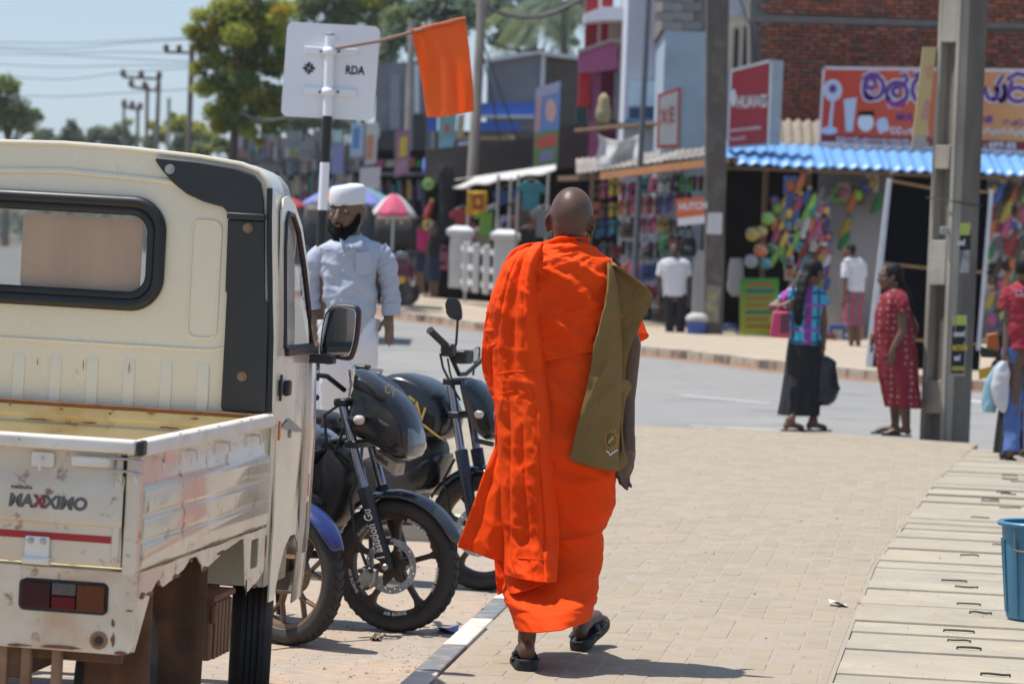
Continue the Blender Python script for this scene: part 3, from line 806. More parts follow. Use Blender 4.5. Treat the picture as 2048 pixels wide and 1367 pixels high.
# windscreen and nose
mb = MB(); mb.rings([[Vector((-.12, 2.36, 1.70)), Vector((hx, 2.45, 1.72)), Vector((half(-.12), 2.36, 1.70))], [Vector((-.04, 2.52, 1.18)), Vector((hx, 2.68, 1.18)), Vector((half(-.04), 2.52, 1.18))]], closed=False); mb.build('windscreen', m_glass, truck, solid=.006)
mb = MB()
nose = lambda y, z: [Vector((-.0, y - .42, z)), Vector((-.015, y - .18, z)), Vector((-.09, y - .05, z)), Vector((hx, y, z)), Vector((half(-.09), y - .05, z)), Vector((half(-.015), y - .18, z)), Vector((half(0), y - .42, z))]
mb.rings([nose(2.66, 1.20), nose(2.72, .95), nose(2.70, .62), nose(2.62, .36)], closed=False); mb.build('nose', m_creamc, truck, smooth=60, solid=.006)
# rear window: rubber seal, glass, cardboard
rw = thing('rear_window', None, None, (0, 0, 0), local=True); rw.parent = truck
P = rrect(half(-.418), -.418, 1.382, 1.728, .095, 10)
mb = MB(); mb.tube([(a, CY - .012, b) for a, b in P] + [(P[0][0], CY - .012, P[0][1])], .021, 12, caps=False); mb.build('seal', m_rub, rw)
P = rrect(half(-.447), -.447, 1.41, 1.70, .075, 10)
mb = MB(); mb.tube([(a, CY - .006, b) for a, b in P] + [(P[0][0], CY - .006, P[0][1])], .017, 10, caps=False); mb.build('seal', m_rub, rw)
mb = MB(); mb.box(half(-.45), -.45, CY - .001, CY + .003, 1.405, 1.705); mb.build('pane', m_glass, rw, smooth=0)
mb = MB(); mb.prism(rrect(-.905, -.487, 1.425, 1.672, .012), (Vector((0, CY + .016, 0)), X3, Z3, Y3), 0, .005); cb = mb.build('cardboard', m_card, rw)
# cabin: seat backs and steering wheel hints inside
for cx in (-.45, -1.1):
	mb = MB(); mb.box(cx - .22, cx + .22, 1.80, 1.92, .8, 1.42); mb.build('seat', m_blk, truck, bevel=.04, seg=3)
mb = MB(); mb.box(half(-.03), -.03, 1.78, 2.5, .46, .50); mb.build('cab_floor', m_under, truck, smooth=0)
# black corner guard
mb = MB()
cg = [(-.447, 1.874), (-.440, 1.884), (-.30, 1.877), (-.17, 1.862), (-.105, 1.842), (-.080, 1.815), (-.068, 1.76), (-.062, 1.70), (-.185, 1.692), (-.190, 1.715), (-.205, 1.728), (-.27, 1.742), (-.33, 1.765), (-.38, 1.80), (-.42, 1.84)]
mb.plate(cg, [], (Vector((0, CY - .006, 0)), X3, Z3, Vector((0, -1, 0))), .022); gd = mb.build('corner_guard', m_blk, truck, bevel=.006, seg=3)
MB().lathe([(.017, 0), (.017, .004), (.010, .004), (.010, .010), (.001, .011)], (-.392, CY - .028, 1.846), (0, -1, 0), 16).build('bolt', m_steel, gd)
mb = MB(); mb.box(-.188, -.058, CY - .034, CY - .006, 1.690, 1.712); mb.build('guard_lip', m_blk, gd, bevel=.004)
pg = [(-.186, 1.69), (-.060, 1.69), (-.046, 1.42), (-.030, 1.42), (-.022, 1.045), (-.170, 1.045), (-.176, 1.06), (-.176, 1.44), (-.182, 1.45)]
mb = MB(); mb.plate(pg, [], (Vector((0, CY - .006, 0)), X3, Z3, Vector((0, -1, 0))), .018); pil = mb.build('pillar_guard', m_blk, truck, bevel=.005)
for bx_, bz in ((-.115, 1.663), (-.108, 1.165)):
	MB().lathe([(.017, 0), (.017, .004), (.010, .004), (.010, .010), (.001, .011)], (bx_, CY - .024, bz), (0, -1, 0), 16).build('bolt', M('rusty_bolt', (.26, .17, .11), .7, .3, var=.2, vs=80), pil)
mb = MB(); mb.tube([(-.050, CY - .012, 1.80), (-.040, CY - .012, 1.6), (-.018, CY - .012, 1.3), (-.010, CY - .012, 1.05)], .010, 8); mb.build('pillar_seal', m_rub, pil)
# ---- right door
dr = thing('door', None, None, (0, 0, 0), local=True); dr.parent = truck
def dx(z):  # body side tumblehome
	return interp([(.3, -.012), (.7, .0), (1.05, .0), (1.25, -.006), (1.5, -.018), (1.7, -.032), (1.8, -.045)], z)
dP = [(1.80, .66), (1.80, 1.62), (1.82, 1.72), (1.87, 1.77), (1.95, 1.78), (2.05, 1.755), (2.15, 1.68), (2.27, 1.50), (2.36, 1.33), (2.42, 1.20), (2.45, 1.0), (2.46, .80), (2.44, .62), (2.40, .42), (2.36, .385), (2.30, .38), (2.28, .48), (2.24, .56), (2.17, .605), (2.09, .605), (2.01, .57), (1.95, .50), (1.90, .40), (1.82, .40)]
wP = [(1.845, 1.262), (1.845, 1.60), (1.87, 1.685), (1.92, 1.72), (2.0, 1.715), (2.08, 1.66), (2.17, 1.53), (2.26, 1.37), (2.31, 1.262)]
mb = MB(); mb.plate(dP, [wP], (Vector((0, 0, 0)), Y3, Z3, X3), .006)
mb.v = [(dx(z) + x + .004 - .05 * smst(2.2, 2.5, y) ** 2, y, z) for x, y, z in mb.v]
mb.build('door_skin', m_creamc, dr, smooth=40)
mb = MB(); mb.tube([(dx(z) + .010, y, z) for y, z in wP] + [(dx(wP[0][1]) + .010, *wP[0])], .010, 8, caps=False); mb.build('window_seal', m_rub, dr)
mb = MB(); mb.plate(wP, [], (Vector((0, 0, 0)), Y3, Z3, X3), .003); mb.v = [(dx(z) + x, y, z) for x, y, z in mb.v]; mb.build('pane', m_glass, dr)
mb = MB(); mb.box(.004, .020, 1.85, 2.32, 1.236, 1.262); mb.build('window_sill', m_rub, dr, bevel=.005)
mb = MB(); mb.box(.006, .026, 1.845, 1.905, 1.10, 1.155); mb.build('handle', m_rub, dr, bevel=.010, seg=3)
mb = MB(); mb.box(.003, .010, 1.80, 1.822, 1.085, 1.175); mb.build('latch_plate', m_rub, dr, bevel=.003)
MB().lathe([(.014, 0), (.014, .005), (.001, .006)], (.008, 1.99, .965), (1, 0, 0), 14).build('lock', m_steel, dr)
mb = MB(); mb.prism([(1.82, .995), (2.25, .955), (1.95, 1.02)], (Vector((.0105, 0, 0)), Y3, Z3, X3), 0, .002); mb.build('side_decal', M('decal_grey', (.25, .25, .26), .4), dr, smooth=0)
mb = MB(); mb.box(.012, .020, 1.765, 1.785, .955, 1.02); mb.build('reflector', m_orefl, truck, bevel=.003)
mb = MB(); mb.box(-.008, -.004, 2.36, 2.43, .72, .80); mb.build('side_sticker', M('sticker_multi', (.40, .13, .05), .4, wave=[('Z', 24, (.28, .22, .05), .4)]), dr, smooth=0)
mb = MB(); mb.box(-.008, -.004, 2.33, 2.43, .52, .70); mb.build('side_sticker', M('sticker_green', (.03, .06, .03), .4, wave=[('Z', 18, (.02, .025, .03), .5)]), dr, smooth=0)
# tail of the cab side between bed and door
mb = MB(); mb.box(-.035, -.004, CY + .0, 1.798, .47, 1.06); mb.build('cab_corner', m_creamc, truck, bevel=.006)
# far side door glass
mb = MB(); mb.plate(wP, [], (Vector((0, 0, 0)), Y3, Z3, X3), .003); mb.v = [(half(dx(z)), y, z) for x, y, z in mb.v]; mb.build('far_side_pane', m_glass, truck)
# ---- right mirror on its black arm
mr = thing('door_mirror', None, None, (0, 0, 0), local=True); mr.parent = truck
mc = TF.at(678, 664, 1, 2.36)
mb = MB(); mb.box(-.01, .085, 2.30, 2.36, 1.200, 1.232); mb.tube([(.0, 2.33, 1.22), (.06, 2.33, 1.21), (mc.x - .01, 2.34, mc.z - .10)], .014, 8); mb.build('arm', m_blk, mr, bevel=.004)
mw, mh = .078, .092
sh = [(-.056, -.082), (.030, -.092), (.050, -.075), (.062, -.02), (.066, .06), (.058, .088), (.035, .094), (-.010, .094), (-.045, .075), (-.062, .03), (-.068, -.05), (-.066, -.075)]
shp = [p[:2] for p in cat([tuple(p) for p in sh + [sh[0]]], 48)][:-1]
tl = Matrix.Rotation(rad(-9), 3, 'Z')
ex, en = tl @ X3, tl @ Vector((0, -1, 0))
mb = MB(); mb.rings([[mc + ex * (a * s) + Z3 * (b * s) - en * d for a, b in shp] for s, d in ((1.0, 0), (1.08, .012), (1.05, .035), (.8, .06), (.3, .07))]); mb.build('mirror_shell', m_blk, mr, smooth=60)
mb = MB(); mb.rings([[mc + ex * (a * .93) + Z3 * (b * .93) + en * .0015 for a, b in shp], [mc + ex * (a * .90) + Z3 * (b * .90) + en * .003 for a, b in shp]]); mb.build('mirror_glass', M('mirror_silver', (.62, .64, .66), .03, 1.0, var=0), mr, smooth=20)
# rust eaten into edges and seams
rp = random.Random(3)
def rust(c, ax, az, w_, h_, par=truck):
	n_ = 11; P = [(w_ * math.cos(2 * math.pi * i / n_) * rp.uniform(.45, 1.1), h_ * math.sin(2 * math.pi * i / n_) * rp.uniform(.45, 1.1)) for i in range(n_)]
	c, ax, az = Vector(c), Vector(ax), Vector(az); mb = MB(); mb.add([c + ax * a + az * b_ for a, b_ in P], [tuple(range(n_))]); mb.build('rust_patch', m_rust, par, smooth=0, solid=.0016)
for x, z, w_, h_ in ((-.055, .475, .007, .022), (-.058, .52, .006, .014), (-.20, .442, .07, .006), (-.33, .440, .04, .005), (-.03, .438, .025, .006), (-.012, .56, .012, .003), (-.05, .672, .03, .004), (-.30, .675, .05, .003), (-.10, .472, .035, .028)):
	if w_ < .034 or h_ < .02: rust((x, -.0016, z), X3, Z3, w_, h_)
for y, z, w_, h_ in ((.06, .60, .03, .012), (.15, .595, .05, .008), (.24, .618, .02, .010), (.45, .618, .06, .008), (.63, .65, .03, .008), (.82, .606, .03, .010), (1.05, .637, .08, .007), (1.32, .652, .03, .006), (1.42, .49, .008, .03), (1.55, .482, .05, .007), (.35, .669, .10, .003), (1.0, .669, .16, .003), (1.5, .669, .10, .003), (1.69, .60, .006, .05)):
	rust((.0095, y, z), Y3, Z3, w_, h_)
for x, w_ in ((-.35, .05), (-.62, .03), (-.80, .07), (-1.1, .05), (-.18, .02)):
	rust((x, LB - .0425, .978), X3, Z3, w_, .004)
for x in (-.9, -.72, -.55, -.41, -.26): rust((x, LB - .044, 1.02 + rp.uniform(-.01, .006)), X3, Z3, rp.uniform(.006, .02), .004)
for x in (-.82, -.66, -.5): rust((x, CY - .0165, 1.17), X3, Z3, .0016, rp.uniform(.015, .03), back)
for x, y in ((.0, .4), (.004, .62), (-.002, .9), (.003, 1.2), (0, 1.35), (.002, 1.62)): rust((x + .012, y, 1.0455), Y3, X3, rp.uniform(.006, .02), .004)
# ================================================================== MOTORCYCLES
m_bpaint = M('bike_black_paint', (.008, .009, .012), .25, var=.2, vs=9, coat=.3, col2=(.016, .016, .018), mix=.4, mscale=6, sharp=.3)
m_bgrey = M('bike_grey_paint', (.028, .031, .037), .18, var=.1, vs=6, coat=.6)
m_bblue = M('bike_blue_paint', (.016, .027, .14), .25, var=.08, vs=8, coat=.6)
m_bplast = M('bike_black_plastic', (.014, .014, .015), .45, var=.15, vs=12)
m_rimb = M('wheel_brown_dust', (.045, .032, .025), .5, .3, var=.25, vs=14, col2=(.12, .075, .045), mix=.42, mscale=10, sharp=.2)
m_rimbr = M('wheel_bronze_dust', (.15, .095, .055), .5, .3, var=.25, vs=14, col2=(.22, .13, .07), mix=.45, mscale=10, sharp=.2)
m_disc = M('brake_steel', (.40, .44, .50), .28, .9, var=.1, vs=30)
m_alu = M('caliper_alloy', (.36, .35, .34), .42, .7, var=.15, vs=30)
m_eng = M('engine_dirty', (.026, .022, .02), .7, .2, var=.3, vs=20, col2=(.07, .048, .032), mix=.4, mscale=14, sharp=.15)
m_lens = M('lamp_glass', (.10, .105, .115), .06, var=0, coat=1.0)
m_ind = M('indicator_lens', (.55, .48, .42), .15, var=.1, coat=.5)
m_decal = M('decal_white', (.62, .62, .62), .5, var=.05)
m_gold = M('decal_gold', (.55, .36, .08), .4, .3, var=.05)
def pillow(mb, pts, hw, prof=((-1, .55), (-.9, .82), (-.6, .96), (0, 1.0), (.6, .96), (.9, .82), (1, .55)), n=40, yc=0.0):
	P = cat([tuple(p) for p in list(pts) + [pts[0]]], n)[:-1]
	cx = sum(p[0] for p in P) / len(P); cz = sum(p[1] for p in P) / len(P)
	return mb.rings([[Vector((cx + (a - cx) * s, yc + k * hw, cz + (b - cz) * s)) for a, b in P] for k, s in prof])
WR = .281
def wheel(par, c, kind, front=True, disc=True, text=None):
	wh = thing('front_wheel' if front else 'rear_wheel', None, None, (0, 0, 0), local=True); wh.parent = par
	c = Vector(c); tw = .046 if front else .058
	ax = (0, 1, 0)
	pr = [(.212, -tw * .62), (.224, -tw * .86), (.245, -tw), (.262, -tw * .92), (.273, -tw * .66), (.279, -tw * .38), (.281, -tw * .1), (.281, tw * .1), (.279, tw * .38), (.273, tw * .66), (.262, tw * .92), (.245, tw), (.224, tw * .86), (.212, tw * .62)]
	MB().lathe(pr, c, ax, 72, caps=False).build('tyre', m_tyre, wh)
	mb = MB()   # raised dark strips in place of shoulder tread grooves, groove shade in their colour
	for k in range(44):
		a = 2 * math.pi * k / 44
		for s in (-1, 1):
			p0 = c + Vector((math.cos(a) * .2815, s * tw * .12, math.sin(a) * .2815)); p1 = c + Vector((math.cos(a + .08) * .2745, s * tw * .66, math.sin(a + .08) * .2745))
			mb.tube([p0, lerp(p0, p1, .5) * 1.0 + (lerp(p0, p1, .5) - c).normalized() * .002, p1], .0026, 5)
	tag(mb.build('tread_groove_shade', M('tread_shadow', (.010, .010, .010), .9), wh), kind='stuff')
	rm = m_rimbr if kind == 'Y' else m_rimb
	pr = [(.214, -.034), (.219, -.038), (.219, -.030), (.205, -.026), (.196, -.020), (.193, 0), (.196, .020), (.205, .026), (.219, .030), (.219, .038), (.214, .034)]
	MB().lathe(pr, c, ax, 64, caps=False).build('rim', rm, wh)
	MB().lathe([(.03, -.06), (.034, -.055), (.034, .055), (.03, .06)], c, ax, 20).build('hub', rm, wh)
	ns = 5 if kind != 'Y' else 6
	for k in range(ns):
		a = 2 * math.pi * k / ns + (.31 if kind != 'Y' else .2)
		d = Vector((math.cos(a), 0, math.sin(a))); t = Vector((-math.sin(a), 0, math.cos(a)))
		mb = MB()
		if kind == 'Y':
			m_ = c + d * .115
			for s in (-1, 1):
				e = c + Vector((math.cos(a + s * .22), 0, math.sin(a + s * .22))) * .197
				mb.obox((m_ + e) / 2, ((e - m_).normalized(), Y3, (e - m_).normalized().cross(Y3)), ((e - m_).length / 2 + .004, .012, .006))
			mb.obox(c + d * .072, (d, Y3, t), (.05, .013, .009))
		else:
			rg = lambda r, hw_, hy: [c + d * r + t * hw_ - Y3 * hy, c + d * r + t * hw_ + Y3 * hy, c + d * r - t * hw_ + Y3 * hy, c + d * r - t * hw_ - Y3 * hy]
			mb.rings([rg(.03, .017, .020), rg(.10, .011, .015), rg(.165, .0115, .014), rg(.188, .020, .016), rg(.197, .034, .018)])
		mb.build('spoke', rm, wh, bevel=.003)
	if disc:
		yd = -.062
		circ = lambda r, n, a0=0, cx=0, cz=0: [(cx + r * math.cos(a0 + 2 * math.pi * i / n), cz + r * math.sin(a0 + 2 * math.pi * i / n)) for i in range(n)]
		holes = [[(q[0], q[1]) for q in circ(.088, 40)]] + [circ(.0038, 8, 0, (.096 + .011 * (k % 2)) * math.cos(2 * math.pi * k / 28), (.096 + .011 * (k % 2)) * math.sin(2 * math.pi * k / 28)) for k in range(28)]
		mb = MB(); mb.plate(circ(.117, 60), holes, (c + Y3 * yd, X3, Z3, Y3), .005); dk = mb.build('brake_disc', m_disc, wh, smooth=0)
		star = []
		for k in range(24):
			a = 2 * math.pi * k / 24; r = (.084, .086, .060, .048)[k % 4]; star.append((r * math.cos(a), r * math.sin(a)))
		mb = MB(); mb.plate(star, [circ(.022, 12)], (c + Y3 * (yd + .0008), X3, Z3, Y3), .006); mb.build('disc_carrier', m_rimb, dk, smooth=0)
		mb = MB()
		for k in range(6):
			a = 2 * math.pi * (k + .02) / 6
			mb.lathe([(.008, 0), (.008, .006), (.003, .008), (.001, .008)], c + Vector((math.cos(a) * .080, yd, math.sin(a) * .080)), (0, -1, 0), 10)
		tag(mb.build('disc_rivets', m_alu, dk), kind='stuff')
	if text:
		for k in range(5):
			mb = MB(); a0 = rad(-100 + 72 * k)
			text_mesh(mb, text, .021, (0, 0, 0), X3, Z3, bold=.0004, curve=lambda x, y, th, a0=a0: c + Vector((math.cos(a0 + x / .203) * (.2035 - y + .007), -.0385, math.sin(a0 + x / .203) * (.2035 - y + .007))))
			mb.build('rim_lettering', m_decal, wh, smooth=0)
	return wh
def fender(par, c, r, a0, a1, mat, hw=.058, name='front_fender', tip=.0, stripe=None):
	mb = MB(); rs = []
	for i in range(29):
		a = rad(lerp(a0, a1, i / 28)); tp = 1 - .55 * (1 - min(1, i / 5)) ** 2
		d = Vector((math.cos(a), 0, math.sin(a)))
		rs.append([Vector(c) + d * (r + tip * (1 - i / 28) ** 2 - .030 * (abs(y) ** 2.2)) + Y3 * (y * hw * tp) for y in (-1, -.85, -.55, 0, .55, .85, 1)])
	mb.rings(rs, closed=False); return mb.build(name, mat, par, smooth=180, solid=.004)
def fork(par, F, ax_px, mid_px, top_px, c, yaw_top=None, lower=m_bplast, upper=M('fork_steel', (.30, .32, .37), .22, .9, var=.1, vs=20)):
	A, Mid, T = [Vector(p) for p in (ax_px, mid_px, top_px)]
	for s in (-1, 1):
		o = Y3 * (s * .088)
		L_ = lerp(A, Mid, .0)
		mb = MB(); mb.tube([A + o - (Mid - A).normalized() * .018, A + o, lerp(A, Mid, .5) + o, Mid + o, Mid + o + (Mid - A).normalized() * .006], [.024, .028, .029, .032, .030], 14); mb.build('fork_slider', lower, par)
		mb = MB(); mb.tube([Mid + o, T + o], .0205, 14); mb.build('fork_tube', upper, par)
		MB().lathe([(.014, 0), (.014, .010), (.008, .016), (.001, .016)], A + o + Vector((0, s * .024, 0)), (0, s, 0), 12).build('axle_nut', m_alu, par)
	for p in (lerp(Mid, T, .52), T):
		mb = MB(); mb.obox(p, (X3, Y3, Z3), (.030, .115, .016)); mb.build('fork_clamp', m_bplast, par, bevel=.008)
def frame_of(px, py, yaw):
	o = G(px, py, -.116); return Frame(o, rad(yaw))
def bike_rear(par, tankpts=None, x0=-1.27, seat=True, paint=m_bpaint):
	c = (x0, 0, WR); wheel(par, c, 'S', False, False)
	fender(par, c, .315, 40, 160, m_bplast, .075, 'rear_fender')
	mb = MB(); pillow(mb, [(x0 + .62, .38), (x0 + .92, .36), (x0 + 1.0, .50), (x0 + .90, .62), (x0 + .66, .58)], .13); mb.build('engine', m_eng, par)
	for k in range(7):
		z = .44 + .026 * k
		mb = MB(); mb.box(x0 + .74, x0 + .96, -.11, .11, z, z + .010); mb.build('cooling_fin', m_eng, par, bevel=.003)
	mb = MB(); mb.tube([(x0 + .95, -.12, .42), (x0 + .9, -.15, .26), (x0 + .6, -.17, .22), (x0 - .1, -.18, .30)], [.022, .022, .030, .042], 12); mb.build('exhaust', m_eng, par)
	mb = MB(); mb.tube([(x0 + 1.05, 0, .74), (x0 + .98, .0, .5), (x0 + .92, .0, .30), (x0 + .55, 0, .28), (x0 + .45, 0, .62)], .020, 10); mb.build('frame_tube', m_bplast, par)
	mb = MB(); mb.tube([(x0 + 1.05, 0, .80), (x0 + .5, .0, .70), (x0 - .1, .0, .74)], .022, 10); mb.build('frame_tube', m_bplast, par)
	for s in (-1, 1):
		mb = MB(); mb.tube([(x0 + .42, s * .11, .33), (x0, s * .11, WR)], .022, 8); mb.build('swing_arm', m_bplast, par)
		mb = MB(); mb.tube([(x0 + .05, s * .12, WR), (x0 + .18, s * .12, .66)], .026, 10); mb.build('shock_absorber', m_steel, par)
		mb = MB(); mb.tube([(x0 + .55, s * .10, .30), (x0 + .55, s * .26, .30)], .014, 8); mb.build('foot_peg', m_bplast, par)
	mb = MB(); pillow(mb, [(x0 + .52, .70), (x0 + .20, .74), (x0 - .12, .80), (x0 - .12, .85), (x0 + .22, .82), (x0 + .50, .79)], .13); mb.build('seat', m_bplast, par)
	mb = MB(); pillow(mb, [(x0 + .40, .52), (x0 + .10, .62), (x0 - .20, .74), (x0 - .28, .80), (x0 - .05, .76), (x0 + .40, .68)], .12); mb.build('tail_panel', paint, par)
	mb = MB(); mb.tube([(x0 + .66, .08, .28), (x0 + .60, .24, .0)], .012, 8); mb.build('side_stand', m_bplast, par)
def clutter(par, x0, seed):
	"""hoses, brackets and covers round the engine"""
	r = random.Random(seed)
	for k in range(9):
		a = Vector((x0 + r.uniform(.55, 1.05), r.choice((-1, 1)) * r.uniform(.06, .15), r.uniform(.34, .72))); b_ = a + Vector((r.uniform(-.25, .2), r.uniform(-.03, .03), r.uniform(-.22, .22)))
		MB().tube([a, lerp(a, b_, .5) + Vector((r.uniform(-.05, .05), -.02, r.uniform(-.05, .05))), b_], r.uniform(.005, .011), 7).build('hose', m_bplast, par)
	for k in range(7):
		c = Vector((x0 + r.uniform(.55, 1.0), -r.uniform(.10, .15), r.uniform(.30, .66))); s = r.uniform(.02, .05)
		mb = MB()
		if k % 2: mb.lathe([(s, 0), (s, .02), (s * .6, .03), (.001, .03)], c, (0, -1, 0), 16)
		else: mb.box(c.x - s, c.x + s, c.y - .015, c.y + .015, c.z - s * .7, c.z + s * .7)
		mb.build('engine_cover', (m_eng, m_alu, m_eng)[k % 3], par, bevel=.004)
	mb = MB(); pillow(mb, [(x0 + .98, .78), (x0 + 1.08, .66), (x0 + 1.02, .46), (x0 + .90, .40), (x0 + .84, .60)], .12); mb.build('radiator_cowl', m_bplast, par)
# ---- motorcycle with the small fairing (in front)
FB = frame_of(789, 1262, -23)
b = lambda px, py, y=0.0: FB.at(px, py, 1, y)
bk1 = thing('motorcycle', 'black motorcycle with small fairing and white lettering on its fork, nearest the truck', 'motorcycle', FB.o, FB.rot, local=True)
cB = Vector((0, 0, WR))
wheel(bk1, cB, 'S', True, True, 'AIR BORNE')
axB = Vector((-.0, 0, WR)); tB = b(668, 790); mB = b(712, 962); tB.y = mB.y = 0
shift = cB - b(759, 1115); shift.y = 0
# axle sits in the wheel centre; the slider leans back from there
mB2 = cB + Vector((mB.x - b(759, 1115).x, 0, mB.z - b(759, 1115).z)); tB2 = cB + Vector((tB.x - b(759, 1115).x, 0, tB.z - b(759, 1115).z))
fork(bk1, FB, cB, mB2, tB2, cB)
fd = (mB2 - cB).normalized(); fn_ = fd.cross(Vector((0, -1, 0)))
mb = MB(); text_mesh(mb, '1 asution Gu', .052, cB + fd * .035 + Vector((.014, -.088 - .0335, 0)) - fn_ * 0.0, fd, Vector((-fd.z, 0, fd.x)), bold=.0012, shear=.2, th=.0012, sx=.82)
mb.build('fork_lettering', m_decal, bk1, smooth=0)
fender(bk1, cB, .318, 22, 128, m_bgrey, .062)
mb = MB(); pillow(mb, [(-.055, .262), (-.115, .275), (-.13, .245), (-.145, .20), (-.12, .175), (-.085, .18), (-.06, .21)], .022, yc=-.07); ca = mb.build('brake_caliper', m_alu, bk1)
for x_, z_ in ((-.075, .26), (-.125, .255), (-.135, .20), (-.095, .185)):
	MB().lathe([(.011, 0), (.011, .008), (.006, .012), (.001, .012)], (x_, -.09, z_), (0, -1, 0), 10).build('caliper_bolt', m_eng, ca)
mb = MB(); mb.tube([(-.10, -.09, .28), (-.15, -.10, .40), (-.19, -.09, .56), (-.14, -.07, .70)], .007, 8); mb.build('brake_hose', m_bplast, bk1)
def bp(lst): return [(v.x, v.z) for v in (b(*p) for p in lst)]
mb = MB(); pillow(mb, bp([(713, 738), (728, 738), (752, 752), (784, 775), (810, 800), (828, 832), (838, 868), (836, 905), (822, 920), (800, 916), (772, 897), (742, 880), (716, 868), (708, 835), (716, 800), (712, 765)]), .115, prof=((-1, .66), (-.97, .74), (-.8, .90), (-.45, .97), (0, 1.0), (.45, .97), (.8, .90), (.97, .74), (1, .66)), n=56)
fa_ = mb.build('fairing', m_bpaint, bk1, smooth=70)
mb = MB(); pillow(mb, bp([(812, 850), (830, 846), (840, 880), (838, 906), (826, 916), (812, 890)]), .085, n=30); mb.build('headlamp', m_lens, bk1)
mb = MB(); pillow(mb, bp([(716, 742), (740, 746), (778, 772), (800, 800), (790, 806), (756, 786), (720, 770)]), .131, n=36); mb.build('fly_screen', m_bplast, bk1)
mb = MB(); pillow(mb, bp([(776, 828), (796, 842), (806, 852), (796, 852), (782, 842)]), .128, n=24); mb.build('pilot_lamp', m_lens, bk1)
mb = MB(); fr = (b(782, 778, -.133) + Vector((0, -.002, 0)), X3, Z3, Vector((0, -1, 0))); stroke(mb, arc(-.012, 0, .012, .016, 40, 320, 12), .004, fr, .002); stroke(mb, [(.004, .012), (.010, -.012), (.018, .012), (.012, -.03)], .004, fr, .002); mb.build('screen_sticker', m_gold, bk1, smooth=0)
for y_ in (-.16, .16):
	p = b(713, 839, y_); mb = MB(); mb.tube([p + Vector((-.06, -y_ * .35, 0)), p], .012, 8); mb.build('indicator_stalk', m_bplast, bk1)
	mb = MB(); mb.ball(p + Vector((.012, 0, 0)), (.026, .022, .022), 14); mb.build('indicator', m_ind, bk1)
mb = MB(); P = [b(*k, -.03) for k in ((752, 898), (794, 926), (790, 952), (750, 922))]; Q = [p + Vector((-.006, .10, 0)) for p in P]
mb.hexa(P + Q); npl = mb.build('number_plate', M('plate_dirty', (.42, .36, .28), .7, var=.2, vs=30, col2=(.25, .17, .1), mix=.4, mscale=16), bk1, bevel=.003)
ex_ = (P[1] - P[0]).normalized(); ez_ = (P[0] - P[3]).normalized()
mb = MB(); text_mesh(mb, 'VP-3247', .030, P[3] + ez_ * .014 + ex_ * .006 + Vector((0, -.004, 0)), ex_, ez_, bold=.001, th=.002, sx=.62); mb.build('plate_digits', m_bplast, npl, smooth=0)
# bars and controls
hb0 = tB2 + Vector((-.02, 0, .05))
for s in (-1, 1):
	mb = MB(); mb.tube([hb0 + Vector((0, s * .03, 0)), hb0 + Vector((-.02, s * .16, .06)), hb0 + Vector((-.08, s * .28, .07)), hb0 + Vector((-.13, s * .37, .05))], .011, 10); mb.build('handlebar', m_bplast, bk1)
	mb = MB(); mb.tube([hb0 + Vector((-.085, s * .285, .07)), hb0 + Vector((-.135, s * .385, .05))], .018, 12); mb.build('grip', m_bplast, bk1)
	mb = MB(); mb.box(hb0.x - .09, hb0.x - .02, s * .25 - .03, s * .25 + .03, hb0.z + .04, hb0.z + .10); mb.build('switch_box', m_bplast, bk1, bevel=.012)
	mb = MB(); mb.tube([hb0 + Vector((-.02, s * .24, .08)), hb0 + Vector((.0, s * .33, .075)), hb0 + Vector((-.05, s * .42, .05))], [.007, .008, .006], 8); mb.build('lever', m_steel, bk1)
mb = MB(); mb.tube([b(700, 790, -.1), b(706, 765, -.12), b(703, 742, -.13)], [.010, .012, .016], 10); mb.ball(b(703, 738, -.13), .018, 10); mb.build('mirror_mount', m_chrome, bk1)
mb = MB(); mb.tube([tB2 + Vector((.02, -.06, .02)), b(648, 830, -.09), b(655, 900, -.08), b(690, 960, -.08)], .007, 8); mb.build('cable', m_bplast, bk1)
mb = MB(); mb.tube([tB2 + Vector((.03, -.02, .0)), b(690, 850, -.10), b(672, 900, -.09), b(640, 930, -.05)], .006, 8); mb.build('cable', m_bplast, bk1)
mb = MB(); pillow(mb, [(-.38, .66), (-.30, .76), (-.40, .84), (-.60, .86), (-.80, .80), (-.82, .74), (-.60, .68)], .15); mb.build('fuel_tank', m_bgrey, bk1)
mb = MB(); pillow(mb, [(-.36, .60), (-.26, .52), (-.34, .40), (-.52, .38), (-.60, .60), (-.45, .70)], .16); mb.build('tank_shroud', m_bpaint, bk1)
bike_rear(bk1)
clutter(bk1, -1.27, 1)
# ---- naked motorcycle behind it, with mirrors and gold tank letters
FC = frame_of(950, 1178, -24)
c_ = lambda px, py, y=0.0: FC.at(px, py, 1, y)
bk2 = thing('motorcycle', 'black motorcycle with gold tank lettering and raised mirrors behind the orange robe', 'motorcycle', FC.o, FC.rot, local=True)
cC = Vector((.03, 0, WR))
wheel(bk2, cC, 'S', True, True)
tC = c_(916, 762); mC = c_(938, 900); tC.y = mC.y = 0
fork(bk2, FC, cC, mC, tC, cC, lower=M('fork_dark_blue', (.022, .026, .036), .3, .3))
fender(bk2, cC, .315, 10, 150, m_bgrey, .062)
mb = MB(); pillow(mb, [(-.07, .25), (-.13, .255), (-.15, .20), (-.12, .16), (-.08, .18)], .025, yc=-.072); mb.build('brake_caliper', m_eng, bk2)
mb = MB(); mb.tube([(-.10, -.08, .25), (-.11, -.09, .40), (-.15, -.08, .52), (-.10, -.07, .62)], .007, 8); mb.build('brake_hose', m_bplast, bk2)
def cp_(lst): return [(v.x, v.z) for v in (c_(*p) for p in lst)]
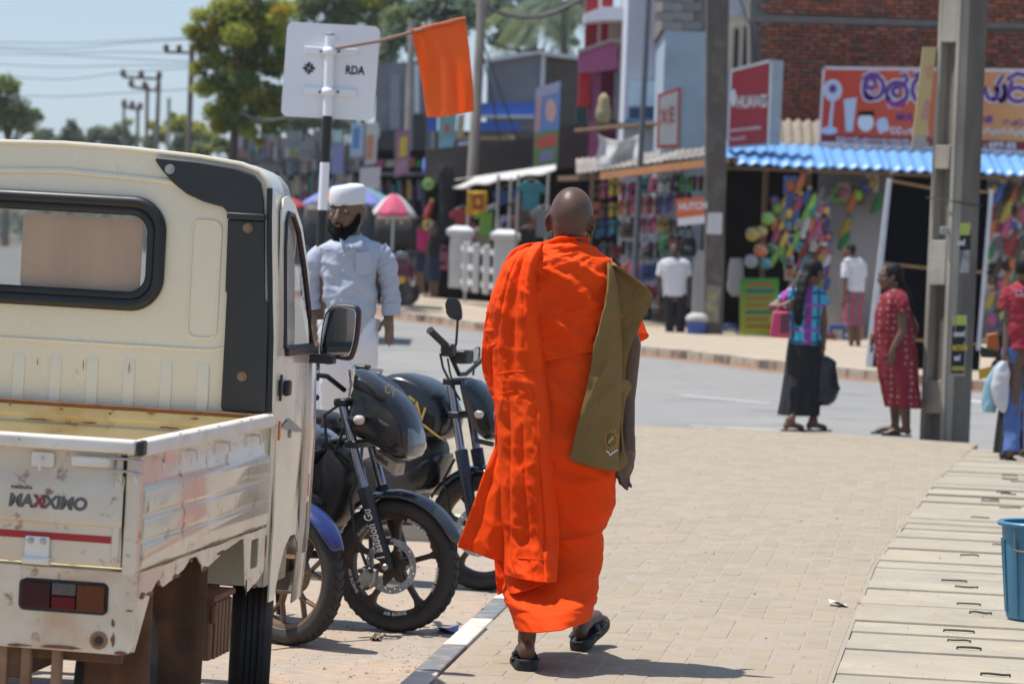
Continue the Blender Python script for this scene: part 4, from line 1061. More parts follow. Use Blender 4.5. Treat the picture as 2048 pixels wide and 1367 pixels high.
mb = MB(); pillow(mb, cp_([(776, 762), (790, 748), (822, 746), (862, 762), (892, 790), (908, 830), (904, 866), (886, 880), (850, 872), (820, 848), (792, 810)]), .15, prof=((-1, .76), (-.96, .84), (-.8, .94), (-.4, .99), (0, 1.0), (.4, .99), (.8, .94), (.96, .84), (1, .76)), n=56)
mb.build('fuel_tank', m_bpaint, bk2, smooth=80)
tk = c_(812, 798, -.152)
mb = MB(); exd = (c_(880, 852, -.15) - c_(800, 790, -.15)).normalized(); ezd = Vector((-exd.z, 0, exd.x))
text_mesh(mb, 'EN', .095, c_(808, 815, -.152), exd, ezd, bold=.002, shear=-.25, th=.004)
fr = (tk, X3, Z3, Vector((0, -1, 0)))
mb.build('tank_lettering', m_gold, bk2, smooth=0)
mb = MB(); mb.prism([(0, 0), (.16, 0), (.22, .008), (.02, .010)], (c_(822, 832, -.153), exd, ezd, Vector((0, -1, 0))), 0, .004); mb.build('tank_stripe', m_gold, bk2, smooth=0)
mb = MB(); pillow(mb, cp_([(930, 762), (950, 758), (985, 790), (1004, 830), (1004, 866), (986, 880), (962, 860), (944, 820)]), .11, n=40); mb.build('headlamp_cowl', m_bpaint, bk2)
mb = MB(); pillow(mb, cp_([(990, 815), (1010, 825), (1014, 860), (1000, 880), (988, 860)]), .085, n=24); mb.build('headlamp', m_lens, bk2)
for y_ in (-.17, .17):
	p = c_(955, 828, y_); mb = MB(); mb.tube([p + Vector((-.04, -y_ * .4, 0)), p], .012, 8); mb.build('indicator_stalk', m_bplast, bk2)
	mb = MB(); mb.ball(p + Vector((.008, 0, 0)), (.024, .02, .02), 14); mb.build('indicator', m_ind, bk2)
mb = MB(); mb.tube([c_(950, 880, -.1), c_(986, 888, -.12)], .012, 8); mb.build('crash_bar', m_bplast, bk2)
# handlebar: near grip points to the left and towards us
ge = c_(862, 662, -.36); gi = c_(893, 692, -.26); cl_ = c_(918, 748, -.04)
mb = MB(); mb.tube([ge, gi, lerp(gi, cl_, .5) + Vector((0, 0, .0)), cl_, cl_ + Vector((0, .08, 0)), lerp(cl_, gi, .5) + Vector((0, .34, 0)), gi + Vector((0, .52, 0)), ge + Vector((0, .72, 0))], .011, 10); mb.build('handlebar', m_bplast, bk2)
mb = MB(); mb.tube([lerp(ge, gi, -.08), ge, gi], [.020, .0175, .0175], 14); mb.build('grip', m_bplast, bk2)
mb = MB(); mb.tube([lerp(ge, gi, -.08) + Vector((0, .72, 0)), gi + Vector((0, .52, 0))], .0175, 14); mb.build('grip', m_bplast, bk2)
p = c_(898, 700, -.24); mb = MB(); mb.box(p.x - .035, p.x + .03, p.y - .03, p.y + .03, p.z - .03, p.z + .03); mb.build('switch_box', m_bplast, bk2, bevel=.012)
p = c_(925, 712, -.12); mb = MB(); mb.box(p.x - .03, p.x + .04, p.y - .05, p.y + .05, p.z - .035, p.z + .03); mb.build('meter_box', m_bplast, bk2, bevel=.012)
mb = MB(); mb.tube([c_(880, 705, -.28), c_(886, 735, -.2), c_(906, 775, -.1), c_(920, 800, -.08)], .006, 8); mb.build('cable', m_bplast, bk2)
mb = MB(); mb.tube([c_(895, 715, -.2), c_(900, 745, -.12), c_(912, 790, -.08)], .005, 8); mb.build('cable', m_bplast, bk2)
def bike_mirror(par, stem, c, outl, mt):
	t = thing('mirror', None, None, (0, 0, 0), local=True); t.parent = par
	mb = MB(); mb.tube(stem, .006, 8); mb.build('stem', m_bplast, t)
	P = cat([tuple(p) for p in outl + [outl[0]]], 30)[:-1]
	mb = MB(); mb.rings([[c + Vector((a * s, d, b_ * s)) for a, b_ in P] for s, d in ((1, -.004), (1.04, .0), (1.0, .010), (.7, .022), (.2, .027))]); mb.build('mirror_back', m_bplast, t, smooth=60)
	if mt: mb = MB(); mb.rings([[c + Vector((a * s, d, b_ * s)) for a, b_ in P] for s, d in ((.95, -.0045), (.92, -.006))]); mb.build('mirror_glass', mt, t)
mc1 = c_(906, 618, -.24)
bike_mirror(bk2, [c_(912, 690, -.22), c_(914, 664, -.235), c_(916, 632, -.24)], mc1, [(-.040, .02), (-.03, .045), (0, .052), (.03, .035), (.044, -.01), (.042, -.045), (.01, -.048), (-.028, -.028)], None)
mc2 = c_(944, 710, .22)
bike_mirror(bk2, [c_(946, 750, .2), c_(950, 722, .22), c_(950, 712, .22)], mc2, [(-.038, -.02), (-.02, .01), (.03, .042), (.040, .02), (.034, -.022), (0, -.032)], M('mirror_silver', (.6, .6, .62), .03, 1.0))
mb = MB(); pillow(mb, [(-.30, .56), (-.18, .64), (-.22, .48), (-.36, .42), (-.48, .52)], .15); mb.build('tank_shroud', m_bpaint, bk2)
bike_rear(bk2)
clutter(bk2, -1.27, 2)
# ---- third motorcycle: only its front wheel and blue fender clear the truck
FA = frame_of(574, 1288, -40)
bk3 = thing('motorcycle', 'motorcycle with bronze spoked front wheel and blue fender mostly behind the truck', 'motorcycle', FA.o, FA.rot, local=True)
cA = Vector((0, 0, WR)); wheel(bk3, cA, 'Y', True, False)
mb = MB(); mb.lathe([(.06, -.05), (.075, -.045), (.075, .045), (.06, .05)], cA, (0, 1, 0), 24); mb.build('drum_brake', m_rimbr, bk3)
fork(bk3, FA, cA, cA + Vector((-.14, 0, .32)), cA + Vector((-.25, 0, .58)), cA)
fender(bk3, cA, .312, 24, 150, m_bblue, .060)
mb = MB(); pillow(mb, [(-.30, .74), (-.22, .84), (-.36, .90), (-.60, .90), (-.80, .82), (-.60, .74)], .14); mb.build('fuel_tank', m_bblue, bk3)
mb = MB(); mb.tube([(-.22, -.36, .98), (-.24, -.2, 1.0), (-.24, 0, .92), (-.24, .2, 1.0), (-.22, .36, .98)], .012, 8); mb.build('handlebar', m_bplast, bk3)
mb = MB(); mb.ball((-.14, 0, .80), (.07, .08, .08), 16); mb.build('headlamp', m_lens, bk3)
bike_rear(bk3, paint=m_bblue)
# ================================================================== PEOPLE
def limb(mb, pts, rs, n=14):
	pts = [Vector(p) for p in pts]
	P, R_ = [], []
	for i in range(len(pts) - 1):
		for t in (0, .25, .5, .75):
			P.append(lerp(pts[i], pts[i + 1], t)); R_.append(lerp(rs[i], rs[i + 1], t))
	P.append(pts[-1]); R_.append(rs[-1])
	mb.tube(P, R_, n)
	for p, r in ((pts[0], rs[0]), (pts[-1], rs[-1])): mb.ball(p, r, n)
	for p, r in zip(pts[1:-1], rs[1:-1]): mb.ball(p, r * 1.0, n)
def facing(yaw, pitch=0.0, roll=0.0):
	"""columns: right of the viewer-facing head, forward = face direction"""
	return Matrix.Rotation(yaw, 3, 'Z') @ Matrix.Rotation(roll, 3, 'Y') @ Matrix.Rotation(pitch, 3, 'X')
def head_geo(mb, c, R_, s=1.0, ears=True):
	"""face looks along -Y of R_; c is the middle of the skull"""
	c = Vector(c); q = lambda x, y, z: c + R_ @ Vector((x * s, y * s, z * s))
	mb.ball(q(0, .012, .018), Vector((.078, .096, .100)) * s, 28, R_)
	mb.ball(q(0, -.018, -.045), Vector((.064, .078, .075)) * s, 24, R_)
	mb.ball(q(0, -.052, -.092), Vector((.040, .036, .030)) * s, 18, R_)
	mb.ball(q(0, .045, -.045), Vector((.062, .058, .07)) * s, 18, R_)
	mb.tube([q(0, -.088, .010), q(0, -.103, -.018), q(0, -.112, -.034), q(0, -.096, -.043)], [.010 * s, .013 * s, .017 * s, .011 * s], 12)
	mb.ball(q(-.016, -.094, -.038), .010 * s, 8); mb.ball(q(.016, -.094, -.038), .010 * s, 8)
	mb.ball(q(0, -.082, -.068), Vector((.026, .016, .008)) * s, 12, R_); mb.ball(q(0, -.080, -.080), Vector((.023, .016, .008)) * s, 12, R_)
	for sx in (-1, 1):
		mb.ball(q(sx * .032, -.078, .020), Vector((.026, .018, .010)) * s, 12, R_)
		mb.ball(q(sx * .045, -.066, -.028), Vector((.022, .02, .02)) * s, 12, R_)
		if ears:
			er = R_ @ Matrix.Rotation(rad(-24 * sx), 3, 'Z')
			mb.ball(q(sx * .084, .012, -.012), Vector((.010, .021, .034)) * s, 14, er)
			mb.ball(q(sx * .088, .022, -.004), Vector((.008, .013, .027)) * s, 12, er)
			mb.ball(q(sx * .080, .004, -.038), Vector((.009, .011, .012)) * s, 10, er)
def hand_geo(mb, wrist, fdir, nrm, thumb, curl=.5, s=1.0, spread=.0):
	"""palm from the wrist along fdir, back of the hand towards nrm, thumb side = thumb(+1/-1) along fdir x nrm"""
	f = Vector(fdir).normalized(); n_ = Vector(nrm); n_ = (n_ - f * n_.dot(f)).normalized(); sd = f.cross(n_) * thumb
	wv = Vector(wrist)
	mr = Matrix((sd, f, n_)).transposed()
	mb.ball(wv + f * .045 * s, Vector((.040, .052, .017)) * s, 16, mr)
	mb.tube([wv - f * .02 * s, wv + f * .03 * s], [.025 * s, .028 * s], 12)
	for k, (off, ln) in enumerate(((.030, .070), (.010, .080), (-.010, .074), (-.029, .058))):
		p = wv + f * (.082 - .004 * abs(k - 1)) * s + sd * off * s
		ang = 0.25 * curl; pts = [p - f * .02 * s, p]; d = f.copy()
		for j, seg in enumerate((.42, .32, .26)):
			ang = curl * (0.75 + .25 * j) * (1 + .06 * k)
			d = (d * math.cos(ang) - n_ * math.sin(ang)) if j == 0 else (Matrix.Rotation(ang * (1 if True else 0), 3, n_.cross(f).normalized() * -1) @ d)
			p = p + (d + sd * spread * (1.5 - k)).normalized() * (ln * seg * s); pts.append(p)
		mb.tube(pts, [.0095 * s, .0095 * s, .009 * s, .0082 * s, .007 * s], 10); mb.ball(pts[-1], .0072 * s, 8)
	p = wv + f * .02 * s + sd * .030 * s
	t2 = p + (f * .6 + sd * .55 - n_ * .35).normalized() * .04 * s; t3 = t2 + (f * .9 + sd * .1 - n_ * .5 * (curl + .3)).normalized() * .030 * s
	mb.tube([p - sd * .012 * s, p, t2, t3], [.012 * s, .0125 * s, .0105 * s, .008 * s], 10); mb.ball(t3, .0085 * s, 8)
def skin(mb, name, mat, parent, voxel=.009, smooth=6):
	o = mb.build(name, mat, parent, smooth=180)
	r = o.modifiers.new('r', 'REMESH'); r.mode = 'VOXEL'; r.voxel_size = voxel; r.use_smooth_shade = True
	q = o.modifiers.new('s', 'SMOOTH'); q.factor = .5; q.iterations = smooth
	bake(o); o.data.polygons.foreach_set('use_smooth', [True] * len(o.data.polygons))
	if not o.data.materials: o.data.materials.append(mat)
	# keep the one continuous surface
	bm = bmesh.new(); bm.from_mesh(o.data); bm.verts.ensure_lookup_table()
	seenv = set(); best = []
	for v in bm.verts:
		if v.index in seenv: continue
		st = [v]; comp = []; seenv.add(v.index)
		while st:
			a = st.pop(); comp.append(a)
			for e in a.link_edges:
				b = e.other_vert(a)
				if b.index not in seenv: seenv.add(b.index); st.append(b)
		best.append(comp)
	best.sort(key=len, reverse=True)
	kill = [v for c in best[1:] for v in c]
	if kill: bmesh.ops.delete(bm, geom=kill, context='VERTS'); bm.to_mesh(o.data)
	bm.free()
	return o
def wr(x, z, seed, ang=0.0, sx=1.0, sz=1.0, p=2.5):
	c, s_ = math.cos(ang), math.sin(ang)
	u, v = (x * c + z * s_) * sx, (-x * s_ + z * c) * sz
	n_ = noise.noise(Vector((u, v, seed))) * .7 + noise.noise(Vector((u * 2.1 + 5, v * 2.1, seed + 3))) * .3
	return max(0.0, 1 - abs(n_) * 2.2) ** p
class Cloth:
	"""closed sleeve of cloth: rows (pyL, xL, pyR, xR, near, far, yc) in photo pixels at depth d"""
	def __init__(s, d, rows, nv=60):
		s.d = d; s.rows = cat([tuple(float(q) for q in r) for r in rows], nv)
	def point(s, v, th, fold=None, ex=2.3, gap=0.0):
		k = v * (len(s.rows) - 1); j = min(int(k), len(s.rows) - 2); t = k - j
		a, b = s.rows[j], s.rows[j + 1]; r = [lerp(p, q, t) for p, q in zip(a, b)]
		L_, R_ = W(r[1], r[0], s.d), W(r[3], r[2], s.d)
		mid, hv = (L_ + R_) / 2, (R_ - L_) / 2
		c, sn = math.cos(th), math.sin(th)
		cx = math.copysign(abs(c) ** (2 / ex), c); sy = math.copysign(abs(sn) ** (2 / ex), sn)
		dep = r[4] if sn > 0 else r[5]
		p = mid + hv * cx + Vector((0, r[6] - sy * dep, 0))
		nr = Vector((c * dep, -sn * hv.length, 0))
		if nr.length > 1e-6: nr.normalize()
		if fold: p = p + nr * fold(th, v, p)
		return p + nr * gap
	def build(s, name, mat, parent, fold=None, n=72, nv=90, ex=2.3, cap=True, solid=.004, gap=0.0, sm=180):
		mb = MB()
		rs = [[s.point(j / nv, 2 * math.pi * i / n, fold, ex, gap) for i in range(n)] for j in range(nv + 1)]
		mb.rings(rs, True, False)
		return mb.build(name, mat, parent, smooth=sm, solid=solid, fixn=True)
def drape(name, d, rows, fn, mat, parent, nu=48, nv=110, solid=.004):
	"""open sheet: rows (pyL, xL, pyR, xR); fn(u, v, p) gives the depth y"""
	R_ = cat([tuple(float(q) for q in r) for r in rows], nv)
	mb = MB()
	def f(u, v):
		r = R_[min(nv, int(round(v * nv)))]
		p = W(lerp(r[1], r[3], u), lerp(r[0], r[2], u), d)
		p.y = fn(u, v, p); return p
	mb.grid(f, nu, nv)
	return mb.build(name, mat, parent, smooth=180, solid=solid)
m_skin = M('skin_brown', (.105, .056, .038), .48, var=.08, vs=14, bump=.05, bs=220)
m_skin2 = M('skin_brown_dark', (.075, .038, .025), .5, var=.08, vs=14)
m_skin3 = M('skin_brown_warm', (.13, .068, .042), .5, var=.08, vs=14)
m_hair = M('black_hair', (.011, .010, .0095), .6, spec=.2, var=.25, vs=40, bump=.3, bs=90, stretch=(1, 1, .25))
m_eye = M('eye_white', (.55, .53, .5), .25, var=0)
m_iris = M('eye_dark', (.012, .008, .006), .15, var=0)
m_sole = M('sandal_black', (.016, .0155, .0155), .7, var=.15, vs=30, bump=.1, bs=150)
def eyes(par, c, R_, s=1.0):
	for sx in (-1, 1):
		e = MB().ball(Vector(c) + R_ @ Vector((sx * .032, -.084, .004)) * s, Vector((.0135, .010, .0065)) * s, 12, R_).build('eye', m_eye, par)
		MB().ball(Vector(c) + R_ @ Vector((sx * .032, -.0915, .004)) * s, Vector((.006, .004, .006)) * s, 10, R_).build('iris', m_iris, e)
		MB().tube([Vector(c) + R_ @ Vector((sx * a, -.094 + .5 * (a - .03) ** 2 * 20, b)) * s for a, b in ((.014, .022), (.03, .027), (.048, .020))], [.003 * s, .0045 * s, .002 * s], 8).build('eyebrow', m_hair, par)
# ------------------------------------------------------------------ the monk
MD = 11.9
monk = thing('person', 'shaven-headed person in a long bright orange robe and black sandals walking away', 'person', (.22, MD, 0))
m_mskin = M('monk_skin', (.135, .070, .044), .44, var=.12, vs=16, bump=.18, bs=420, spec=.32, bdist=.002, col2=(.10, .052, .034), mix=.4, mscale=9, sharp=.2, col3=(.075, .048, .038), mix3=.46, m3scale=240)
mb = MB()
RH = facing(math.pi - .10, 0.05, rad(-3))
hc = W(1143, 431, MD)
q = lambda x, y, z: hc + RH @ Vector((x, y, z))
mb.ball(q(0, .005, .006), Vector((.0785, .098, .099)), 36, RH)
mb.ball(q(0, .030, -.03), Vector((.066, .064, .074)), 28, RH)
mb.ball(q(0, -.02, -.05), Vector((.062, .078, .075)), 24, RH)
mb.ball(q(0, -.05, -.092), Vector((.040, .036, .030)), 18, RH)
mb.tube([q(0, -.09, .005), q(0, -.105, -.02), q(0, -.11, -.036), q(0, -.096, -.045)], [.010, .013, .017, .011], 12)
for sx in (-1, 1):
	er = RH @ Matrix.Rotation(rad(-38 * sx), 3, 'Z') @ Matrix.Rotation(rad(-8 * sx), 3, 'Y')
	ec = (sx * .0775, .008, -.030)
	mb.ball(q(*ec), Vector((.007, .020, .031)), 16, er); mb.tube([q(ec[0] + sx * .004, ec[1] + .012, ec[2] - .024), q(ec[0] + sx * .012, ec[1] + .024, ec[2] - .008), q(ec[0] + sx * .012, ec[1] + .022, ec[2] + .016), q(ec[0] + sx * .005, ec[1] + .008, ec[2] + .030), q(ec[0], ec[1] - .01, ec[2] + .02)], [.007, .0065, .0065, .006, .005], 10)
	mb.ball(q(ec[0] + sx * .001, ec[1] + .004, ec[2] - .034), Vector((.007, .009, .011)), 10, er)
nk = W(1136, 545, MD)
limb(mb, [q(0, .012, -.06), lerp(q(0, .012, -.06), nk, .45), nk], [.058, .058, .085], 20)
pel = W(1110, 830, MD)
mb.rings([[W(x, py, MD) + Vector((0, 0, 0)) + Vector((math.cos(a) * hw, math.sin(a) * hd, 0)) for a in [2 * math.pi * i / 20 for i in range(20)]] for x, py, hw, hd in ((1136, 510, .07, .07), (1130, 545, .17, .09), (1122, 620, .165, .105), (1116, 720, .145, .10), (1112, 800, .155, .105), (1110, 880, .15, .10))])
RW = W(1255, 884, MD - .02)
limb(mb, [W(1207, 556, MD), W(1262 - 4, 690, MD + .02), W(1249, 800, MD + .04), RW], [.06, .046, .040, .028])
hand_geo(mb, RW, W(1250, 960, MD - .04) - RW, Vector((.75, -.6, 0)), -1, .62, 1.16)
limb(mb, [W(1040, 556, MD), W(1000, 700, MD + .02), W(1030, 690, MD + .22), W(1080, 660, MD + .25)], [.06, .046, .038, .027])
LA, RA = G(1052, 1340), G(1160, 1300)
la, ra = LA + Vector((0, .03, .125)), RA + Vector((.0, .03, .115))
limb(mb, [W(1080, 870, MD), W(1062, 1090, MD - .02), lerp(W(1062, 1090, MD - .02), la, .45), la + Z3 * .03, la], [.085, .055, .052, .034, .034])
limb(mb, [W(1145, 870, MD), W(1155, 1080, MD + .14), lerp(W(1155, 1080, MD + .14), ra, .45), ra + Z3 * .03, ra], [.085, .055, .052, .034, .034])
def foot_geo(mb, heel, yaw, pitch, s=1.0):
	"""heel point on the ground; the foot runs along +Y turned by yaw and lifted by pitch"""
	R_ = Matrix.Rotation(yaw, 3, 'Z') @ Matrix.Rotation(pitch, 3, 'X')
	f = lambda x, y, z: Vector(heel) + R_ @ Vector((x * s, y * s, z * s))
	mb.ball(f(0, .004, .040), Vector((.031, .034, .038)) * s, 18, R_)
	mb.ball(f(0, .03, .085), Vector((.034, .036, .05)) * s, 18, R_)
	mb.tube([f(0, .02, .045), f(0, .09, .045), f(0, .16, .032), f(0, .20, .022)], [.032 * s, .034 * s, .036 * s, .028 * s], 14, flat=.8)
	for k in range(5): mb.tube([f((k - 2) * .016, .17, .02), f((k - 2) * .018, .215 - .008 * abs(k - 1.2), .014), f((k - 2) * .018, .235 - .012 * k, .010)], [.011 * s, .010 * s, .008 * s], 8)
	return f
TH = Vector((0, 0, .030))
foot_geo(mb, LA + TH + Vector((0, -.0, .0)), rad(3), rad(-3)); foot_geo(mb, RA + TH + Vector((0, 0, .01)), rad(-20), rad(16))
mbody = skin(mb, 'body', m_mskin, monk, .0068, 5)
# sandals
def sandal(heel, yaw, pitch, par):
	R_ = Matrix.Rotation(yaw, 3, 'Z') @ Matrix.Rotation(pitch, 3, 'X')
	f = lambda x, y, z: Vector(heel) + R_ @ Vector((x, y, z))
	out = [(-.030, -.022), (0, -.034), (.030, -.022), (.041, .02), (.040, .08), (.048, .16), (.044, .22), (.015, .262), (-.020, .255), (-.043, .21), (-.043, .15), (-.036, .08), (-.040, .02)]
	ol = [p for p in cat(out + [out[0]], 52)][:-1]
	sl = thing('sandal', None, None, (0, 0, 0)); sl.parent = par; sl['_o'] = par['_o']
	mb = MB(); mb.rings([[f(x * s_, y, z) for x, y in ol] for s_, z in ((1.0, .0), (1.06, .006), (1.10, .02), (1.08, .030), (1.0, .034))]); mb.build('sole', m_sole, sl, smooth=50)
	# heel cup and straps
	mb = MB(); n_ = 12
	mb.rings([[f(.038 * math.sin(t_), -.006 - .030 * math.cos(t_) + (.03 * (abs(t_) / 1.7) ** 2), z) for t_ in [-1.9 + 3.8 * i / n_ for i in range(n_ + 1)]] for z in (.030, .041)], closed=False); mb.build('heel_strap', m_sole, sl, solid=.005)
	for y0, y1, h in ((.10, .075, .078), (.16, .175, .056)):
		mb = MB(); mb.rings([[f(.046 * math.cos(t_), yy, .022 + (h - .018) * math.sin(t_)) for t_ in [math.pi * i / 14 for i in range(15)]] for yy in (y0 - .018, y0 + .018)], closed=False); mb.build('strap', m_sole, sl, solid=.005)
	for sx in (-1, 1):
		mb = MB(); mb.tube([f(sx * .042, .11, .03), f(sx * .045, .06, .040), f(sx * .041, .015, .038)], .009, 8, flat=.35); mb.build('strap', m_sole, sl)
sandal(LA, rad(3), rad(-3), monk); sandal(RA + Vector((0, 0, .008)), rad(-20), rad(16), monk)
m_robe = M('orange_cotton', (.95, .062, .002), .78, var=.06, vs=3, col2=(.97, .095, .008), mix=.5, mscale=2.2, sharp=.3, bump=.25, bs=520, trans=.16, spec=.15, sheen=.0, bdist=.0015)
A_rows = [(473, 1112, 475, 1168, .065, .07, 0), (484, 1098, 486, 1174, .08, .08, 0), (496, 1056, 498, 1188, .10, .10, .0), (510, 1030, 511, 1204, .115, .11, 0), (530, 1012, 526, 1221, .13, .13, 0), (560, 1000, 552, 1231, .145, .15, 0),
		  (600, 986, 590, 1236, .150, .18, 0), (645, 974, 628, 1240, .150, .20, 0), (690, 978, 660, 1238, .150, .20, 0), (738, 992, 690, 1232, .152, .20, 0)]
B_rows = [(672, 1000, 660, 1228, .125, .13, 0), (730, 996, 712, 1236, .132, .14, 0), (800, 998, 795, 1240, .15, .15, 0), (870, 996, 868, 1237, .165, .15, 0), (937, 997, 937, 1229, .165, .15, 0), (1001, 1001, 1001, 1228, .155, .16, 0), (1040, 1004, 1040, 1216, .15, .16, 0.01),
		  (1063, 1006, 1062, 1203, .15, .16, .01), (1079, 1006, 1078, 1206, .152, .16, .01), (1112, 1007, 1108, 1204, .15, .15, .01), (1155, 1010, 1152, 1197, .20, .20, .01), (1180, 1013, 1176, 1189, .27, .23, .02), (1216, 1022, 1206, 1182, .36, .28, .02), (1246, 1028, 1226, 1176, .42, .30, .02)]
def crum(x, z, seed, sx, sz, ang=0.0):
	"""flat facets meeting in sharp creases, like pressed cotton"""
	c, s_ = math.cos(ang), math.sin(ang)
	d = noise.voronoi(Vector(((x * c + z * s_) * sx + .35 * noise.noise(Vector((x * 6, z * 6, seed))), (-x * s_ + z * c) * sz, seed)))[0]
	return (d[0] / d[1]) ** 1.5 * .7
def foldA(th, v, p):
	x, z = p.x, p.z
	side = max(0, math.sin(th))
	f = .034 * crum(x, z, 1.3, 4.0, 9, rad(-34)) + .022 * crum(x, z, 5.1, 9, 19, rad(20)) + .012 * crum(x, z, 4.6, 15, 26, rad(-48)) + .010 * wr(x, z, 4.1, rad(-30), 2.5, 13, 3) + .006 * crum(x, z, 8.8, 28, 44, rad(-30))
	col = .013 * math.sin(34 * v + 2.5 * math.sin(th * 1.5)) * smst(.30, .10, v)
	lip = .007 * smst(.965, .985, v)
	return (f - .024) * (.25 + .75 * side) + col + lip
def foldB(th, v, p):
	x, z = p.x, p.z
	a = rad(-16 + 30 * smst(.25, .9, v))
	sw = .022 * wr(x, z - 2.4 * (x - .2) ** 2, 6.2, a, 1.3, 7, 2.2) + .018 * crum(x, z, 3.0, 3, 9, rad(-24)) + .008 * crum(x, z, 3.7, 7, 18, rad(-34)) + .007 * wr(x, z, 11.0, rad(-40), 2, 15, 3) + .005 * crum(x, z, 7.0, 14, 30, rad(-20))
	bell = .010 * math.sin(th * 3 + 7 * v) * smst(.55, .95, v)
	hem = .006 * (smst(.87, .88, v) - smst(.895, .905, v))
	return (sw - .014) * (.2 + .8 * abs(math.sin(th))) + bell + hem
clA = Cloth(MD, A_rows); clB = Cloth(MD, B_rows)
clB.build('lower_robe', m_robe, monk, foldB, n=150, nv=200)
upr = clA.build('upper_robe', m_robe, monk, foldA, n=170, nv=170, gap=.006)
def back_y(p, extra=0.0):
	"""depth of the robe's back at a point"""
	z = p.z
	tab = MONKTAB
	for (z1, x1a, x1b, d1), (z2, x2a, x2b, d2) in zip(tab, tab[1:]):
		if z2 <= z <= z1:
			t = (z1 - z) / (z1 - z2); xa, xb, dd = lerp(x1a, x2a, t), lerp(x1b, x2b, t), lerp(d1, d2, t)
			u = (p.x - (xa + xb) / 2) / ((xb - xa) / 2) * .985
			return MD - dd * max(0.0, 1 - min(1, abs(u)) ** 2.3) ** (1 / 2.3) + max(0, abs(u) - 1) * .05
	return MD
MONKTAB = []
for r in clA.rows[:-6] + [q_ for q_ in clB.rows if q_[0] > 735]:
	a_, b_ = W(r[1], r[0], MD), W(r[3], r[2], MD); MONKTAB.append(((a_.z + b_.z) / 2, a_.x, b_.x, r[4]))
MONKTAB.sort(reverse=True)
MONKTAB = [tuple(sum(MONKTAB[min(max(i + k, 0), len(MONKTAB) - 1)][c] for k in range(-9, 10)) / 19 if c else MONKTAB[i][0] for c in range(4)) for i in range(len(MONKTAB))]
def tri(x):
	x = x % 1.0
	return 1 - abs(2 * x - 1) ** 1.4
CRS = [(.12, .012, .3), (.30, .020, 1.7), (.55, .022, 4.0), (.78, .014, 6.6)]
def pleatC(u, v, p):
	a = .014 * math.sin(u * 9 + 2.2 * v + 1.5 * noise.noise(Vector((u * 2, v * 2, 3))))
	for e, dp, sd in CRS:       # a few deep fold lines that wander as they fall
		ee = e + .11 * noise.noise(Vector((v * 2.2, sd, 0))) + .10 * (v - .4) * (e - .5)
		dd = u - ee; k = .6 + .6 * noise.noise(Vector((v * 3, sd, 5)))
		a += dp * max(.15, k) * ((1 - math.exp(-max(0, dd) / .05)) * math.exp(-max(0, dd) / .14) * 2.2 if dd > 0 else -.25 * math.exp(dd / .025))
	a += .016 * crum(p.x, p.z, 3.3, 10, 3.5, rad(9)) + .016 * crum(p.x, p.z, 2.3, 5, 7, rad(-28)) + .013 * crum(p.x, p.z, 8.3, 12, 14, rad(20)) * (.35 + .65 * smst(.5, .85, v)) + .005 * crum(p.x, p.z, 5.5, 26, 24)
	edge = .014 * smst(.93, 1.0, u)
	return back_y(p) - .026 - a + edge - .035 * smst(.5, 1, v) * smst(1, .2, u)
C_rows = [(487, 1056, 484, 1086), (492, 1040, 491, 1083), (505, 1021, 503, 1080), (530, 1007, 530, 1074), (560, 994, 560, 1072), (600, 982, 600, 1074), (640, 972, 640, 1078), (700, 964, 700, 1085), (742, 966, 742, 1089), (780, 979, 780, 1095), (813, 989, 813, 1099), (893, 990, 893, 1104), (950, 986, 950, 1108), (1039, 986, 1039, 1116), (1100, 988, 1105, 1115), (1140, 1008, 1150, 1111)]
shd = drape('shoulder_drape', MD, C_rows, pleatC, m_robe, monk, 96, 220)
def fE(u, v, p): return back_y(p) - .014 - .008 * tri(u * 3 + .4) - .03 * v * (1 - u) - .022 * crum(p.x, p.z, 5.3, 8, 12, rad(-20))
drape('drape_under_layer', MD, [(1000, 990, 1000, 1090), (1080, 987, 1080, 1088), (1120, 989, 1120, 1086), (1186, 995, 1153, 1086)], fE, m_robe, monk, 60, 80)
def fD(u, v, p):
	return MD - .06 - .075 * u + .05 * (1 - u) * v - .024 * tri(u * 2.0 + .3 + .3 * v) * smst(0, .4, v) - .024 * crum(p.x, p.z, 6.6, 11, 7, rad(18))
drape('drape_tail', MD, [(850, 1000, 850, 1012), (880, 994, 880, 1020), (950, 966, 950, 1030), (1000, 949, 1005, 1035), (1050, 930, 1065, 1040), (1091, 915, 1128, 1040)], fD, m_robe, monk, 60, 90)
# stitched seams lying on the cloth
from mathutils.bvhtree import BVHTree
def seam(par, pts, mat, r=.0022, nm='seam'):
	off = Vector(monk['_o']); bv = BVHTree.FromPolygons([v.co + off for v in par.data.vertices], [tuple(p.vertices) for p in par.data.polygons]); P = []
	for (xa, ya), (xb, yb) in zip(pts, pts[1:]):
		for i in range(8):
			h_ = bv.ray_cast(C_O, sight(lerp(xa, xb, i / 8), lerp(ya, yb, i / 8)))
			if h_[0] is not None: P.append(h_[0] - Y3 * .003)
	if len(P) > 2: MB().tube(P, r, 6).build(nm, mat, par)
for pts in ([(998, 748), (1022, 742), (1088, 742)], [(998, 788), (1030, 780)], [(1016, 545), (1030, 570), (1032, 590)], [(992, 1112), (1112, 1120)], [(1078, 505), (1074, 560), (1080, 640), (1090, 740), (1102, 880), (1110, 1000), (1112, 1100)]): seam(shd, pts, m_robe)
# sleeve fold of the robe that shows past the arm
def fS(u, v, p): return MD + .02 + .10 * u - .02 * math.sin(3 * v)
drape('sleeve_fold', MD, [(640, 1240, 641, 1287), (660, 1240, 662, 1294), (676, 1238, 674, 1299), (700, 1232, 684, 1284)], fS, m_robe, monk, 20, 20)
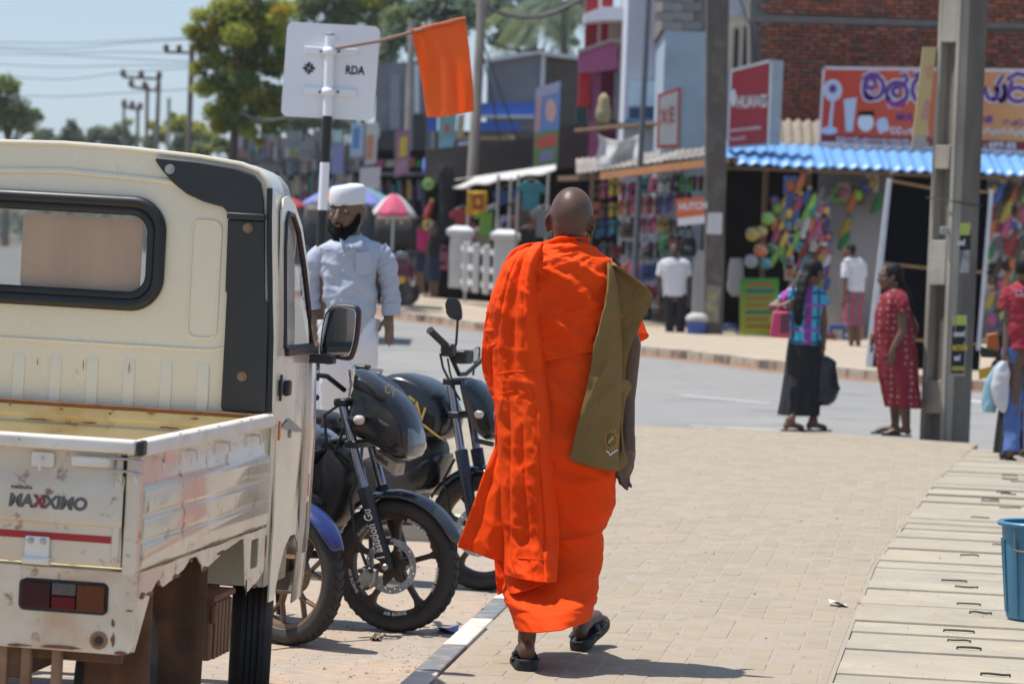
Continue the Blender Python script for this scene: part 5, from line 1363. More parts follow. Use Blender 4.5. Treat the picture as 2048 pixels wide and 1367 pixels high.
# ------------------------------------------------------------------ the cloth sling bag
m_olive = M('olive_canvas', (.205, .128, .046), .85, var=.06, vs=5, bump=.35, bs=700, bdist=.0012, spec=.2)
bag = thing('sling_bag', 'olive green cloth sling bag with embroidered emblem over the shoulder of the orange robe', 'bag', (.55, MD - .1, .68))
F_rows = [(520, 1206, 518, 1224), (527, 1212, 526, 1226), (533, 1214, 538, 1243), (545, 1214, 562, 1276), (562, 1213, 584, 1301), (585, 1211, 606, 1301), (612, 1206, 626, 1290), (648, 1197, 655, 1276), (690, 1185, 695, 1259), (735, 1178, 735, 1250), (790, 1167, 790, 1247), (850, 1151, 850, 1243), (893, 1142, 890, 1246), (910, 1139, 922, 1253), (924, 1180, 938, 1236)]
def fF(u, v, p):
	y0 = back_y(p)
	y1 = MD - .02
	k = smst(.35, 1.0, u) * smst(.78, .25, v)
	y = lerp(y0 - .055, y1 - .06, k) if v > .10 else lerp(MD + .03, y0 - .055, v / .10)
	y = min(y, y0 - .05) if v > .12 else y
	y -= .012 * wr(p.x, p.z, 2.6, rad(62), 3, 9, 2.2) + .006 * wr(p.x, p.z, 8.8, rad(35), 5, 10, 2.4) + .022 * math.sin(math.pi * u) * smst(.6, .9, v)
	return y
bagcloth = drape('bag_body', MD, F_rows, fF, m_olive, bag, 60, 150, .010)
drape('bag_back_panel', MD, [(820, 1160, 820, 1238), (893, 1146, 890, 1243), (912, 1145, 920, 1248), (922, 1180, 932, 1236)], lambda u, v, p: back_y(p) - .012, m_olive, bag, 20, 30, .006)
drape('bag_frill', MD, [(756, 1240, 758, 1256), (780, 1238, 776, 1262), (805, 1236, 800, 1250), (850, 1240, 850, 1246), (900, 1243, 900, 1252)], lambda u, v, p: MD - .09 + .07 * u - .012 * math.sin(14 * v), m_olive, bag, 12, 40, .004)
# embroidered emblem
ec = W(1222, 879, MD); ey = back_y(ec) - .105
ec = W(1222, 879, ey)
fr = (ec, X3, Z3, Vector((0, -1, 0)))
emb = thing('emblem', None, None, (0, 0, 0)); emb.parent = bag; emb['_o'] = bag['_o']
mb = MB(); stroke(mb, arc(0, 0, .021, .030, 0, 360, 28), .006, fr, .004); mb.build('emblem_ring', M('thread_orange', (.45, .16, .03), .7), emb, solid=.0015)
mb = MB()
for k in range(18):
	a = 2 * math.pi * k / 18; stroke(mb, [(.024 * math.cos(a), .034 * math.sin(a)), (.030 * math.cos(a), .041 * math.sin(a))], .004, fr, .004)
mb.build('emblem_rays', M('thread_yellow', (.45, .27, .05), .7), emb, solid=.0015)
mb = MB(); mb.add([ec + X3 * (.016 * math.cos(a)) + Z3 * (.022 * math.sin(a)) - Y3 * .003 for a in [2 * math.pi * i / 16 for i in range(16)]], [tuple(range(16))]); mb.build('emblem_field', M('thread_green', (.10, .17, .06), .8), emb, solid=.0015)
mb = MB(); stroke(mb, [(-.008, -.012), (-.002, .002), (.006, .004), (.004, .014)], .007, fr, .0055); mb.build('emblem_figure', M('thread_gold', (.75, .38, .03), .7), emb, solid=.001)
mb = MB(); stroke(mb, [(-.030, -.022), (-.026, -.036), (-.006, -.046), (.000, -.056), (.008, -.046), (.026, -.034)], .006, fr, .004); mb.build('emblem_scroll', M('thread_white', (.6, .6, .65), .7), emb, solid=.0015)
mb = MB(); stroke(mb, [(-.030, -.010), (-.027, -.024)], .006, fr, .004); mb.build('emblem_ribbon', M('thread_blue', (.08, .06, .25), .7), emb, solid=.0015)
# ------------------------------------------------------------------ man in cap and pale blue shirt
def fold_gen(amp, seed, ang=0.0, sx=4, sz=12):
	return lambda th, v, p: amp * (wr(p.x, p.z, seed, ang, sx, sz, 2) - .5) + amp * .6 * (wr(p.x, p.z, seed + 4, -ang, sx * 1.5, sz * 1.3, 2.4) - .4)
def sleeve(name, pts, rs, mat, par, seed=1.0, amp=.008, n=28, nv=40):
	P = cat([tuple(p) for p in pts], nv); R_ = cat([(r,) for r in rs], nv)
	mb = MB(); mb.tube([Vector(p) for p in P], [r[0] for r in R_], n, caps=False)
	vv = []
	for i, p in enumerate(mb.v):
		row = i // n; c = Vector(P[row]); q_ = Vector(p); d_ = (q_ - c)
		if d_.length > 1e-6:
			q_ = q_ + d_.normalized() * amp * (wr(q_.x * 3, q_.z, seed, .3, 2.5, 16, 2) - .4)
		vv.append(tuple(q_))
	mb.v = vv
	return mb.build(name, mat, par, smooth=180, solid=.004)
def trunk(mb, d, spec):
	"""torso through photo points: (x, py, half width, half depth)"""
	mb.rings([[W(x, py, d) + Vector((math.cos(a) * hw, math.sin(a) * hd, 0)) for a in [2 * math.pi * i / 18 for i in range(18)]] for x, py, hw, hd in spec])
CD = 18.3
m_shirt = M('pale_blue_shirt', (.43, .47, .56), .8, var=.04, vs=4, bump=.1, bs=400, trans=.08)
m_white = M('white_cloth', (.74, .74, .77), .85, var=.03, vs=5, bump=.08, bs=300, trans=.08)
man = thing('person', 'bearded person in white cap and pale blue shirt walking between the truck and the road', 'person', (-.85, CD, 0))
RC = facing(rad(-24), rad(4))
hc = W(693, 421, CD)
mb = MB(); head_geo(mb, hc, RC, 1.12)
limb(mb, [hc + Vector((.01, .02, -.06)), W(700, 480, CD), W(700, 505, CD)], [.06, .062, .08])
trunk(mb, CD, [(700, 490, .08, .07), (700, 505, .17, .10), (698, 550, .17, .12), (694, 610, .16, .12), (692, 650, .15, .12), (694, 690, .15, .11)])
hw_ = W(777, 632, CD - .02)
limb(mb, [W(757, 506, CD), W(781, 578, CD), hw_], [.055, .042, .03])
hand_geo(mb, hw_, W(781, 690, CD - .04) - hw_, Vector((.8, -.5, 0)), 1, .22, 1.08, .06)
limb(mb, [W(642, 510, CD), W(628, 575, CD + .02), W(632, 640, CD - .03)], [.055, .042, .03])
hw2 = W(632, 640, CD - .03); hand_geo(mb, hw2, Vector((0, -.1, -1)), Vector((-.8, -.5, 0)), -1, .3, 1.05)
gl, gr_ = G(680, 1012), G(722, 990)
for hipx, a in ((676, gl), (712, gr_)):
	limb(mb, [W(hipx, 680, CD), lerp(W(hipx, 680, CD), a + Z3 * .08, .5) + Vector((0, -.02, 0)), a + Z3 * .09, a + Vector((-.03, -.09, .04))], [.085, .06, .036, .035])
skin(mb, 'body', M('skin_tan', (.155, .080, .048), .5, var=.08, vs=14), man, .0075, 3)
eyes(man, hc, RC, 1.12)
# beard
mb = MB()
bq = lambda x, y, z: hc + RC @ Vector((x, y, z)) * 1.12
mb.ball(bq(0, -.060, -.110), Vector((.058, .052, .055)), 18, RC)
mb.ball(bq(0, -.062, -.165), Vector((.052, .046, .065)), 16, RC)
mb.ball(bq(0, -.066, -.205), Vector((.036, .034, .045)), 16, RC)
for sx in (-1, 1):
	mb.tube([bq(sx * .072, .0, -.01), bq(sx * .071, -.02, -.05), bq(sx * .055, -.05, -.09), bq(sx * .02, -.075, -.11)], [.012, .022, .030, .03], 10)
mb.tube([bq(-.032, -.094, -.066), bq(0, -.104, -.058), bq(.032, -.094, -.066)], .006, 8)
skin(mb, 'beard', M('beard_black', (.008, .0075, .007), .95, var=.3, vs=60, bump=.6, bs=120, spec=.1), man, .007, 2)
mb = MB(); mb.ball(bq(0, .018, .0), Vector((.083, .100, .085)), 24, RC); mb.v = [p for p in mb.v]
hb_ = mb.build('hair', m_hair, man)
bm = bmesh.new(); bm.from_mesh(hb_.data)
off = Vector(man['_o'])
kill = [v for v in bm.verts if (RC.transposed() @ (v.co + off - hc)).y < -.012 or (RC.transposed() @ (v.co + off - hc)).z < -.06]
bmesh.ops.delete(bm, geom=kill, context='VERTS'); bm.to_mesh(hb_.data); bm.free()
hb_.modifiers.new('s', 'SOLIDIFY').thickness = .004
cap = MB(); rs = []
for r_, z in ((.094, .030), (.096, .045), (.094, .085), (.090, .112), (.080, .124), (.05, .128), (.004, .128)):
	rs.append([bq(r_ * .9 * math.cos(a), .012 + r_ * 1.12 * math.sin(a), z + .006 * math.sin(a + 1)) for a in [2 * math.pi * i / 32 for i in range(32)]])
cap.rings(rs, True, False); cap.build('cap', m_white, man, smooth=50, solid=.004)
# shirt body
sh = Cloth(CD, [(474, 676, 470, 722, .075, .085, 0), (484, 655, 480, 742, .09, .09, 0), (496, 638, 488, 764, .12, .11, 0), (515, 634, 508, 768, .13, .12, 0), (545, 639, 545, 759, .14, .13, 0), (580, 642, 582, 754, .15, .13, 0), (620, 645, 624, 750, .155, .13, 0), (645, 647, 650, 743, .15, .13, 0), (662, 648, 668, 740, .15, .13, 0)])
fshirt = lambda th, v, p: .028 * crum(p.x, p.z, 2.4, 4, 8, rad(50)) + .014 * crum(p.x, p.z, 7.4, 9, 16, rad(-30)) - .02 + (.008 * math.sin(26 * p.x) * smst(.5, 1, v))
sh.build('shirt', m_shirt, man, fshirt, n=96, nv=110)
sleeve('sleeve', [W(752, 500, CD), W(768, 525, CD), W(779, 575, CD), W(783, 625, CD - .01)], [.066, .064, .054, .048], m_shirt, man, 3.1, .014)
sleeve('cuff', [W(782, 606, CD - .01), W(783, 630, CD - .01)], [.051, .053], m_shirt, man, 1.1, .004)
sleeve('sleeve', [W(650, 506, CD), W(632, 530, CD), W(624, 575, CD), W(628, 620, CD - .01)], [.066, .064, .054, .048], m_shirt, man, 5.1, .014)
# collar, pocket, placket
for a, b, c_ in (((676, 476), (700, 492), (690, 505)), ((722, 468), (704, 492), (727, 502))):
	P0, P1, P2 = [W(*k, CD - .135) for k in (a, b, c_)]
	mb = MB(); mb.add([P0 + Vector((0, .05, .01)), P1, P2 + Vector((0, -.015, 0)), lerp(P0, P2, .6) + Vector((0, .0, 0))], [(0, 1, 2, 3)]); mb.build('collar', m_shirt, man, solid=.006)
pk = [W(*k, CD - .152) for k in ((712, 505), (742, 503), (742, 545), (728, 551), (712, 546))]
MB().add(pk, [tuple(range(5))]).build('pocket', m_shirt, man, solid=.005, smooth=0)
for k in range(5):
	MB().ball(W(688 - k * 1.5, 510 + 30 * k, CD - .168), (.006, .003, .006), 8).build('button', m_white, man)
# white trousers
for hip, a, yo in ((676, gl, -.02), (716, gr_, .02)):
	sleeve('trouser_leg', [W(hip, 640, CD + yo), W(hip, 720, CD + yo), lerp(W(hip, 720, CD), a, .5), a + Z3 * .05], [.12, .105, .095, .09], m_white, man, hip * .1, .012, 32, 60)
	mb = MB(); f_ = foot_geo(mb, a + Vector((0, .02, .0)), rad(160), 0); skin(mb, 'shoe', m_sole, man, .009, 2)
# ------------------------------------------------------------------ woman with long plait, plaid top and black skirt
WDp = 29.1
wm = thing('person', 'person with a long dark plait in blue and purple plaid top and black skirt', 'person', (2.6, WDp, 0))
RW_ = facing(rad(128), rad(6))
hc = W(1629, 543, WDp)
mb = MB(); head_geo(mb, hc, RW_, .98, ears=True)
limb(mb, [hc + Vector((-.01, 0, -.05)), W(1618, 575, WDp), W(1612, 590, WDp)], [.05, .052, .07])
trunk(mb, WDp, [(1612, 582, .07, .06), (1611, 592, .15, .08), (1611, 630, .13, .09), (1610, 670, .125, .09), (1609, 700, .15, .10), (1607, 730, .15, .11)])
rw1 = W(1646, 692, WDp - .03)
limb(mb, [W(1641, 596, WDp), W(1648, 645, WDp + .02), rw1], [.046, .036, .026]); hand_geo(mb, rw1, Vector((.02, -.06, -1)), Vector((.9, -.2, 0)), 1, .8)
lw1 = W(1566, 612, WDp - .13)
limb(mb, [W(1580, 593, WDp), W(1543, 614, WDp - .06), lw1], [.046, .038, .026]); hand_geo(mb, lw1, Vector((.9, -.1, .35)), Vector((-.2, -.9, .2)), 1, 1.0)
fa, fb = G(1582, 862), G(1628, 862)
for hip, a in ((1598, fa), (1621, fb)):
	limb(mb, [W(hip, 720, WDp), lerp(W(hip, 720, WDp), a + Z3 * .07, .55) + Vector((0, .06, 0)), a + Z3 * .08], [.07, .045, .033])
	foot_geo(mb, a + Vector((-.05, -.02, .012)), rad(-62), 0, .92)
skin(mb, 'body', m_skin3, wm, .010, 4)
eyes(wm, hc, RW_, .98)
mb = MB(); q = lambda x, y, z: hc + RW_ @ Vector((x, y, z))
mb.ball(q(0, .022, .022), Vector((.090, .100, .100)), 20, RW_); mb.ball(q(0, .09, -.03), Vector((.05, .04, .06)), 14, RW_)
pl = [q(0, .09, -.03), W(1606, 560, WDp - .10), W(1601, 590, WDp - .15), W(1598, 620, WDp - .16), W(1597, 645, WDp - .16)]
mb.tube([Vector(p) for p in cat([tuple(p) for p in pl], 24)], [(.062 - .018 * (i / 24)) * (1 + .10 * math.sin(i * 1.9)) for i in range(25)], 14, flat=.6); mb.ball(pl[-1], .035, 10)
skin(mb, 'hair', m_hair, wm, .012, 2)
m_plaid = M('plaid_top', (.05, .42, .60), .8, var=.05, wave=[('X', 9, (.03, .10, .22), .22), ('Z', 9, (.03, .10, .22), .25), ('X', 4.5, (.24, .05, .30), .30), ('Z', 4.5, (.28, .10, .40), .12)])
Cloth(WDp, [(570, 1606, 572, 1630, .06, .06, 0), (578, 1590, 580, 1640, .085, .08, 0), (590, 1577, 592, 1648, .105, .10, 0), (615, 1578, 615, 1645, .11, .11, 0), (640, 1581, 640, 1640, .10, .10, 0), (665, 1578, 668, 1641, .115, .11, 0), (686, 1576, 690, 1643, .125, .12, 0)]).build('plaid_top', m_plaid, wm, fold_gen(.012, 3.2, .4), n=56, nv=60)
sleeve('sleeve', [W(1632, 588, WDp), W(1643, 596, WDp), W(1648, 612, WDp)], [.06, .06, .056], m_plaid, wm, 2.2)
sleeve('sleeve', [W(1588, 586, WDp), W(1573, 594, WDp - .02), W(1563, 603, WDp - .035)], [.06, .058, .054], m_plaid, wm, 4.2)
m_blkcloth = M('black_cloth', (.012, .012, .014), .85, var=.2, vs=6)
Cloth(WDp, [(676, 1578, 680, 1642, .115, .11, 0), (700, 1574, 702, 1645, .13, .13, 0), (750, 1569, 752, 1643, .15, .15, 0), (800, 1562, 802, 1639, .22, .16, 0), (828, 1557, 830, 1636, .24, .17, 0)]).build('skirt', m_blkcloth, wm, lambda th, v, p: .014 * math.sin(14 * th + 3 * v) * smst(.15, 1, v), n=96, nv=50)
for a in (fa, fb):
	c0 = a + Vector((-.05, -.02, 0)); R_ = Matrix.Rotation(rad(-62), 3, 'Z')
	mb = MB(); mb.prism([(-.035, -.03), (.035, -.03), (.045, .15), (.02, .24), (-.03, .23), (-.045, .14)], (c0, R_ @ X3, R_ @ Y3, Z3), .0, .014); mb.build('slipper', m_sole, wm)
# her shoulder bag
hbg = thing('handbag', 'pink shoulder bag with checked panel under the arm of the plaid top', 'handbag', W(1560, 677, WDp - .2))
m_pink = M('pink_leather', (.55, .045, .14), .45, var=.08, vs=8)
Bc = [(1546, 622), (1578, 622), (1581, 676), (1539, 674)]
def bagbox(par, name, quad, y0, y1, mat, bev=.02):
	mb = MB(); a = [W(x, y, y0) for x, y in quad]; b = [W(x, y, y1) for x, y in quad]
	mb.add(a + b, [(3, 2, 1, 0), (4, 5, 6, 7), (0, 1, 5, 4), (1, 2, 6, 5), (2, 3, 7, 6), (3, 0, 4, 7)]); return mb.build(name, mat, par, bevel=bev, seg=3)
bagbox(hbg, 'bag_body', Bc, WDp - .27, WDp - .13, m_pink)
bagbox(hbg, 'checked_panel', [(1563, 628), (1577, 625), (1579, 664), (1561, 666)], WDp - .276, WDp - .268, M('check_panel', (.30, .10, .16), .6, wave=[('X', 34, (.04, .012, .02), .5), ('Z', 34, (.04, .012, .02), .45)]), .001)
mb = MB(); mb.tube([W(1550, 624, WDp - .2), W(1566, 600, WDp - .21), W(1583, 572, WDp - .11), W(1588, 575, WDp + .04), W(1578, 622, WDp - .13)], .016, 8, flat=.35); mb.build('strap', m_pink, hbg)
for px_, py_ in ((1570, 614), (1552, 624)): MB().lathe([(.012, 0), (.012, .004), (.006, .004)], W(px_, py_, WDp - .275), (0, -1, 0), 10).build('ring', m_steel, hbg)
# the dark shopping bag in her hand
sb_ = thing('shopping_bag', 'black plastic shopping bag hanging from the hand of the plaid top', 'bag', W(1645, 808, WDp - .05))
m_plb = M('black_plastic', (.016, .0165, .018), .28, var=.2, vs=9, bump=.5, bs=14, bdist=.02)
Cloth(WDp - .04, [(712, 1640, 712, 1655, .02, .02, 0), (722, 1625, 722, 1668, .04, .04, 0), (745, 1618, 745, 1676, .055, .05, 0), (780, 1614, 780, 1678, .07, .06, 0), (800, 1613, 800, 1672, .07, .06, 0), (810, 1622, 810, 1660, .04, .04, 0)]).build('bag_body', m_plb, sb_, lambda th, v, p: .022 * (wr(p.x, p.z, 3.7, rad(70), 4, 7, 1.6) - .4), n=48, nv=40)
mb = MB(); mb.tube([W(1636, 722, WDp - .04), W(1647, 706, WDp - .04), W(1657, 722, WDp - .04)], .008, 6); mb.build('handle', m_plb, sb_)
# ------------------------------------------------------------------ woman in the red dress
RD = 28.75
rw_ = thing('person', 'person in a long dark red spotted dress standing in profile beside the concrete pole', 'person', (3.4, RD, 0))
RR = facing(rad(-82), rad(4))
hc = W(1779, 552, RD)
mb = MB(); head_geo(mb, hc, RR, .98)
limb(mb, [hc + Vector((.01, 0, -.05)), W(1786, 582, RD), W(1788, 598, RD)], [.05, .054, .08])
trunk(mb, RD, [(1788, 590, .08, .08), (1788, 604, .12, .16), (1788, 640, .13, .15), (1790, 680, .14, .15), (1794, 720, .14, .16), (1798, 750, .13, .15)])
h1 = W(1785, 700, RD - .20)
limb(mb, [W(1800, 606, RD - .15), W(1805, 662, RD - .18), h1], [.052, .042, .028]); hand_geo(mb, h1, Vector((-.1, -.1, -1)), Vector((.3, -.9, 0)), -1, .6)
h2 = W(1745, 672, RD + .12)
limb(mb, [W(1780, 606, RD + .15), W(1760, 655, RD + .17), h2], [.052, .042, .028]); hand_geo(mb, h2, Vector((-.1, -.1, -1)), Vector((-.9, .2, 0)), 1, .6)
f1, f2 = G(1790, 868), G(1812, 872)
for hip, a in ((1790, f1), (1804, f2)):
	limb(mb, [W(hip, 745, RD), lerp(W(hip, 745, RD), a + Z3 * .07, .55), a + Z3 * .08], [.085, .055, .036]); foot_geo(mb, a + Vector((.02, 0, .01)), rad(80), 0, .92)
skin(mb, 'body', m_skin3, rw_, .010, 4)
eyes(rw_, hc, RR, .98)
q = lambda x, y, z: hc + RR @ Vector((x, y, z))
mb = MB(); mb.ball(q(0, .03, .026), Vector((.090, .102, .100)), 20, RR); mb.ball(q(0, .075, -.045), Vector((.06, .05, .06)), 14, RR)
mb.tube([q(0, .09, -.04), W(1806, 575, RD), W(1818, 592, RD), W(1824, 612, RD)], [.045, .038, .03, .018], 12)
skin(mb, 'hair', m_hair, rw_, .011, 2)
m_red = M('red_print_dress', (.20, .010, .020), .8, var=.1, vs=6)
nt_ = m_red.node_tree
vo = nt_.nodes.new('ShaderNodeTexVoronoi'); vo.inputs['Scale'].default_value = 17; vo.inputs['Randomness'].default_value = .25
tcn = [n_ for n_ in nt_.nodes if n_.type == 'TEX_COORD'][0]; nt_.links.new(tcn.outputs['Object'], vo.inputs['Vector'])
ltn = nt_.nodes.new('ShaderNodeMath'); ltn.operation = 'LESS_THAN'; ltn.inputs[1].default_value = .26; nt_.links.new(vo.outputs['Distance'], ltn.inputs[0])
mxn = nt_.nodes.new('ShaderNodeMix'); mxn.data_type = 'RGBA'; nt_.links.new(ltn.outputs[0], mxn.inputs[0])
bsd = nt_.nodes['Principled BSDF']; src_ = bsd.inputs['Base Color'].links[0].from_socket
nt_.links.new(src_, mxn.inputs[6]); mxn.inputs[7].default_value = (.36, .17, .18, 1); nt_.links.new(mxn.outputs[2], bsd.inputs['Base Color'])
Cloth(RD, [(580, 1772, 576, 1800, .10, .10, 0), (590, 1763, 586, 1812, .14, .14, 0), (606, 1756, 602, 1818, .17, .17, 0), (634, 1750, 634, 1820, .17, .17, 0), (664, 1749, 664, 1826, .17, .17, 0), (710, 1752, 710, 1832, .18, .18, 0), (760, 1760, 762, 1835, .19, .18, 0), (812, 1772, 816, 1838, .19, .18, 0)]).build('dress', m_red, rw_, lambda th, v, p: .010 * (wr(p.x, p.z, 3.9, rad(75), 4, 9, 1.8) - .4) + .014 * math.sin(9 * th) * smst(.5, 1, v), n=72, nv=80)
sleeve('sleeve', [W(1795, 598, RD - .13), W(1801, 606, RD - .16), W(1806, 624, RD - .175)], [.075, .073, .062], m_red, rw_, 2.5)
for a in (f1, f2):
	R_ = Matrix.Rotation(rad(80), 3, 'Z')
	mb = MB(); mb.prism([(-.035, -.03), (.035, -.03), (.045, .15), (.02, .24), (-.03, .23), (-.045, .14)], (a + Vector((.02, 0, -.003)), R_ @ X3, R_ @ Y3, Z3), .0, .014); mb.build('slipper', m_sole, rw_)
hb2 = thing('handbag', 'dark red handbag with shiny clasp behind the red dress', 'handbag', W(1826, 680, RD + .1))
bagbox(hb2, 'bag_body', [(1816, 634), (1831, 632), (1836, 672), (1818, 676)], RD + .02, RD + .22, M('maroon_leather', (.14, .02, .02), .5), .02)
mb = MB(); mb.tube([W(1822, 634, RD + .1), W(1812, 605, RD + .06), W(1828, 634, RD + .14)], .008, 6); mb.build('strap', M('maroon_leather', (.14, .02, .02)), hb2)
mb = MB(); mb.tube([W(1829, 640, RD + .01), W(1836, 650, RD + .01), W(1834, 664, RD + .01)], .006, 6); mb.build('clasp', m_chrome, hb2)
# ------------------------------------------------------------------ young man in red T-shirt at the right edge
YD = 25.9
ym = thing('person', 'person in a red printed T-shirt and blue jeans at the right edge, carrying plastic bags', 'person', (4.1, YD, 0))
RY = facing(rad(150), rad(5))
hc = W(2054, 540, YD)
mb = MB(); head_geo(mb, hc, RY, 1.0)
limb(mb, [hc + Vector((0, 0, -.05)), W(2052, 575, YD), W(2050, 590, YD)], [.055, .056, .08])
trunk(mb, YD, [(2051, 578, .08, .07), (2051, 590, .17, .10), (2052, 640, .16, .11), (2051, 690, .14, .10), (2050, 730, .15, .11)])
yw = W(2011, 712, YD - .06)
limb(mb, [W(2022, 592, YD), W(2017, 650, YD), yw], [.052, .042, .028]); hand_geo(mb, yw, Vector((-.1, -.1, -1)), Vector((-.7, -.6, 0)), -1, .9)
limb(mb, [W(2084, 592, YD), W(2090, 650, YD), W(2086, 712, YD - .1)], [.052, .042, .028])
y1, y2 = G(2022, 920), G(2062, 915)
for hip, a in ((2032, y1), (2066, y2)):
	limb(mb, [W(hip, 720, YD), lerp(W(hip, 720, YD), a + Z3 * .08, .5), a + Z3 * .08], [.08, .055, .036]); foot_geo(mb, a + Vector((0, 0, .014)), rad(8), 0, 1.0)
skin(mb, 'body', m_skin, ym, .010, 4)
q = lambda x, y, z: hc + RY @ Vector((x, y, z))
mb = MB(); mb.ball(q(0, .022, .026), Vector((.092, .106, .106)), 20, RY); skin(mb, 'hair', m_hair, ym, .011, 2)
m_tee = M('red_tee', (.26, .014, .03), .8, var=.06, vs=6)
Cloth(YD, [(562, 2036, 564, 2068, .07, .07, 0), (572, 2018, 574, 2086, .10, .10, 0), (590, 2011, 592, 2094, .13, .12, 0), (630, 2014, 632, 2090, .14, .13, 0), (698, 2016, 700, 2088, .14, .13, 0)]).build('tee_shirt', m_tee, ym, fold_gen(.014, 6.2, .5), n=56, nv=60)
sleeve('sleeve', [W(2026, 580, YD), W(2018, 594, YD), W(2014, 616, YD)], [.075, .072, .066], m_tee, ym, 1.2)
mb = MB(); text_mesh(mb, 'CLASSIC', .06, W(2030, 590, YD - .165), X3, Z3, bold=.002); mb.build('print', M('tee_print', (.35, .40, .55), .8), ym, smooth=0)
m_jean = M('blue_denim', (.07, .13, .33), .85, var=.12, vs=8, bump=.15, bs=400)
for hip, a, k in ((2028, y1, 1), (2066, y2, 2)):
	sleeve('trouser_leg', [W(hip - 2, 694, YD), W(hip, 745, YD), lerp(W(hip, 745, YD), a, .5), a + Z3 * .06], [.092, .084, .068, .062], m_jean, ym, k * 2.2, .010, 30, 50)
for a in (y1, y2):
	mb = MB(); R_ = Matrix.Rotation(rad(8), 3, 'Z'); mb.prism([(-.035, -.035), (.035, -.035), (.048, .15), (.03, .25), (-.02, .25), (-.045, .14)], (a, R_ @ X3, R_ @ Y3, Z3), .0, .018); mb.build('sandal', m_sole, ym)
for nm, lab, rows, mt in (('carrier_bag', 'white plastic carrier bag in the hand of the red T-shirt', [(722, 2006, 722, 2016, .015, .015, 0), (735, 1994, 735, 2018, .03, .03, 0), (770, 1984, 770, 2018, .05, .05, 0), (805, 1990, 812, 2016, .05, .05, 0), (822, 2000, 826, 2010, .03, .03, 0)], M('white_plastic', (.62, .62, .66), .35, trans=.2, var=.06)),
					 ('carrier_bag', 'pale blue plastic carrier bag behind the white bag of the red T-shirt', [(724, 2002, 722, 2010, .015, .015, .1), (758, 1978, 760, 1998, .04, .04, .1), (795, 1966, 795, 2000, .05, .05, .1), (824, 1968, 826, 1996, .05, .04, .1)], M('blue_plastic', (.28, .48, .58), .35, trans=.2, var=.06))):
	b_ = thing(nm, lab, 'bag', W(rows[-1][1] + 5, rows[-1][0], YD - .08))
	Cloth(YD - .1, rows).build('bag_body', mt, b_, lambda th, v, p: .014 * (wr(p.x, p.z, 5.7, rad(70), 5, 9, 1.6) - .4), n=36, nv=30)
# woman in black just behind him
bw = thing('person', 'person in a long black dress half hidden behind the red T-shirt', 'person', (4.15, 26.9, 0))
BD = 26.9
mb = MB(); hc = W(2052, 588, BD); RB = facing(rad(170)); head_geo(mb, hc, RB, .95)
limb(mb, [hc + Vector((0, 0, -.05)), W(2050, 622, BD), W(2050, 640, BD)], [.05, .052, .07]); trunk(mb, BD, [(2050, 620, .08, .07), (2050, 632, .15, .09), (2048, 690, .14, .10), (2046, 760, .15, .11)])
limb(mb, [W(2018, 640, BD), W(2008, 690, BD - .02), W(1998, 718, BD - .12)], [.045, .036, .026]); hand_geo(mb, W(1998, 718, BD - .12), Vector((-.4, -.5, -.5)), Vector((-.5, -.5, .5)), 1, .8)
b1, b2 = G(2020, 908), G(2052, 908)
for hip, a in ((2036, b1), (2062, b2)): limb(mb, [W(hip, 740, BD), a + Z3 * .4, a + Z3 * .06], [.08, .055, .036]); foot_geo(mb, a + Z3 * .012, rad(0), 0, .9)
skin(mb, 'body', m_skin3, bw, .012, 3)
mb = MB(); mb.ball(hc + Vector((0, -.02, .02)), Vector((.095, .105, .105)), 16); mb.tube([hc + Vector((0, -.08, -.02)), W(2035, 640, BD - .13), W(2030, 690, BD - .14)], [.05, .04, .02], 10); skin(mb, 'hair', m_hair, bw, .013, 2)
Cloth(BD, [(618, 2030, 618, 2070, .07, .07, 0), (630, 2012, 632, 2088, .10, .10, 0), (690, 2014, 690, 2084, .12, .12, 0), (760, 2008, 760, 2090, .15, .14, 0), (830, 1997, 832, 2098, .17, .16, 0), (905, 1988, 908, 2104, .19, .18, 0)]).build('dress', m_blkcloth, bw, lambda th, v, p: .016 * math.sin(11 * th) * smst(.3, 1, v), n=72, nv=40)
sleeve('sleeve', [W(2024, 632, BD), W(2012, 660, BD), W(2006, 690, BD - .02)], [.065, .06, .056], m_blkcloth, bw, 1.2)
hb3 = thing('handbag', 'orange handbag with dark flap held out by the black dress', 'handbag', W(1985, 725, BD - .1))
bagbox(hb3, 'bag_body', [(1972, 668), (1996, 664), (2000, 700), (1974, 706)], BD - .16, BD - .02, M('orange_leather', (.45, .12, .02), .5), .015)
bagbox(hb3, 'flap', [(1960, 692), (1998, 700), (2000, 716), (1962, 714)], BD - .18, BD, M('dark_canvas', (.03, .03, .022), .8), .012)
bk = thing('leaflet', 'yellow printed leaflet held below the orange handbag', 'leaflet', W(1975, 758, BD - .15))
bagbox(bk, 'sheet', [(1957, 738), (1990, 730), (1994, 750), (1958, 759)], BD - .2, BD - .19, M('yellow_print', (.68, .44, .04), .6, wave=[('Z', 40, (.30, .18, .02), .3)]), .001)
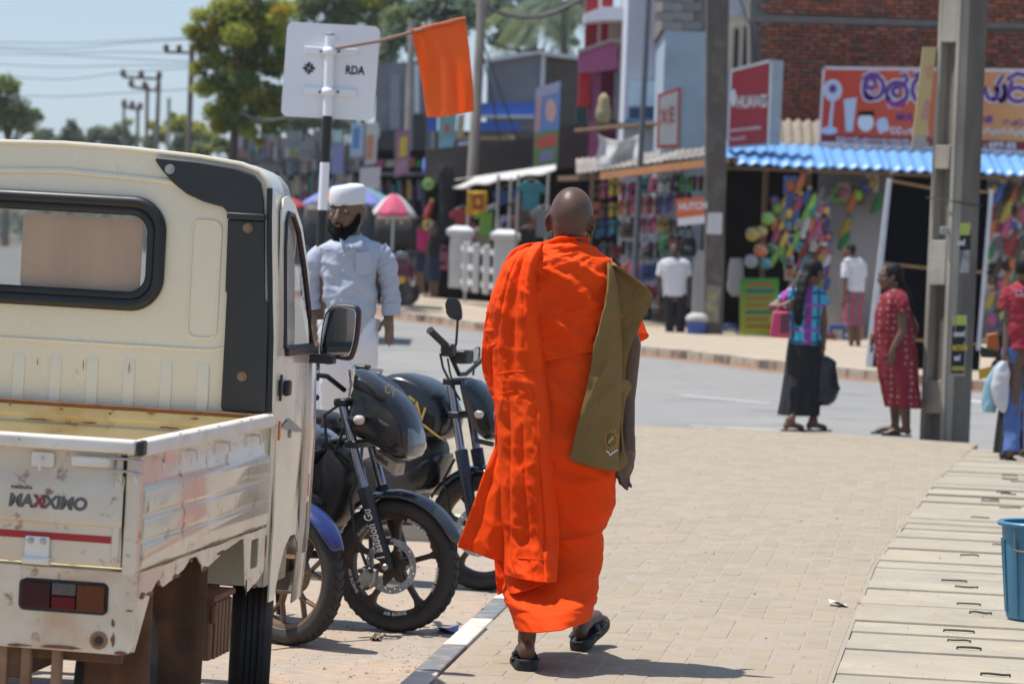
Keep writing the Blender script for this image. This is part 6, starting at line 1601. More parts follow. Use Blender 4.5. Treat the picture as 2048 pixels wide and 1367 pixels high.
# ------------------------------------------------------------------ people further off
def far_person(lab, d, hx_, hy_, rows_top, rows_low, legs, armL, armR, mats, yaw, hair=True, capm=None, low_legs=False, sk=m_skin2):
	g0 = W(legs[0][0], legs[0][1], d)
	t = thing('person', lab, 'person', (g0.x, d, g0.z))
	R_ = facing(yaw); c = W(hx_, hy_, d)
	mb = MB(); head_geo(mb, c, R_, 1.0)
	tx = (rows_top[1][1] + rows_top[1][3]) / 2; ty = rows_top[0][0]
	limb(mb, [c + Vector((0, 0, -.05)), W(tx, ty + 4, d)], [.055, .075])
	trunk(mb, d, [(tx, ty, .08, .07), (tx, ty + 5, .15, .09), (tx, lerp(ty, rows_top[-1][0], .6), .14, .1), (tx, rows_top[-1][0] + 2, .14, .10), (tx, rows_top[-1][0] + 12, .14, .10)])
	for arm in (armL, armR):
		if arm:
			P = [W(x, y, d + o_) for x, y, o_ in arm]; limb(mb, P, [.048, .038, .027]); hand_geo(mb, P[-1], P[-1] - P[-2], Vector((0, -1, .1)), 1, .5)
	for lx, ly, hx2 in legs:
		a = W(lx, ly, d); limb(mb, [W(hx2, rows_top[-1][0] + 8, d), lerp(W(hx2, rows_top[-1][0] + 8, d), a, .5), a + Z3 * .08], [.08, .055, .034]); foot_geo(mb, a + Z3 * .01, yaw + math.pi, 0, 1.0)
	skin(mb, 'body', sk, t, .014, 3)
	if hair:
		mb = MB(); mb.ball(c + R_ @ Vector((0, .03, .045)), Vector((.090, .098, .085)), 16, R_)
		if not capm: mb.ball(c + R_ @ Vector((0, .05, .0)), Vector((.078, .07, .075)), 16, R_)
		skin(mb, 'hair' if not capm else 'cap', capm or m_hair, t, .013, 2)
	Cloth(d, rows_top).build('top', mats[0], t, fold_gen(.012, d, .4), n=40, nv=36)
	for s_ in (0, 1):
		r0 = rows_top[1]
		arm = (armL, armR)[s_]
		if arm:
			P = [W(x, y, d + o_) for x, y, o_ in arm]; sleeve('sleeve', [P[0], lerp(P[0], P[1], .4), lerp(P[0], P[1], .75)], [.07, .07, .064], mats[0], t, s_ + 1.0, .008, 18, 16)
	if rows_low: Cloth(d, rows_low).build('skirt' if low_legs else 'shorts', mats[1], t, fold_gen(.010, d + 2, .2), n=40, nv=36)
	else:
		for k, (lx, ly, hx2) in enumerate(legs):
			a = W(lx, ly, d); P0 = W(hx2, rows_top[-1][0] - 4, d); sleeve('trouser_leg', [P0, lerp(P0, a, .35), lerp(P0, a, .7), a + Z3 * .05], [.105, .095, .08, .075], mats[1], t, k + 2.0, .008, 20, 30)
	return t
m_tw = M('white_tee', (.62, .62, .66), .85, var=.04)
m_dk = M('dark_trousers', (.016, .016, .02), .85, var=.15)
far_person('person in a white T-shirt and black trousers standing in front of the footwear stall', 57.0, 1348, 500, [(516, 1336, 516, 1362, .07, .07, 0), (521, 1322, 521, 1376, .10, .10, 0), (535, 1318, 535, 1380, .12, .12, 0), (560, 1324, 560, 1374, .12, .12, 0), (592, 1325, 592, 1373, .12, .12, 0)], None,
		   [(1340, 680, 1338), (1360, 682, 1362)], [(1324, 526, 0), (1318, 560, 0), (1318, 592, -.03)], [(1374, 526, 0), (1379, 560, 0), (1379, 592, -.03)], (m_tw, m_dk), 0.0, True, M('dark_cap', (.02, .018, .02), .8))
far_person('person in a loose white shirt and pink striped shorts looking at the toy stall', 53.5, 1697, 502, [(513, 1694, 515, 1716, .07, .07, 0), (519, 1688, 521, 1726, .10, .10, 0), (545, 1687, 545, 1730, .12, .12, 0), (583, 1688, 583, 1729, .13, .13, 0)], [(578, 1687, 578, 1728, .12, .12, 0), (610, 1686, 612, 1728, .13, .12, 0), (650, 1688, 652, 1724, .13, .12, 0)],
		   [(1703, 722, 1700), (1716, 716, 1716)], [(1692, 526, -.1), (1690, 565, -.14), (1688, 600, -.16)], [(1724, 526, .1), (1727, 565, .1), (1726, 600, .05)], (m_tw, M('pink_striped_shorts', (.42, .04, .11), .8, wave=[('X', 8, (.12, .12, .13), .55)])), rad(-100), sk=m_skin3)
far_person('person in a bright pink top and navy skirt beside the three-wheeler', 66, 838, 445, [(459, 830, 459, 848, .07, .07, 0), (463, 823, 463, 853, .1, .1, 0), (480, 823, 480, 853, .12, .12, 0), (503, 822, 503, 852, .12, .12, 0)], [(498, 824, 498, 850, .12, .12, 0), (520, 822, 520, 852, .14, .14, 0), (542, 824, 542, 850, .14, .14, 0)],
		   [(834, 590, 834), (844, 590, 842)], [(825, 467, 0), (821, 485, 0), (824, 502, -.05)], [(851, 467, 0), (856, 485, 0), (854, 502, -.05)], (M('magenta_top', (.45, .02, .13), .8), M('navy_skirt', (.012, .02, .06), .8)), rad(150), low_legs=True, sk=m_skin3)
far_person('person in a black top with an orange bundle beside the bright pink top', 67, 866, 455, [(468, 858, 468, 876, .07, .07, 0), (472, 852, 472, 880, .1, .1, 0), (490, 852, 490, 880, .12, .12, 0), (515, 852, 515, 880, .12, .12, 0)], [(510, 852, 510, 880, .12, .12, 0), (535, 851, 535, 881, .14, .14, 0), (562, 853, 562, 879, .14, .14, 0)],
		   [(862, 596, 862), (872, 596, 872)], [(854, 476, 0), (850, 495, 0), (853, 512, -.05)], [(878, 476, 0), (882, 495, 0), (880, 512, -.05)], (m_blkcloth, M('navy_skirt', (.012, .02, .06))), rad(-60), low_legs=True, sk=m_skin3)
# ================================================================== FAR SIDE OF THE ROAD
def panel(name, quad, y, th, mat, parent=None, bevel=0.0, org=None):
	"""box whose front face has the given outline (photo sight lines met by the plane y, or a depth per corner)"""
	P = [W(q[0], q[1], q[2] if len(q) > 2 else y) for q in quad]
	n = len(P); Q = [p + Y3 * th for p in P]
	mb = MB(); mb.add(P + Q, [tuple(range(n)), tuple(range(2 * n - 1, n - 1, -1))] + [(i, (i + 1) % n, (i + 1) % n + n, i + n) for i in range(n)])
	return mb.build(name, mat, parent, smooth=0, bevel=bevel, org=org)
def rc(x0, x1, y0, y1): return [(x0, y0), (x1, y0), (x1, y1), (x0, y1)]
def rcr(x0, x1, y0, y1):
	"""upright rectangle: its sides follow the plumb line as the tilted camera sees it"""
	k = math.tan(ROLL); ym = (y0 + y1) / 2; xm = (x0 + x1) / 2
	f = lambda x, y: (x + (ym - y) * k, y + (x - xm) * k)
	return [f(x0, y0), f(x1, y0), f(x1, y1), f(x0, y1)]
def pf(y):
	o = W(1024, 683, y); return (o, W(1025, 683, y) - o, W(1024, 684, y) - o, Vector((0, -1, 0)))
def pstroke(mb, pts, wd, y, d=.01, closed=False): return stroke(mb, [(a - 1024, b_ - 683) for a, b_ in pts], wd, pf(y), d, closed)
def ppoly(mb, pts, y, d=.01):
	o, ea, eb, en = pf(y); mb.add([o + ea * (a - 1024) + eb * (b_ - 683) + en * d for a, b_ in pts], [tuple(range(len(pts)))])
def ptext(mb, s, px, py, hpx, y, bold=.0, d=.01, sx=1.0, ang=None, align='LEFT'):
	ex = C_R if ang is None else (C_R * math.cos(ang) + C_U * math.sin(ang)); ez = C_U
	ex = Vector((ex.x, 0, ex.z)).normalized(); ez = Vector((ez.x, 0, ez.z)).normalized()
	text_mesh(mb, s, hpx * y / FPX / .72, W(px, py, y) + Vector((0, -d, 0)), ex, ez, bold=bold * hpx * y / FPX, th=.002, sx=sx, align=align)
def at_base(name, lab, cat_, px, py, y, group=None): return thing(name, lab, cat_, W(px, py, y), group=group)
ORD = ['first', 'second', 'third', 'fourth', 'fifth', 'sixth', 'seventh', 'eighth', 'ninth', 'tenth', 'eleventh', 'twelfth', 'thirteenth', 'fourteenth', 'fifteenth', 'sixteenth', 'seventeenth', 'eighteenth', 'nineteenth', 'twentieth']
m_mort = M('mortar', (.17, .155, .14), .95, var=.15, vs=4, bump=.3, bs=40)
m_brick = M('brick_red', (.36, .10, .05), .9, var=.2, vs=12, rand=.30, bump=.3, bs=60, col2=(.13, .075, .055), mix=.46, mscale=7, sharp=.12, col3=(.20, .17, .15), mix3=.41, m3scale=11)
m_plaster = M('old_plaster', (.50, .51, .54), .9, var=.1, vs=2, bump=.1, bs=20)
m_bluegrey = M('pale_blue_plaster', (.33, .42, .50), .9, var=.1, vs=1.5, col2=(.28, .33, .37), mix=.45, mscale=1.2, sharp=.3)
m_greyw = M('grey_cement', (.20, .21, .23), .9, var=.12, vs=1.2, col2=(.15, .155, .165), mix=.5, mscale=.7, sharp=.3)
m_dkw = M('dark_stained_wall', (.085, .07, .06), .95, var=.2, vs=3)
m_wood = M('old_timber', (.17, .105, .06), .85, var=.2, vs=8, stretch=(1, 1, .2))
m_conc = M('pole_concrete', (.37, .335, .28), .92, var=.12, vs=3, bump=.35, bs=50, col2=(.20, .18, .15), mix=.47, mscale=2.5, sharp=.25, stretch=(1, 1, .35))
m_conc2 = M('pole_concrete_shade_tone', (.20, .175, .145), .92, var=.15, vs=4, bump=.35, bs=50, col2=(.09, .08, .07), mix=.5, mscale=2.5, sharp=.25, stretch=(1, 1, .35))  # darker copy of the pole concrete with shade in its colour, plus stains
m_blackb = M('black_board', (.006, .006, .007), 1.0, var=.1, spec=.05)
m_shade = M('shop_shade', (.014, .011, .009), 1.0, spec=.05, var=.3, vs=2)  # near-black so that the shade inside the shops is in the colour
m_corr = M('corrugated_offwhite', (.50, .46, .45), .6, var=.06, vs=2)
# ------------------------------------------------------------------ brick building at the right
BY = 60.0
bb = at_base('brick_building', 'unplastered red brick building behind the large orange shop sign', 'building', 1780, 690, BY)
panel('mortar_wall', [(1508, -60), (2120, -40), (2120, 330), (1508, 318)], BY + .05, .4, m_mort, bb)
o_, ea_, eb_, _ = pf(BY); u_ = Vector((C_R.x, 0, C_R.z)).normalized()
wx = Vector((1, 0, 0)); wz = Z3
P0 = W(1508, 320, BY); x0_, z0_ = P0.x, P0.z; x1_ = W(2125, 320, BY).x; z1_ = W(1800, -60, BY).z
bw_, bh_, jt = .262, .082, .018
bmesh_ = []
for k in range(5):
	mb = MB(); hw, hh = bw_ / 2 - jt / 2 - .004 * (k % 2), bh_ / 2 - jt / 2 - .002 * (k % 3)
	rg = lambda s, yy: [(-hw + s, yy, -hh + s), (hw - s, yy, -hh + s), (hw - s, yy, hh - s), (-hw + s, yy, hh - s)]
	mb.rings([rg(0, .06), rg(0, -.008), rg(.006, -.016 - .003 * k % .007)]); o = mb.build('brick', m_brick, smooth=0); bmesh_.append(o.data); bpy.data.objects.remove(o)
BL = []
z = z0_; r_ = 0
band = (W(1700, 50, BY).z, W(1700, 34, BY).z)
while z < z1_:
	x = x0_ - (bw_ / 2 if r_ % 2 else 0) + rnd.uniform(-.02, .02)
	while x < x1_ + .1:
		cx, cz = x + bw_ / 2, z + bh_ / 2
		if cx > x0_ + .06 and not (band[0] < cz < band[1]): BL.append((cx, cz))
		x += bw_ + rnd.uniform(-.012, .012)
	z += bh_; r_ += 1
inview = lambda c: (lambda d: abs(d.dot(C_R) / d.dot(_f)) < .158 and -.02 < d.dot(C_U) / d.dot(_f) < .106)(Vector((c[0], BY, c[1])) - C_O)
BL.sort(key=lambda c: (not inview(c), c[1] < W(1700, 140, BY).z))
restb = MB()
for i, (cx, cz) in enumerate(BL):
	jy = rnd.uniform(-.006, .006)
	if i < 300:
		o = bpy.data.objects.new('brick', bmesh_[rnd.randrange(5)]); COL.objects.link(o); o.parent = bb
		o.location = Vector((cx, BY + jy, cz)) - Vector(bb['_o']); o.rotation_euler = (0, rnd.uniform(-.02, .02), 0)
	else:
		hw, hh = bw_ / 2 - jt / 2, bh_ / 2 - jt / 2
		restb.rings([[Vector((cx + a, BY + jy + yy, cz + b_)) for a, b_ in ((-hw + s, -hh + s), (hw - s, -hh + s), (hw - s, hh - s), (-hw + s, hh - s))] for s, yy in ((0, .06), (0, -.008), (.006, -.016))])
tag(restb.build('bricks_beyond', m_brick, bb, smooth=0, fixn=False), kind='stuff')
panel('tie_beam', [(1508, 30), (2120, 48), (2120, 60), (1508, 44)], BY - .03, .1, m_mort, bb)
panel('side_wall', [(1500, -60), (1512, -60), (1512, 318), (1500, 318)], BY + .02, 5, m_mort, bb)
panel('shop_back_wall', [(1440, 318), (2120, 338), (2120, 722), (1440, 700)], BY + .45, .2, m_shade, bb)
# shop under it: corrugated pale shutter sheet, side posts
def corr(name, x0, x1, z0, z1, y, pitch, amp, mat, parent, horiz=False, tilt=0.0):
	mb = MB(); n_ = int((x1 - x0) / pitch * 8)
	vs = []
	for j in (0, 1):
		for i in range(n_ + 1):
			x = x0 + (x1 - x0) * i / n_
			vs.append((x, y + amp * math.sin(2 * math.pi * (x - x0) / pitch) + (tilt if j else 0), z1 if j else z0))
	mb.add(vs, [(i, i + 1, i + 2 + n_, i + 1 + n_) for i in range(n_)])
	return mb.build(name, mat, parent, smooth=180, solid=.006)
a, b_ = W(1622, 720, BY - .6), W(1775, 340, BY - .6)
corr('corrugated_wall_sheet', a.x, b_.x, a.z, b_.z, BY - .6, .075, .012, m_corr, bb)
a, b_ = W(1960, 720, BY + .3), W(2120, 345, BY + .3)
corr('corrugated_wall_sheet', a.x, b_.x, a.z, b_.z, BY + .3, .075, .012, m_corr, bb)
for x in (1442, 1526, 1612): panel('shop_post', rcr(x - 5, x + 5, 340, 695), BY - 1.2, .1, m_wood, bb)
# asbestos roof behind the sign and blue sheet awning in front of it
AY = 57.2
def roof_sheet(name, mat, parent, xa, xb, zlo, zhi, ylo, yhi, pitch, amp, slope=0.0):
	mb = MB(); n_ = max(8, int((xb - xa) / pitch * 8))
	rows = []
	for j in range(5):
		t = j / 4
		rows.append([(xa + (xb - xa) * i / n_, lerp(ylo, yhi, t), lerp(zlo, zhi, t) + slope * (xb - xa) * i / n_ + amp * math.sin(2 * math.pi * ((xb - xa) * i / n_) / pitch)) for i in range(n_ + 1)])
	mb.rings(rows, closed=False); return mb.build(name, mat, parent, smooth=180, solid=.008)
aw = at_base('sheet_awning', 'bright blue corrugated sheet awning over the toy shop', 'awning', 1740, 355, AY)
m_awb = M('blue_roof_sheet', (.15, .34, .64), .4, var=.05, vs=1.2)
lo, hi = W(1434, 326, AY), W(1450, 298, AY + 1.4)
xr = W(2110, 352, AY).x; n_sheets = 6
for k in range(n_sheets):
	xa = lerp(lo.x, xr, k / n_sheets) + (.0 if k else 0); xb = lerp(lo.x, xr, (k + 1) / n_sheets) + .05
	roof_sheet('roof_sheet', m_awb, aw, xa, xb, lo.z - .012 * (k % 2) + .0, lo.z + .42 + .01 * (k % 2), AY + .02 * (k % 2), AY + 1.5, .215, .026)
for k in range(5):
	x = lerp(lo.x + .2, xr, k / 4); mb = MB(); mb.obox((x, AY + .7, lo.z + .12), (Vector((0, 1, .27)).normalized(), X3, Vector((0, -.27, 1)).normalized()), (.8, .035, .04)); mb.build('rafter', m_wood, aw)
mb = MB(); mb.box(lo.x, xr, AY + .12, AY + .18, lo.z - .10, lo.z - .04); mb.build('purlin', m_wood, aw)
ar = at_base('tile_roof', 'weathered cement sheet roof behind the blue awning', 'roof', 1600, 300, AY + 1.6)
roof_sheet('roof_sheet', M('cement_sheet', (.25, .21, .17), .95, var=.15, vs=3), ar, W(1556, 300, AY + 1.6).x, xr, W(1556, 298, AY + 1.6).z, W(1556, 236, AY + 1.6).z, AY + 1.55, AY + 2.3, .18, .03)
# ------------------------------------------------------------------ large orange sign
SY = 58.6
sg = at_base('shop_sign', 'large orange shop sign with curling purple letters and kitchen goods', 'sign', 1850, 300, SY)
m_or1 = M('sign_orange_red', (.62, .085, .025), .5, var=0)
nt_ = m_or1.node_tree; bs_ = nt_.nodes['Principled BSDF']
tc_ = [n_ for n_ in nt_.nodes if n_.type == 'TEX_COORD'][0]; sp_ = nt_.nodes.new('ShaderNodeSeparateXYZ'); nt_.links.new(tc_.outputs['Object'], sp_.inputs[0])
cr_ = nt_.nodes.new('ShaderNodeValToRGB'); mr_ = nt_.nodes.new('ShaderNodeMapRange'); mr_.inputs[1].default_value = -1.9; mr_.inputs[2].default_value = 2.0
nt_.links.new(sp_.outputs['X'], mr_.inputs[0]); nt_.links.new(mr_.outputs[0], cr_.inputs[0])
cr_.color_ramp.elements[0].color = (.55, .035, .015, 1); cr_.color_ramp.elements[1].color = (.62, .34, .12, 1); e_ = cr_.color_ramp.elements.new(.45); e_.color = (.60, .085, .025, 1)
nt_.links.new(cr_.outputs[0], bs_.inputs['Base Color'])
SQd = [(1648, 135), (2110, 141), (2110, 308), (1639, 286)]
panel('sign_board', SQd, SY, .05, m_or1, sg)
fr_ = [(1646, 133), (2110, 139), (2110, 145), (1646, 139)]
m_frame = M('sign_frame', (.62, .58, .60), .4, var=.03)
panel('frame_bar', fr_, SY - .012, .07, m_frame, sg); panel('frame_bar', [(1646, 133), (1650, 133), (1641, 289), (1637, 289)], SY - .012, .07, m_frame, sg); panel('frame_bar', [(1637, 283), (2110, 304), (2110, 309), (1637, 289)], SY - .012, .07, m_frame, sg)
mb = MB(); ppoly(mb, [(1641, 270), (2110, 286), (2110, 304), (1640, 283)], SY, .004); mb.build('lower_band', M('sign_maroon', (.22, .012, .018), .5, var=0), sg, smooth=0, solid=.003)
m_sw = M('sign_white', (.70, .68, .70), .5, var=0); m_pur = M('sign_purple', (.13, .03, .22), .5, var=0); m_mag = M('sign_magenta', (.42, .02, .22), .5, var=0)
Z_ = 3.254
gp = lambda pts: [(1580 + a / Z_, b_ / Z_) for a, b_ in pts]
glyphs = [  # round letters as brush paths (traced by eye)
	arc(540, 572, 62, 72, 150, -170, 22) + [(478, 600), (490, 640), (530, 650)],
	arc(520, 548, 30, 32, 40, 360, 14), [(470, 520), (520, 488), (575, 495)], [(545, 570), (520, 590)],
	arc(690, 612, 66, 72, 160, -190, 22) + [(625, 640), (650, 685), (700, 690), (740, 665)], arc(690, 600, 28, 30, 60, 330, 14), [(735, 555), (758, 520), (742, 488), (722, 500)],
	arc(850, 590, 60, 78, 80, 280, 16), [(800, 500), (850, 478), (900, 490)],
	arc(1305, 590, 40, 60, 200, -20, 16) + [(1340, 640), (1310, 660)], arc(1365, 600, 32, 55, 180, -60, 16) + [(1390, 650), (1350, 660)], [(1340, 560), (1375, 500)],
	arc(1475, 620, 60, 45, 40, 330, 18), [(1405, 520), (1470, 485), (1540, 500)], [(1440, 530), (1420, 580)], arc(1600, 590, 60, 70, 80, 400, 20)]
mbw, mbp = MB(), MB()
for i, gl_ in enumerate(glyphs):
	pstroke(mbw, gp(gl_), 15, SY, .006 + .0004 * i); pstroke(mbp, gp(gl_), 9, SY, .014 + .0004 * i)
tag(mbw.build('letter_outline', m_sw, sg, smooth=0), kind='stuff'); tag(mbp.build('letter_strokes', m_pur, sg, smooth=0), kind='stuff')
mb = MB(); pstroke(mb, gp([(628, 655), (655, 690), (700, 694), (738, 668)]), 8, SY, .021); mb.build('letter_shade', m_mag, sg, smooth=0)
mb = MB()
ptext(mb, 'MUL', 1792, 240, 13, SY, .06, .012); mb.build('latin_letters', m_pur, sg, smooth=0)
mb = MB(); ptext(mb, 'NE', 1962, 245, 13, SY, .06, .012); mb.build('latin_letters', m_pur, sg, smooth=0)
mb = MB(); ptext(mb, 'Tel : 077-32', 1938, 296, 11, SY, .06, .012, sx=1.25); mb.build('phone_line', m_sw, sg, smooth=0)
def scrib(x0, x1, y0, h, seed, wd, mt, nm):
	r = random.Random(seed); x = x0; mb = MB()
	while x < x1:
		k = r.choice((0, 1, 2)); w_ = h * r.uniform(.7, 1.1)
		yy = y0 + (x - 1640) * .04
		if k == 0: pstroke(mb, arc(x + w_ / 2, yy, w_ * .42, h * .45, 20, 330, 10), wd, SY, .010)
		elif k == 1: pstroke(mb, arc(x + w_ / 2, yy, w_ * .4, h * .4, 200, -60, 8) + [(x + w_ * .7, yy + h * .5)], wd, SY, .011)
		else: pstroke(mb, [(x, yy + h * .3), (x + w_ * .3, yy - h * .4), (x + w_ * .6, yy + h * .3), (x + w_ * .8, yy - h * .5)], wd, SY, .012)
		x += w_ * 1.15
	tag(mb.build(nm, mt, sg, smooth=0), kind='stuff')
scrib(1672, 1850, 278, 9, 3, 2.4, m_sw, 'curling_script'); scrib(1755, 1850, 256, 13, 4, 3.0, m_sw, 'curling_script'); scrib(1965, 2060, 250, 15, 5, 3.2, m_sw, 'curling_script'); scrib(2003, 2060, 231, 13, 6, 2.6, m_pur, 'curling_script')
# painted goods on the sign
mb = MB(); ppoly(mb, arc(1664, 182, 19, 22, 0, 340, 20), SY, .008); ppoly(mb, [(1661, 204), (1667, 204), (1662, 258), (1655, 258)], SY, .008); ppoly(mb, arc(1657, 262, 17, 8, 0, 340, 14), SY, .009); mb.build('painted_fan', M('sign_pale', (.52, .55, .66), .5, var=0), sg, smooth=0)
mb = MB(); ppoly(mb, arc(1664, 179, 8, 9, 0, 330, 8), SY, .012); mb.build('painted_fan_hub', m_pur, sg, smooth=0)
mb = MB(); ppoly(mb, [(1686, 200), (1712, 196), (1708, 230), (1704, 264), (1690, 264), (1688, 228)], SY, .008); mb.build('painted_jug', M('sign_pale', (.5, .5, .6)), sg, smooth=0)
mb = MB(); ppoly(mb, arc(1730, 246, 16, 18, 0, 340, 16), SY, .009); mb.build('painted_cooker', m_sw, sg, smooth=0)
mb = MB(); ppoly(mb, [(1714, 232), (1748, 232), (1745, 224), (1718, 224)], SY, .012); mb.build('painted_lid', m_blackb, sg, smooth=0)
mb = MB(); ppoly(mb, arc(1765, 250, 14, 14, 30, 300, 14), SY, .008); mb.build('painted_kettle', M('sign_pale', (.5, .5, .6)), sg, smooth=0)
# ------------------------------------------------------------------ other shop signs
hs = at_base('lightbox_sign', 'red lightbox sign with white lettering and grey side beside the brick building', 'sign', 1510, 292, 57.8)
m_hred = M('lightbox_red', (.36, .028, .045), .45, var=.04)
panel('box', [(1464, 138), (1543, 118), (1537, 290), (1456, 296)], 57.8, .3, M('box_grey', (.30, .36, .42), .5), hs)
panel('face', [(1464, 142, 57.78), (1540, 125, 57.78), (1534, 286, 57.78), (1458, 292, 57.78)], 57.78, .02, m_hred, hs)
panel('side', [(1541, 119), (1567, 122), (1560, 290), (1536, 289)], 57.76, .3, M('box_grey', (.30, .36, .42), .5), hs)
for q in ([(1464, 138), (1543, 118), (1543, 124), (1464, 144)], [(1540, 118), (1545, 118), (1539, 290), (1534, 290)]): panel('frame', q, 57.75, .03, M('box_frame', (.62, .66, .68), .4), hs)
mb = MB(); ppoly(mb, arc(1466, 197, 6, 18, 0, 340, 14), 57.74, .004); mb.build('emblem', m_sw, hs, smooth=0)
mb = MB(); ptext(mb, 'HUAWEI', 1474, 216, 24, 57.74, .05, .006, sx=.46, ang=rad(3)); mb.build('lettering', m_sw, hs, smooth=0)
mb = MB(); ptext(mb, 'mobile', 1513, 203, 10, 57.74, .03, .006, sx=.55, ang=rad(3)); mb.build('lettering', m_sw, hs, smooth=0)
mb = MB(); ptext(mb, 'communication', 1460, 264, 8, 57.74, .03, .006, sx=.9, ang=rad(6)); mb.build('lettering', m_sw, hs, smooth=0)
mb = MB(); ptext(mb, 'Tel 0777', 1460, 282, 7, 57.74, .03, .006, sx=.9, ang=rad(4)); mb.build('lettering', m_sw, hs, smooth=0)
ws = at_base('lightbox_sign', 'white lightbox sign with red border and faded letters above the footwear stall', 'sign', 1335, 296, 59)
panel('box', [(1316, 190), (1360, 174), (1392, 174), (1392, 290), (1356, 296), (1314, 296)], 59.1, .3, m_bluegrey, ws)
panel('border', [(1316, 189), (1361, 174), (1358, 296), (1313, 297)], 59.05, .03, M('sign_red_border', (.45, .06, .04), .5), ws)
panel('face', [(1320, 194), (1356, 182), (1354, 289), (1318, 290)], 59.03, .02, M('sign_dirty_white', (.50, .48, .47), .6, var=.1), ws)
mb = MB(); ptext(mb, 'X', 1322, 246, 26, 59.0, .05, .006, sx=.5); ptext(mb, 'E', 1338, 244, 30, 59.0, .05, .006, sx=.5); mb.build('lettering', M('faded_red', (.42, .10, .09), .6), ws, smooth=0)
ht = at_base('shop_plate', 'small orange and white plate sign hanging beside the dark pole', 'sign', 1380, 452, 56.4)
panel('plate', [(1351, 398), (1408, 394), (1410, 446), (1356, 452)], 56.4, .03, m_sw, ht); panel('orange_field', [(1351, 398), (1408, 394), (1409, 430), (1354, 436)], 56.38, .02, M('plate_orange', (.60, .13, .04), .5), ht)
mb = MB(); ptext(mb, 'HUTCH', 1357, 420, 14, 56.37, .05, .006, sx=.85, ang=rad(3)); mb.build('lettering', m_sw, ht, smooth=0)
# dark utility pole before the stall
dp = at_base('utility_pole', 'dark stained square pole between the footwear stall and the toy shop', 'pole', 1432, 690, 56.6)
mb = MB(); A = [W(x, y, 56.6) for x, y in ((1408, 690), (1446, 690), (1460, -60), (1414, -60))]; mb.hexa([A[0], A[1], A[1] + Y3 * .35, A[0] + Y3 * .35, A[3], A[2], A[2] + Y3 * .3, A[3] + Y3 * .3]); mb.build('shaft', M('dark_pole', (.10, .085, .075), .9, var=.15, vs=3, col2=(.14, .125, .105), mix=.42, mscale=3), dp, smooth=0, bevel=.02)
panel('notice', rcr(1414, 1444, 425, 468), 56.57, .01, M('paper_white', (.55, .55, .58), .8), dp); panel('poster', rcr(1412, 1440, 570, 645), 56.57, .01, M('torn_poster', (.20, .19, .16), .9, var=.4, vs=10, col2=(.40, .33, .12), mix=.42, mscale=9), dp)
sp = at_base('steel_pole', 'thin grey steel pole in front of the white building', 'pole', 1284, 300, 60)
mb = MB(); mb.tube([W(1262, 690, 60), W(1299, -40, 60)], [.06, .05], 10); mb.build('shaft', M('grey_steel', (.12, .13, .15), .5, .4), sp)
# ------------------------------------------------------------------ concrete utility pole with recesses (near)
PY = 28.7
cpole = thing('concrete_pole', 'tall recessed concrete utility pole with pasted posters at the pavement edge', 'pole', (3.85, PY, 0))
def pw_(py): return (interp([(-60, 1881), (0, 1879), (330, 1860), (875, 1838)], py), interp([(-60, 1925), (0, 1924), (330, 1905), (875, 1886)], py), interp([(-60, 1979), (0, 1977), (330, 1962), (880, 1940)], py))
rows = [-60, 85, 290, 335, 470, 520, 560, 780, 820, 876]
mb = MB()
def L3(py): return W(pw_(py)[0], py, PY + .16), W(pw_(py)[1], py, PY - .12), W(pw_(py)[2], py, PY + .06)
# right face and body, their shade put into a darker concrete colour
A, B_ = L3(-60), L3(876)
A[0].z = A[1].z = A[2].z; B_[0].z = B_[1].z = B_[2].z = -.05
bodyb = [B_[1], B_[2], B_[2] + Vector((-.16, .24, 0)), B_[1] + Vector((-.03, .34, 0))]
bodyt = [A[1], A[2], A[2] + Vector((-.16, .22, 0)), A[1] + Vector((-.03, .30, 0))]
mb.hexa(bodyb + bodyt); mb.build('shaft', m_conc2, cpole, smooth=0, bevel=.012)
# left face: two rails with cross webs leaving recesses
def lf(py, f, d=0.0):
	a_, b_, _c = L3(py); n_ = (b_ - a_).cross(Z3).normalized()
	return lerp(a_, b_, f) + (n_ if n_.y > 0 else -n_) * d
def lbox(y0, y1, f0, f1, d0, d1, nm, mat=m_conc):
	P = [lf(y1, f0, d0), lf(y1, f1, d0), lf(y1, f1, d1), lf(y1, f0, d1), lf(y0, f0, d0), lf(y0, f1, d0), lf(y0, f1, d1), lf(y0, f0, d1)]
	if y1 > 870:
		for p in P[:4]: p.z = -.05
	mb = MB(); mb.hexa(P); mb.build(nm, mat, cpole, smooth=0, bevel=.008)
lbox(-60, 880, 0, .17, 0, .16, 'flange'); lbox(-60, 880, .83, .995, 0, .10, 'flange'); lbox(-60, 880, .165, .835, .085, .15, 'recess_back', m_conc2)  # recess backs take the dark concrete, so their shade is in the colour
for y0, y1 in ((-60, 85), (290, 338), (480, 570), (760, 826)): lbox(y0, y1, .172, .828, .002, .09, 'web')
def onface(x0, x1, y0, y1, d, mat, nm, par=cpole):
	P = []
	for f, py in ((x0, y0), (x1, y0), (x1, y1), (x0, y1)):
		a_, b_, c_2 = L3(py); P.append(lerp(b_, c_2, f) + Vector((-.2, -1, 0)).normalized() * d)
	mb = MB(); mb.add(P, [(0, 1, 2, 3)]); return mb.build(nm, mat, par, smooth=0, solid=.002)
onface(.18, .72, 445, 545, .004, M('poster_white', (.34, .34, .36), .9, var=.15, vs=12, col2=(.16, .15, .14), mix=.38, mscale=10), 'poster')
onface(.22, .74, 460, 500, .007, M('poster_black', (.015, .015, .015), .8, var=.3, vs=20), 'poster_print'); onface(.30, .70, 446, 470, .009, M('poster_lime', (.42, .50, .10), .8, var=.15, vs=20), 'poster_print')
onface(.16, .72, 630, 752, .004, M('poster_grey', (.32, .31, .29), .9, var=.1, vs=12), 'poster')
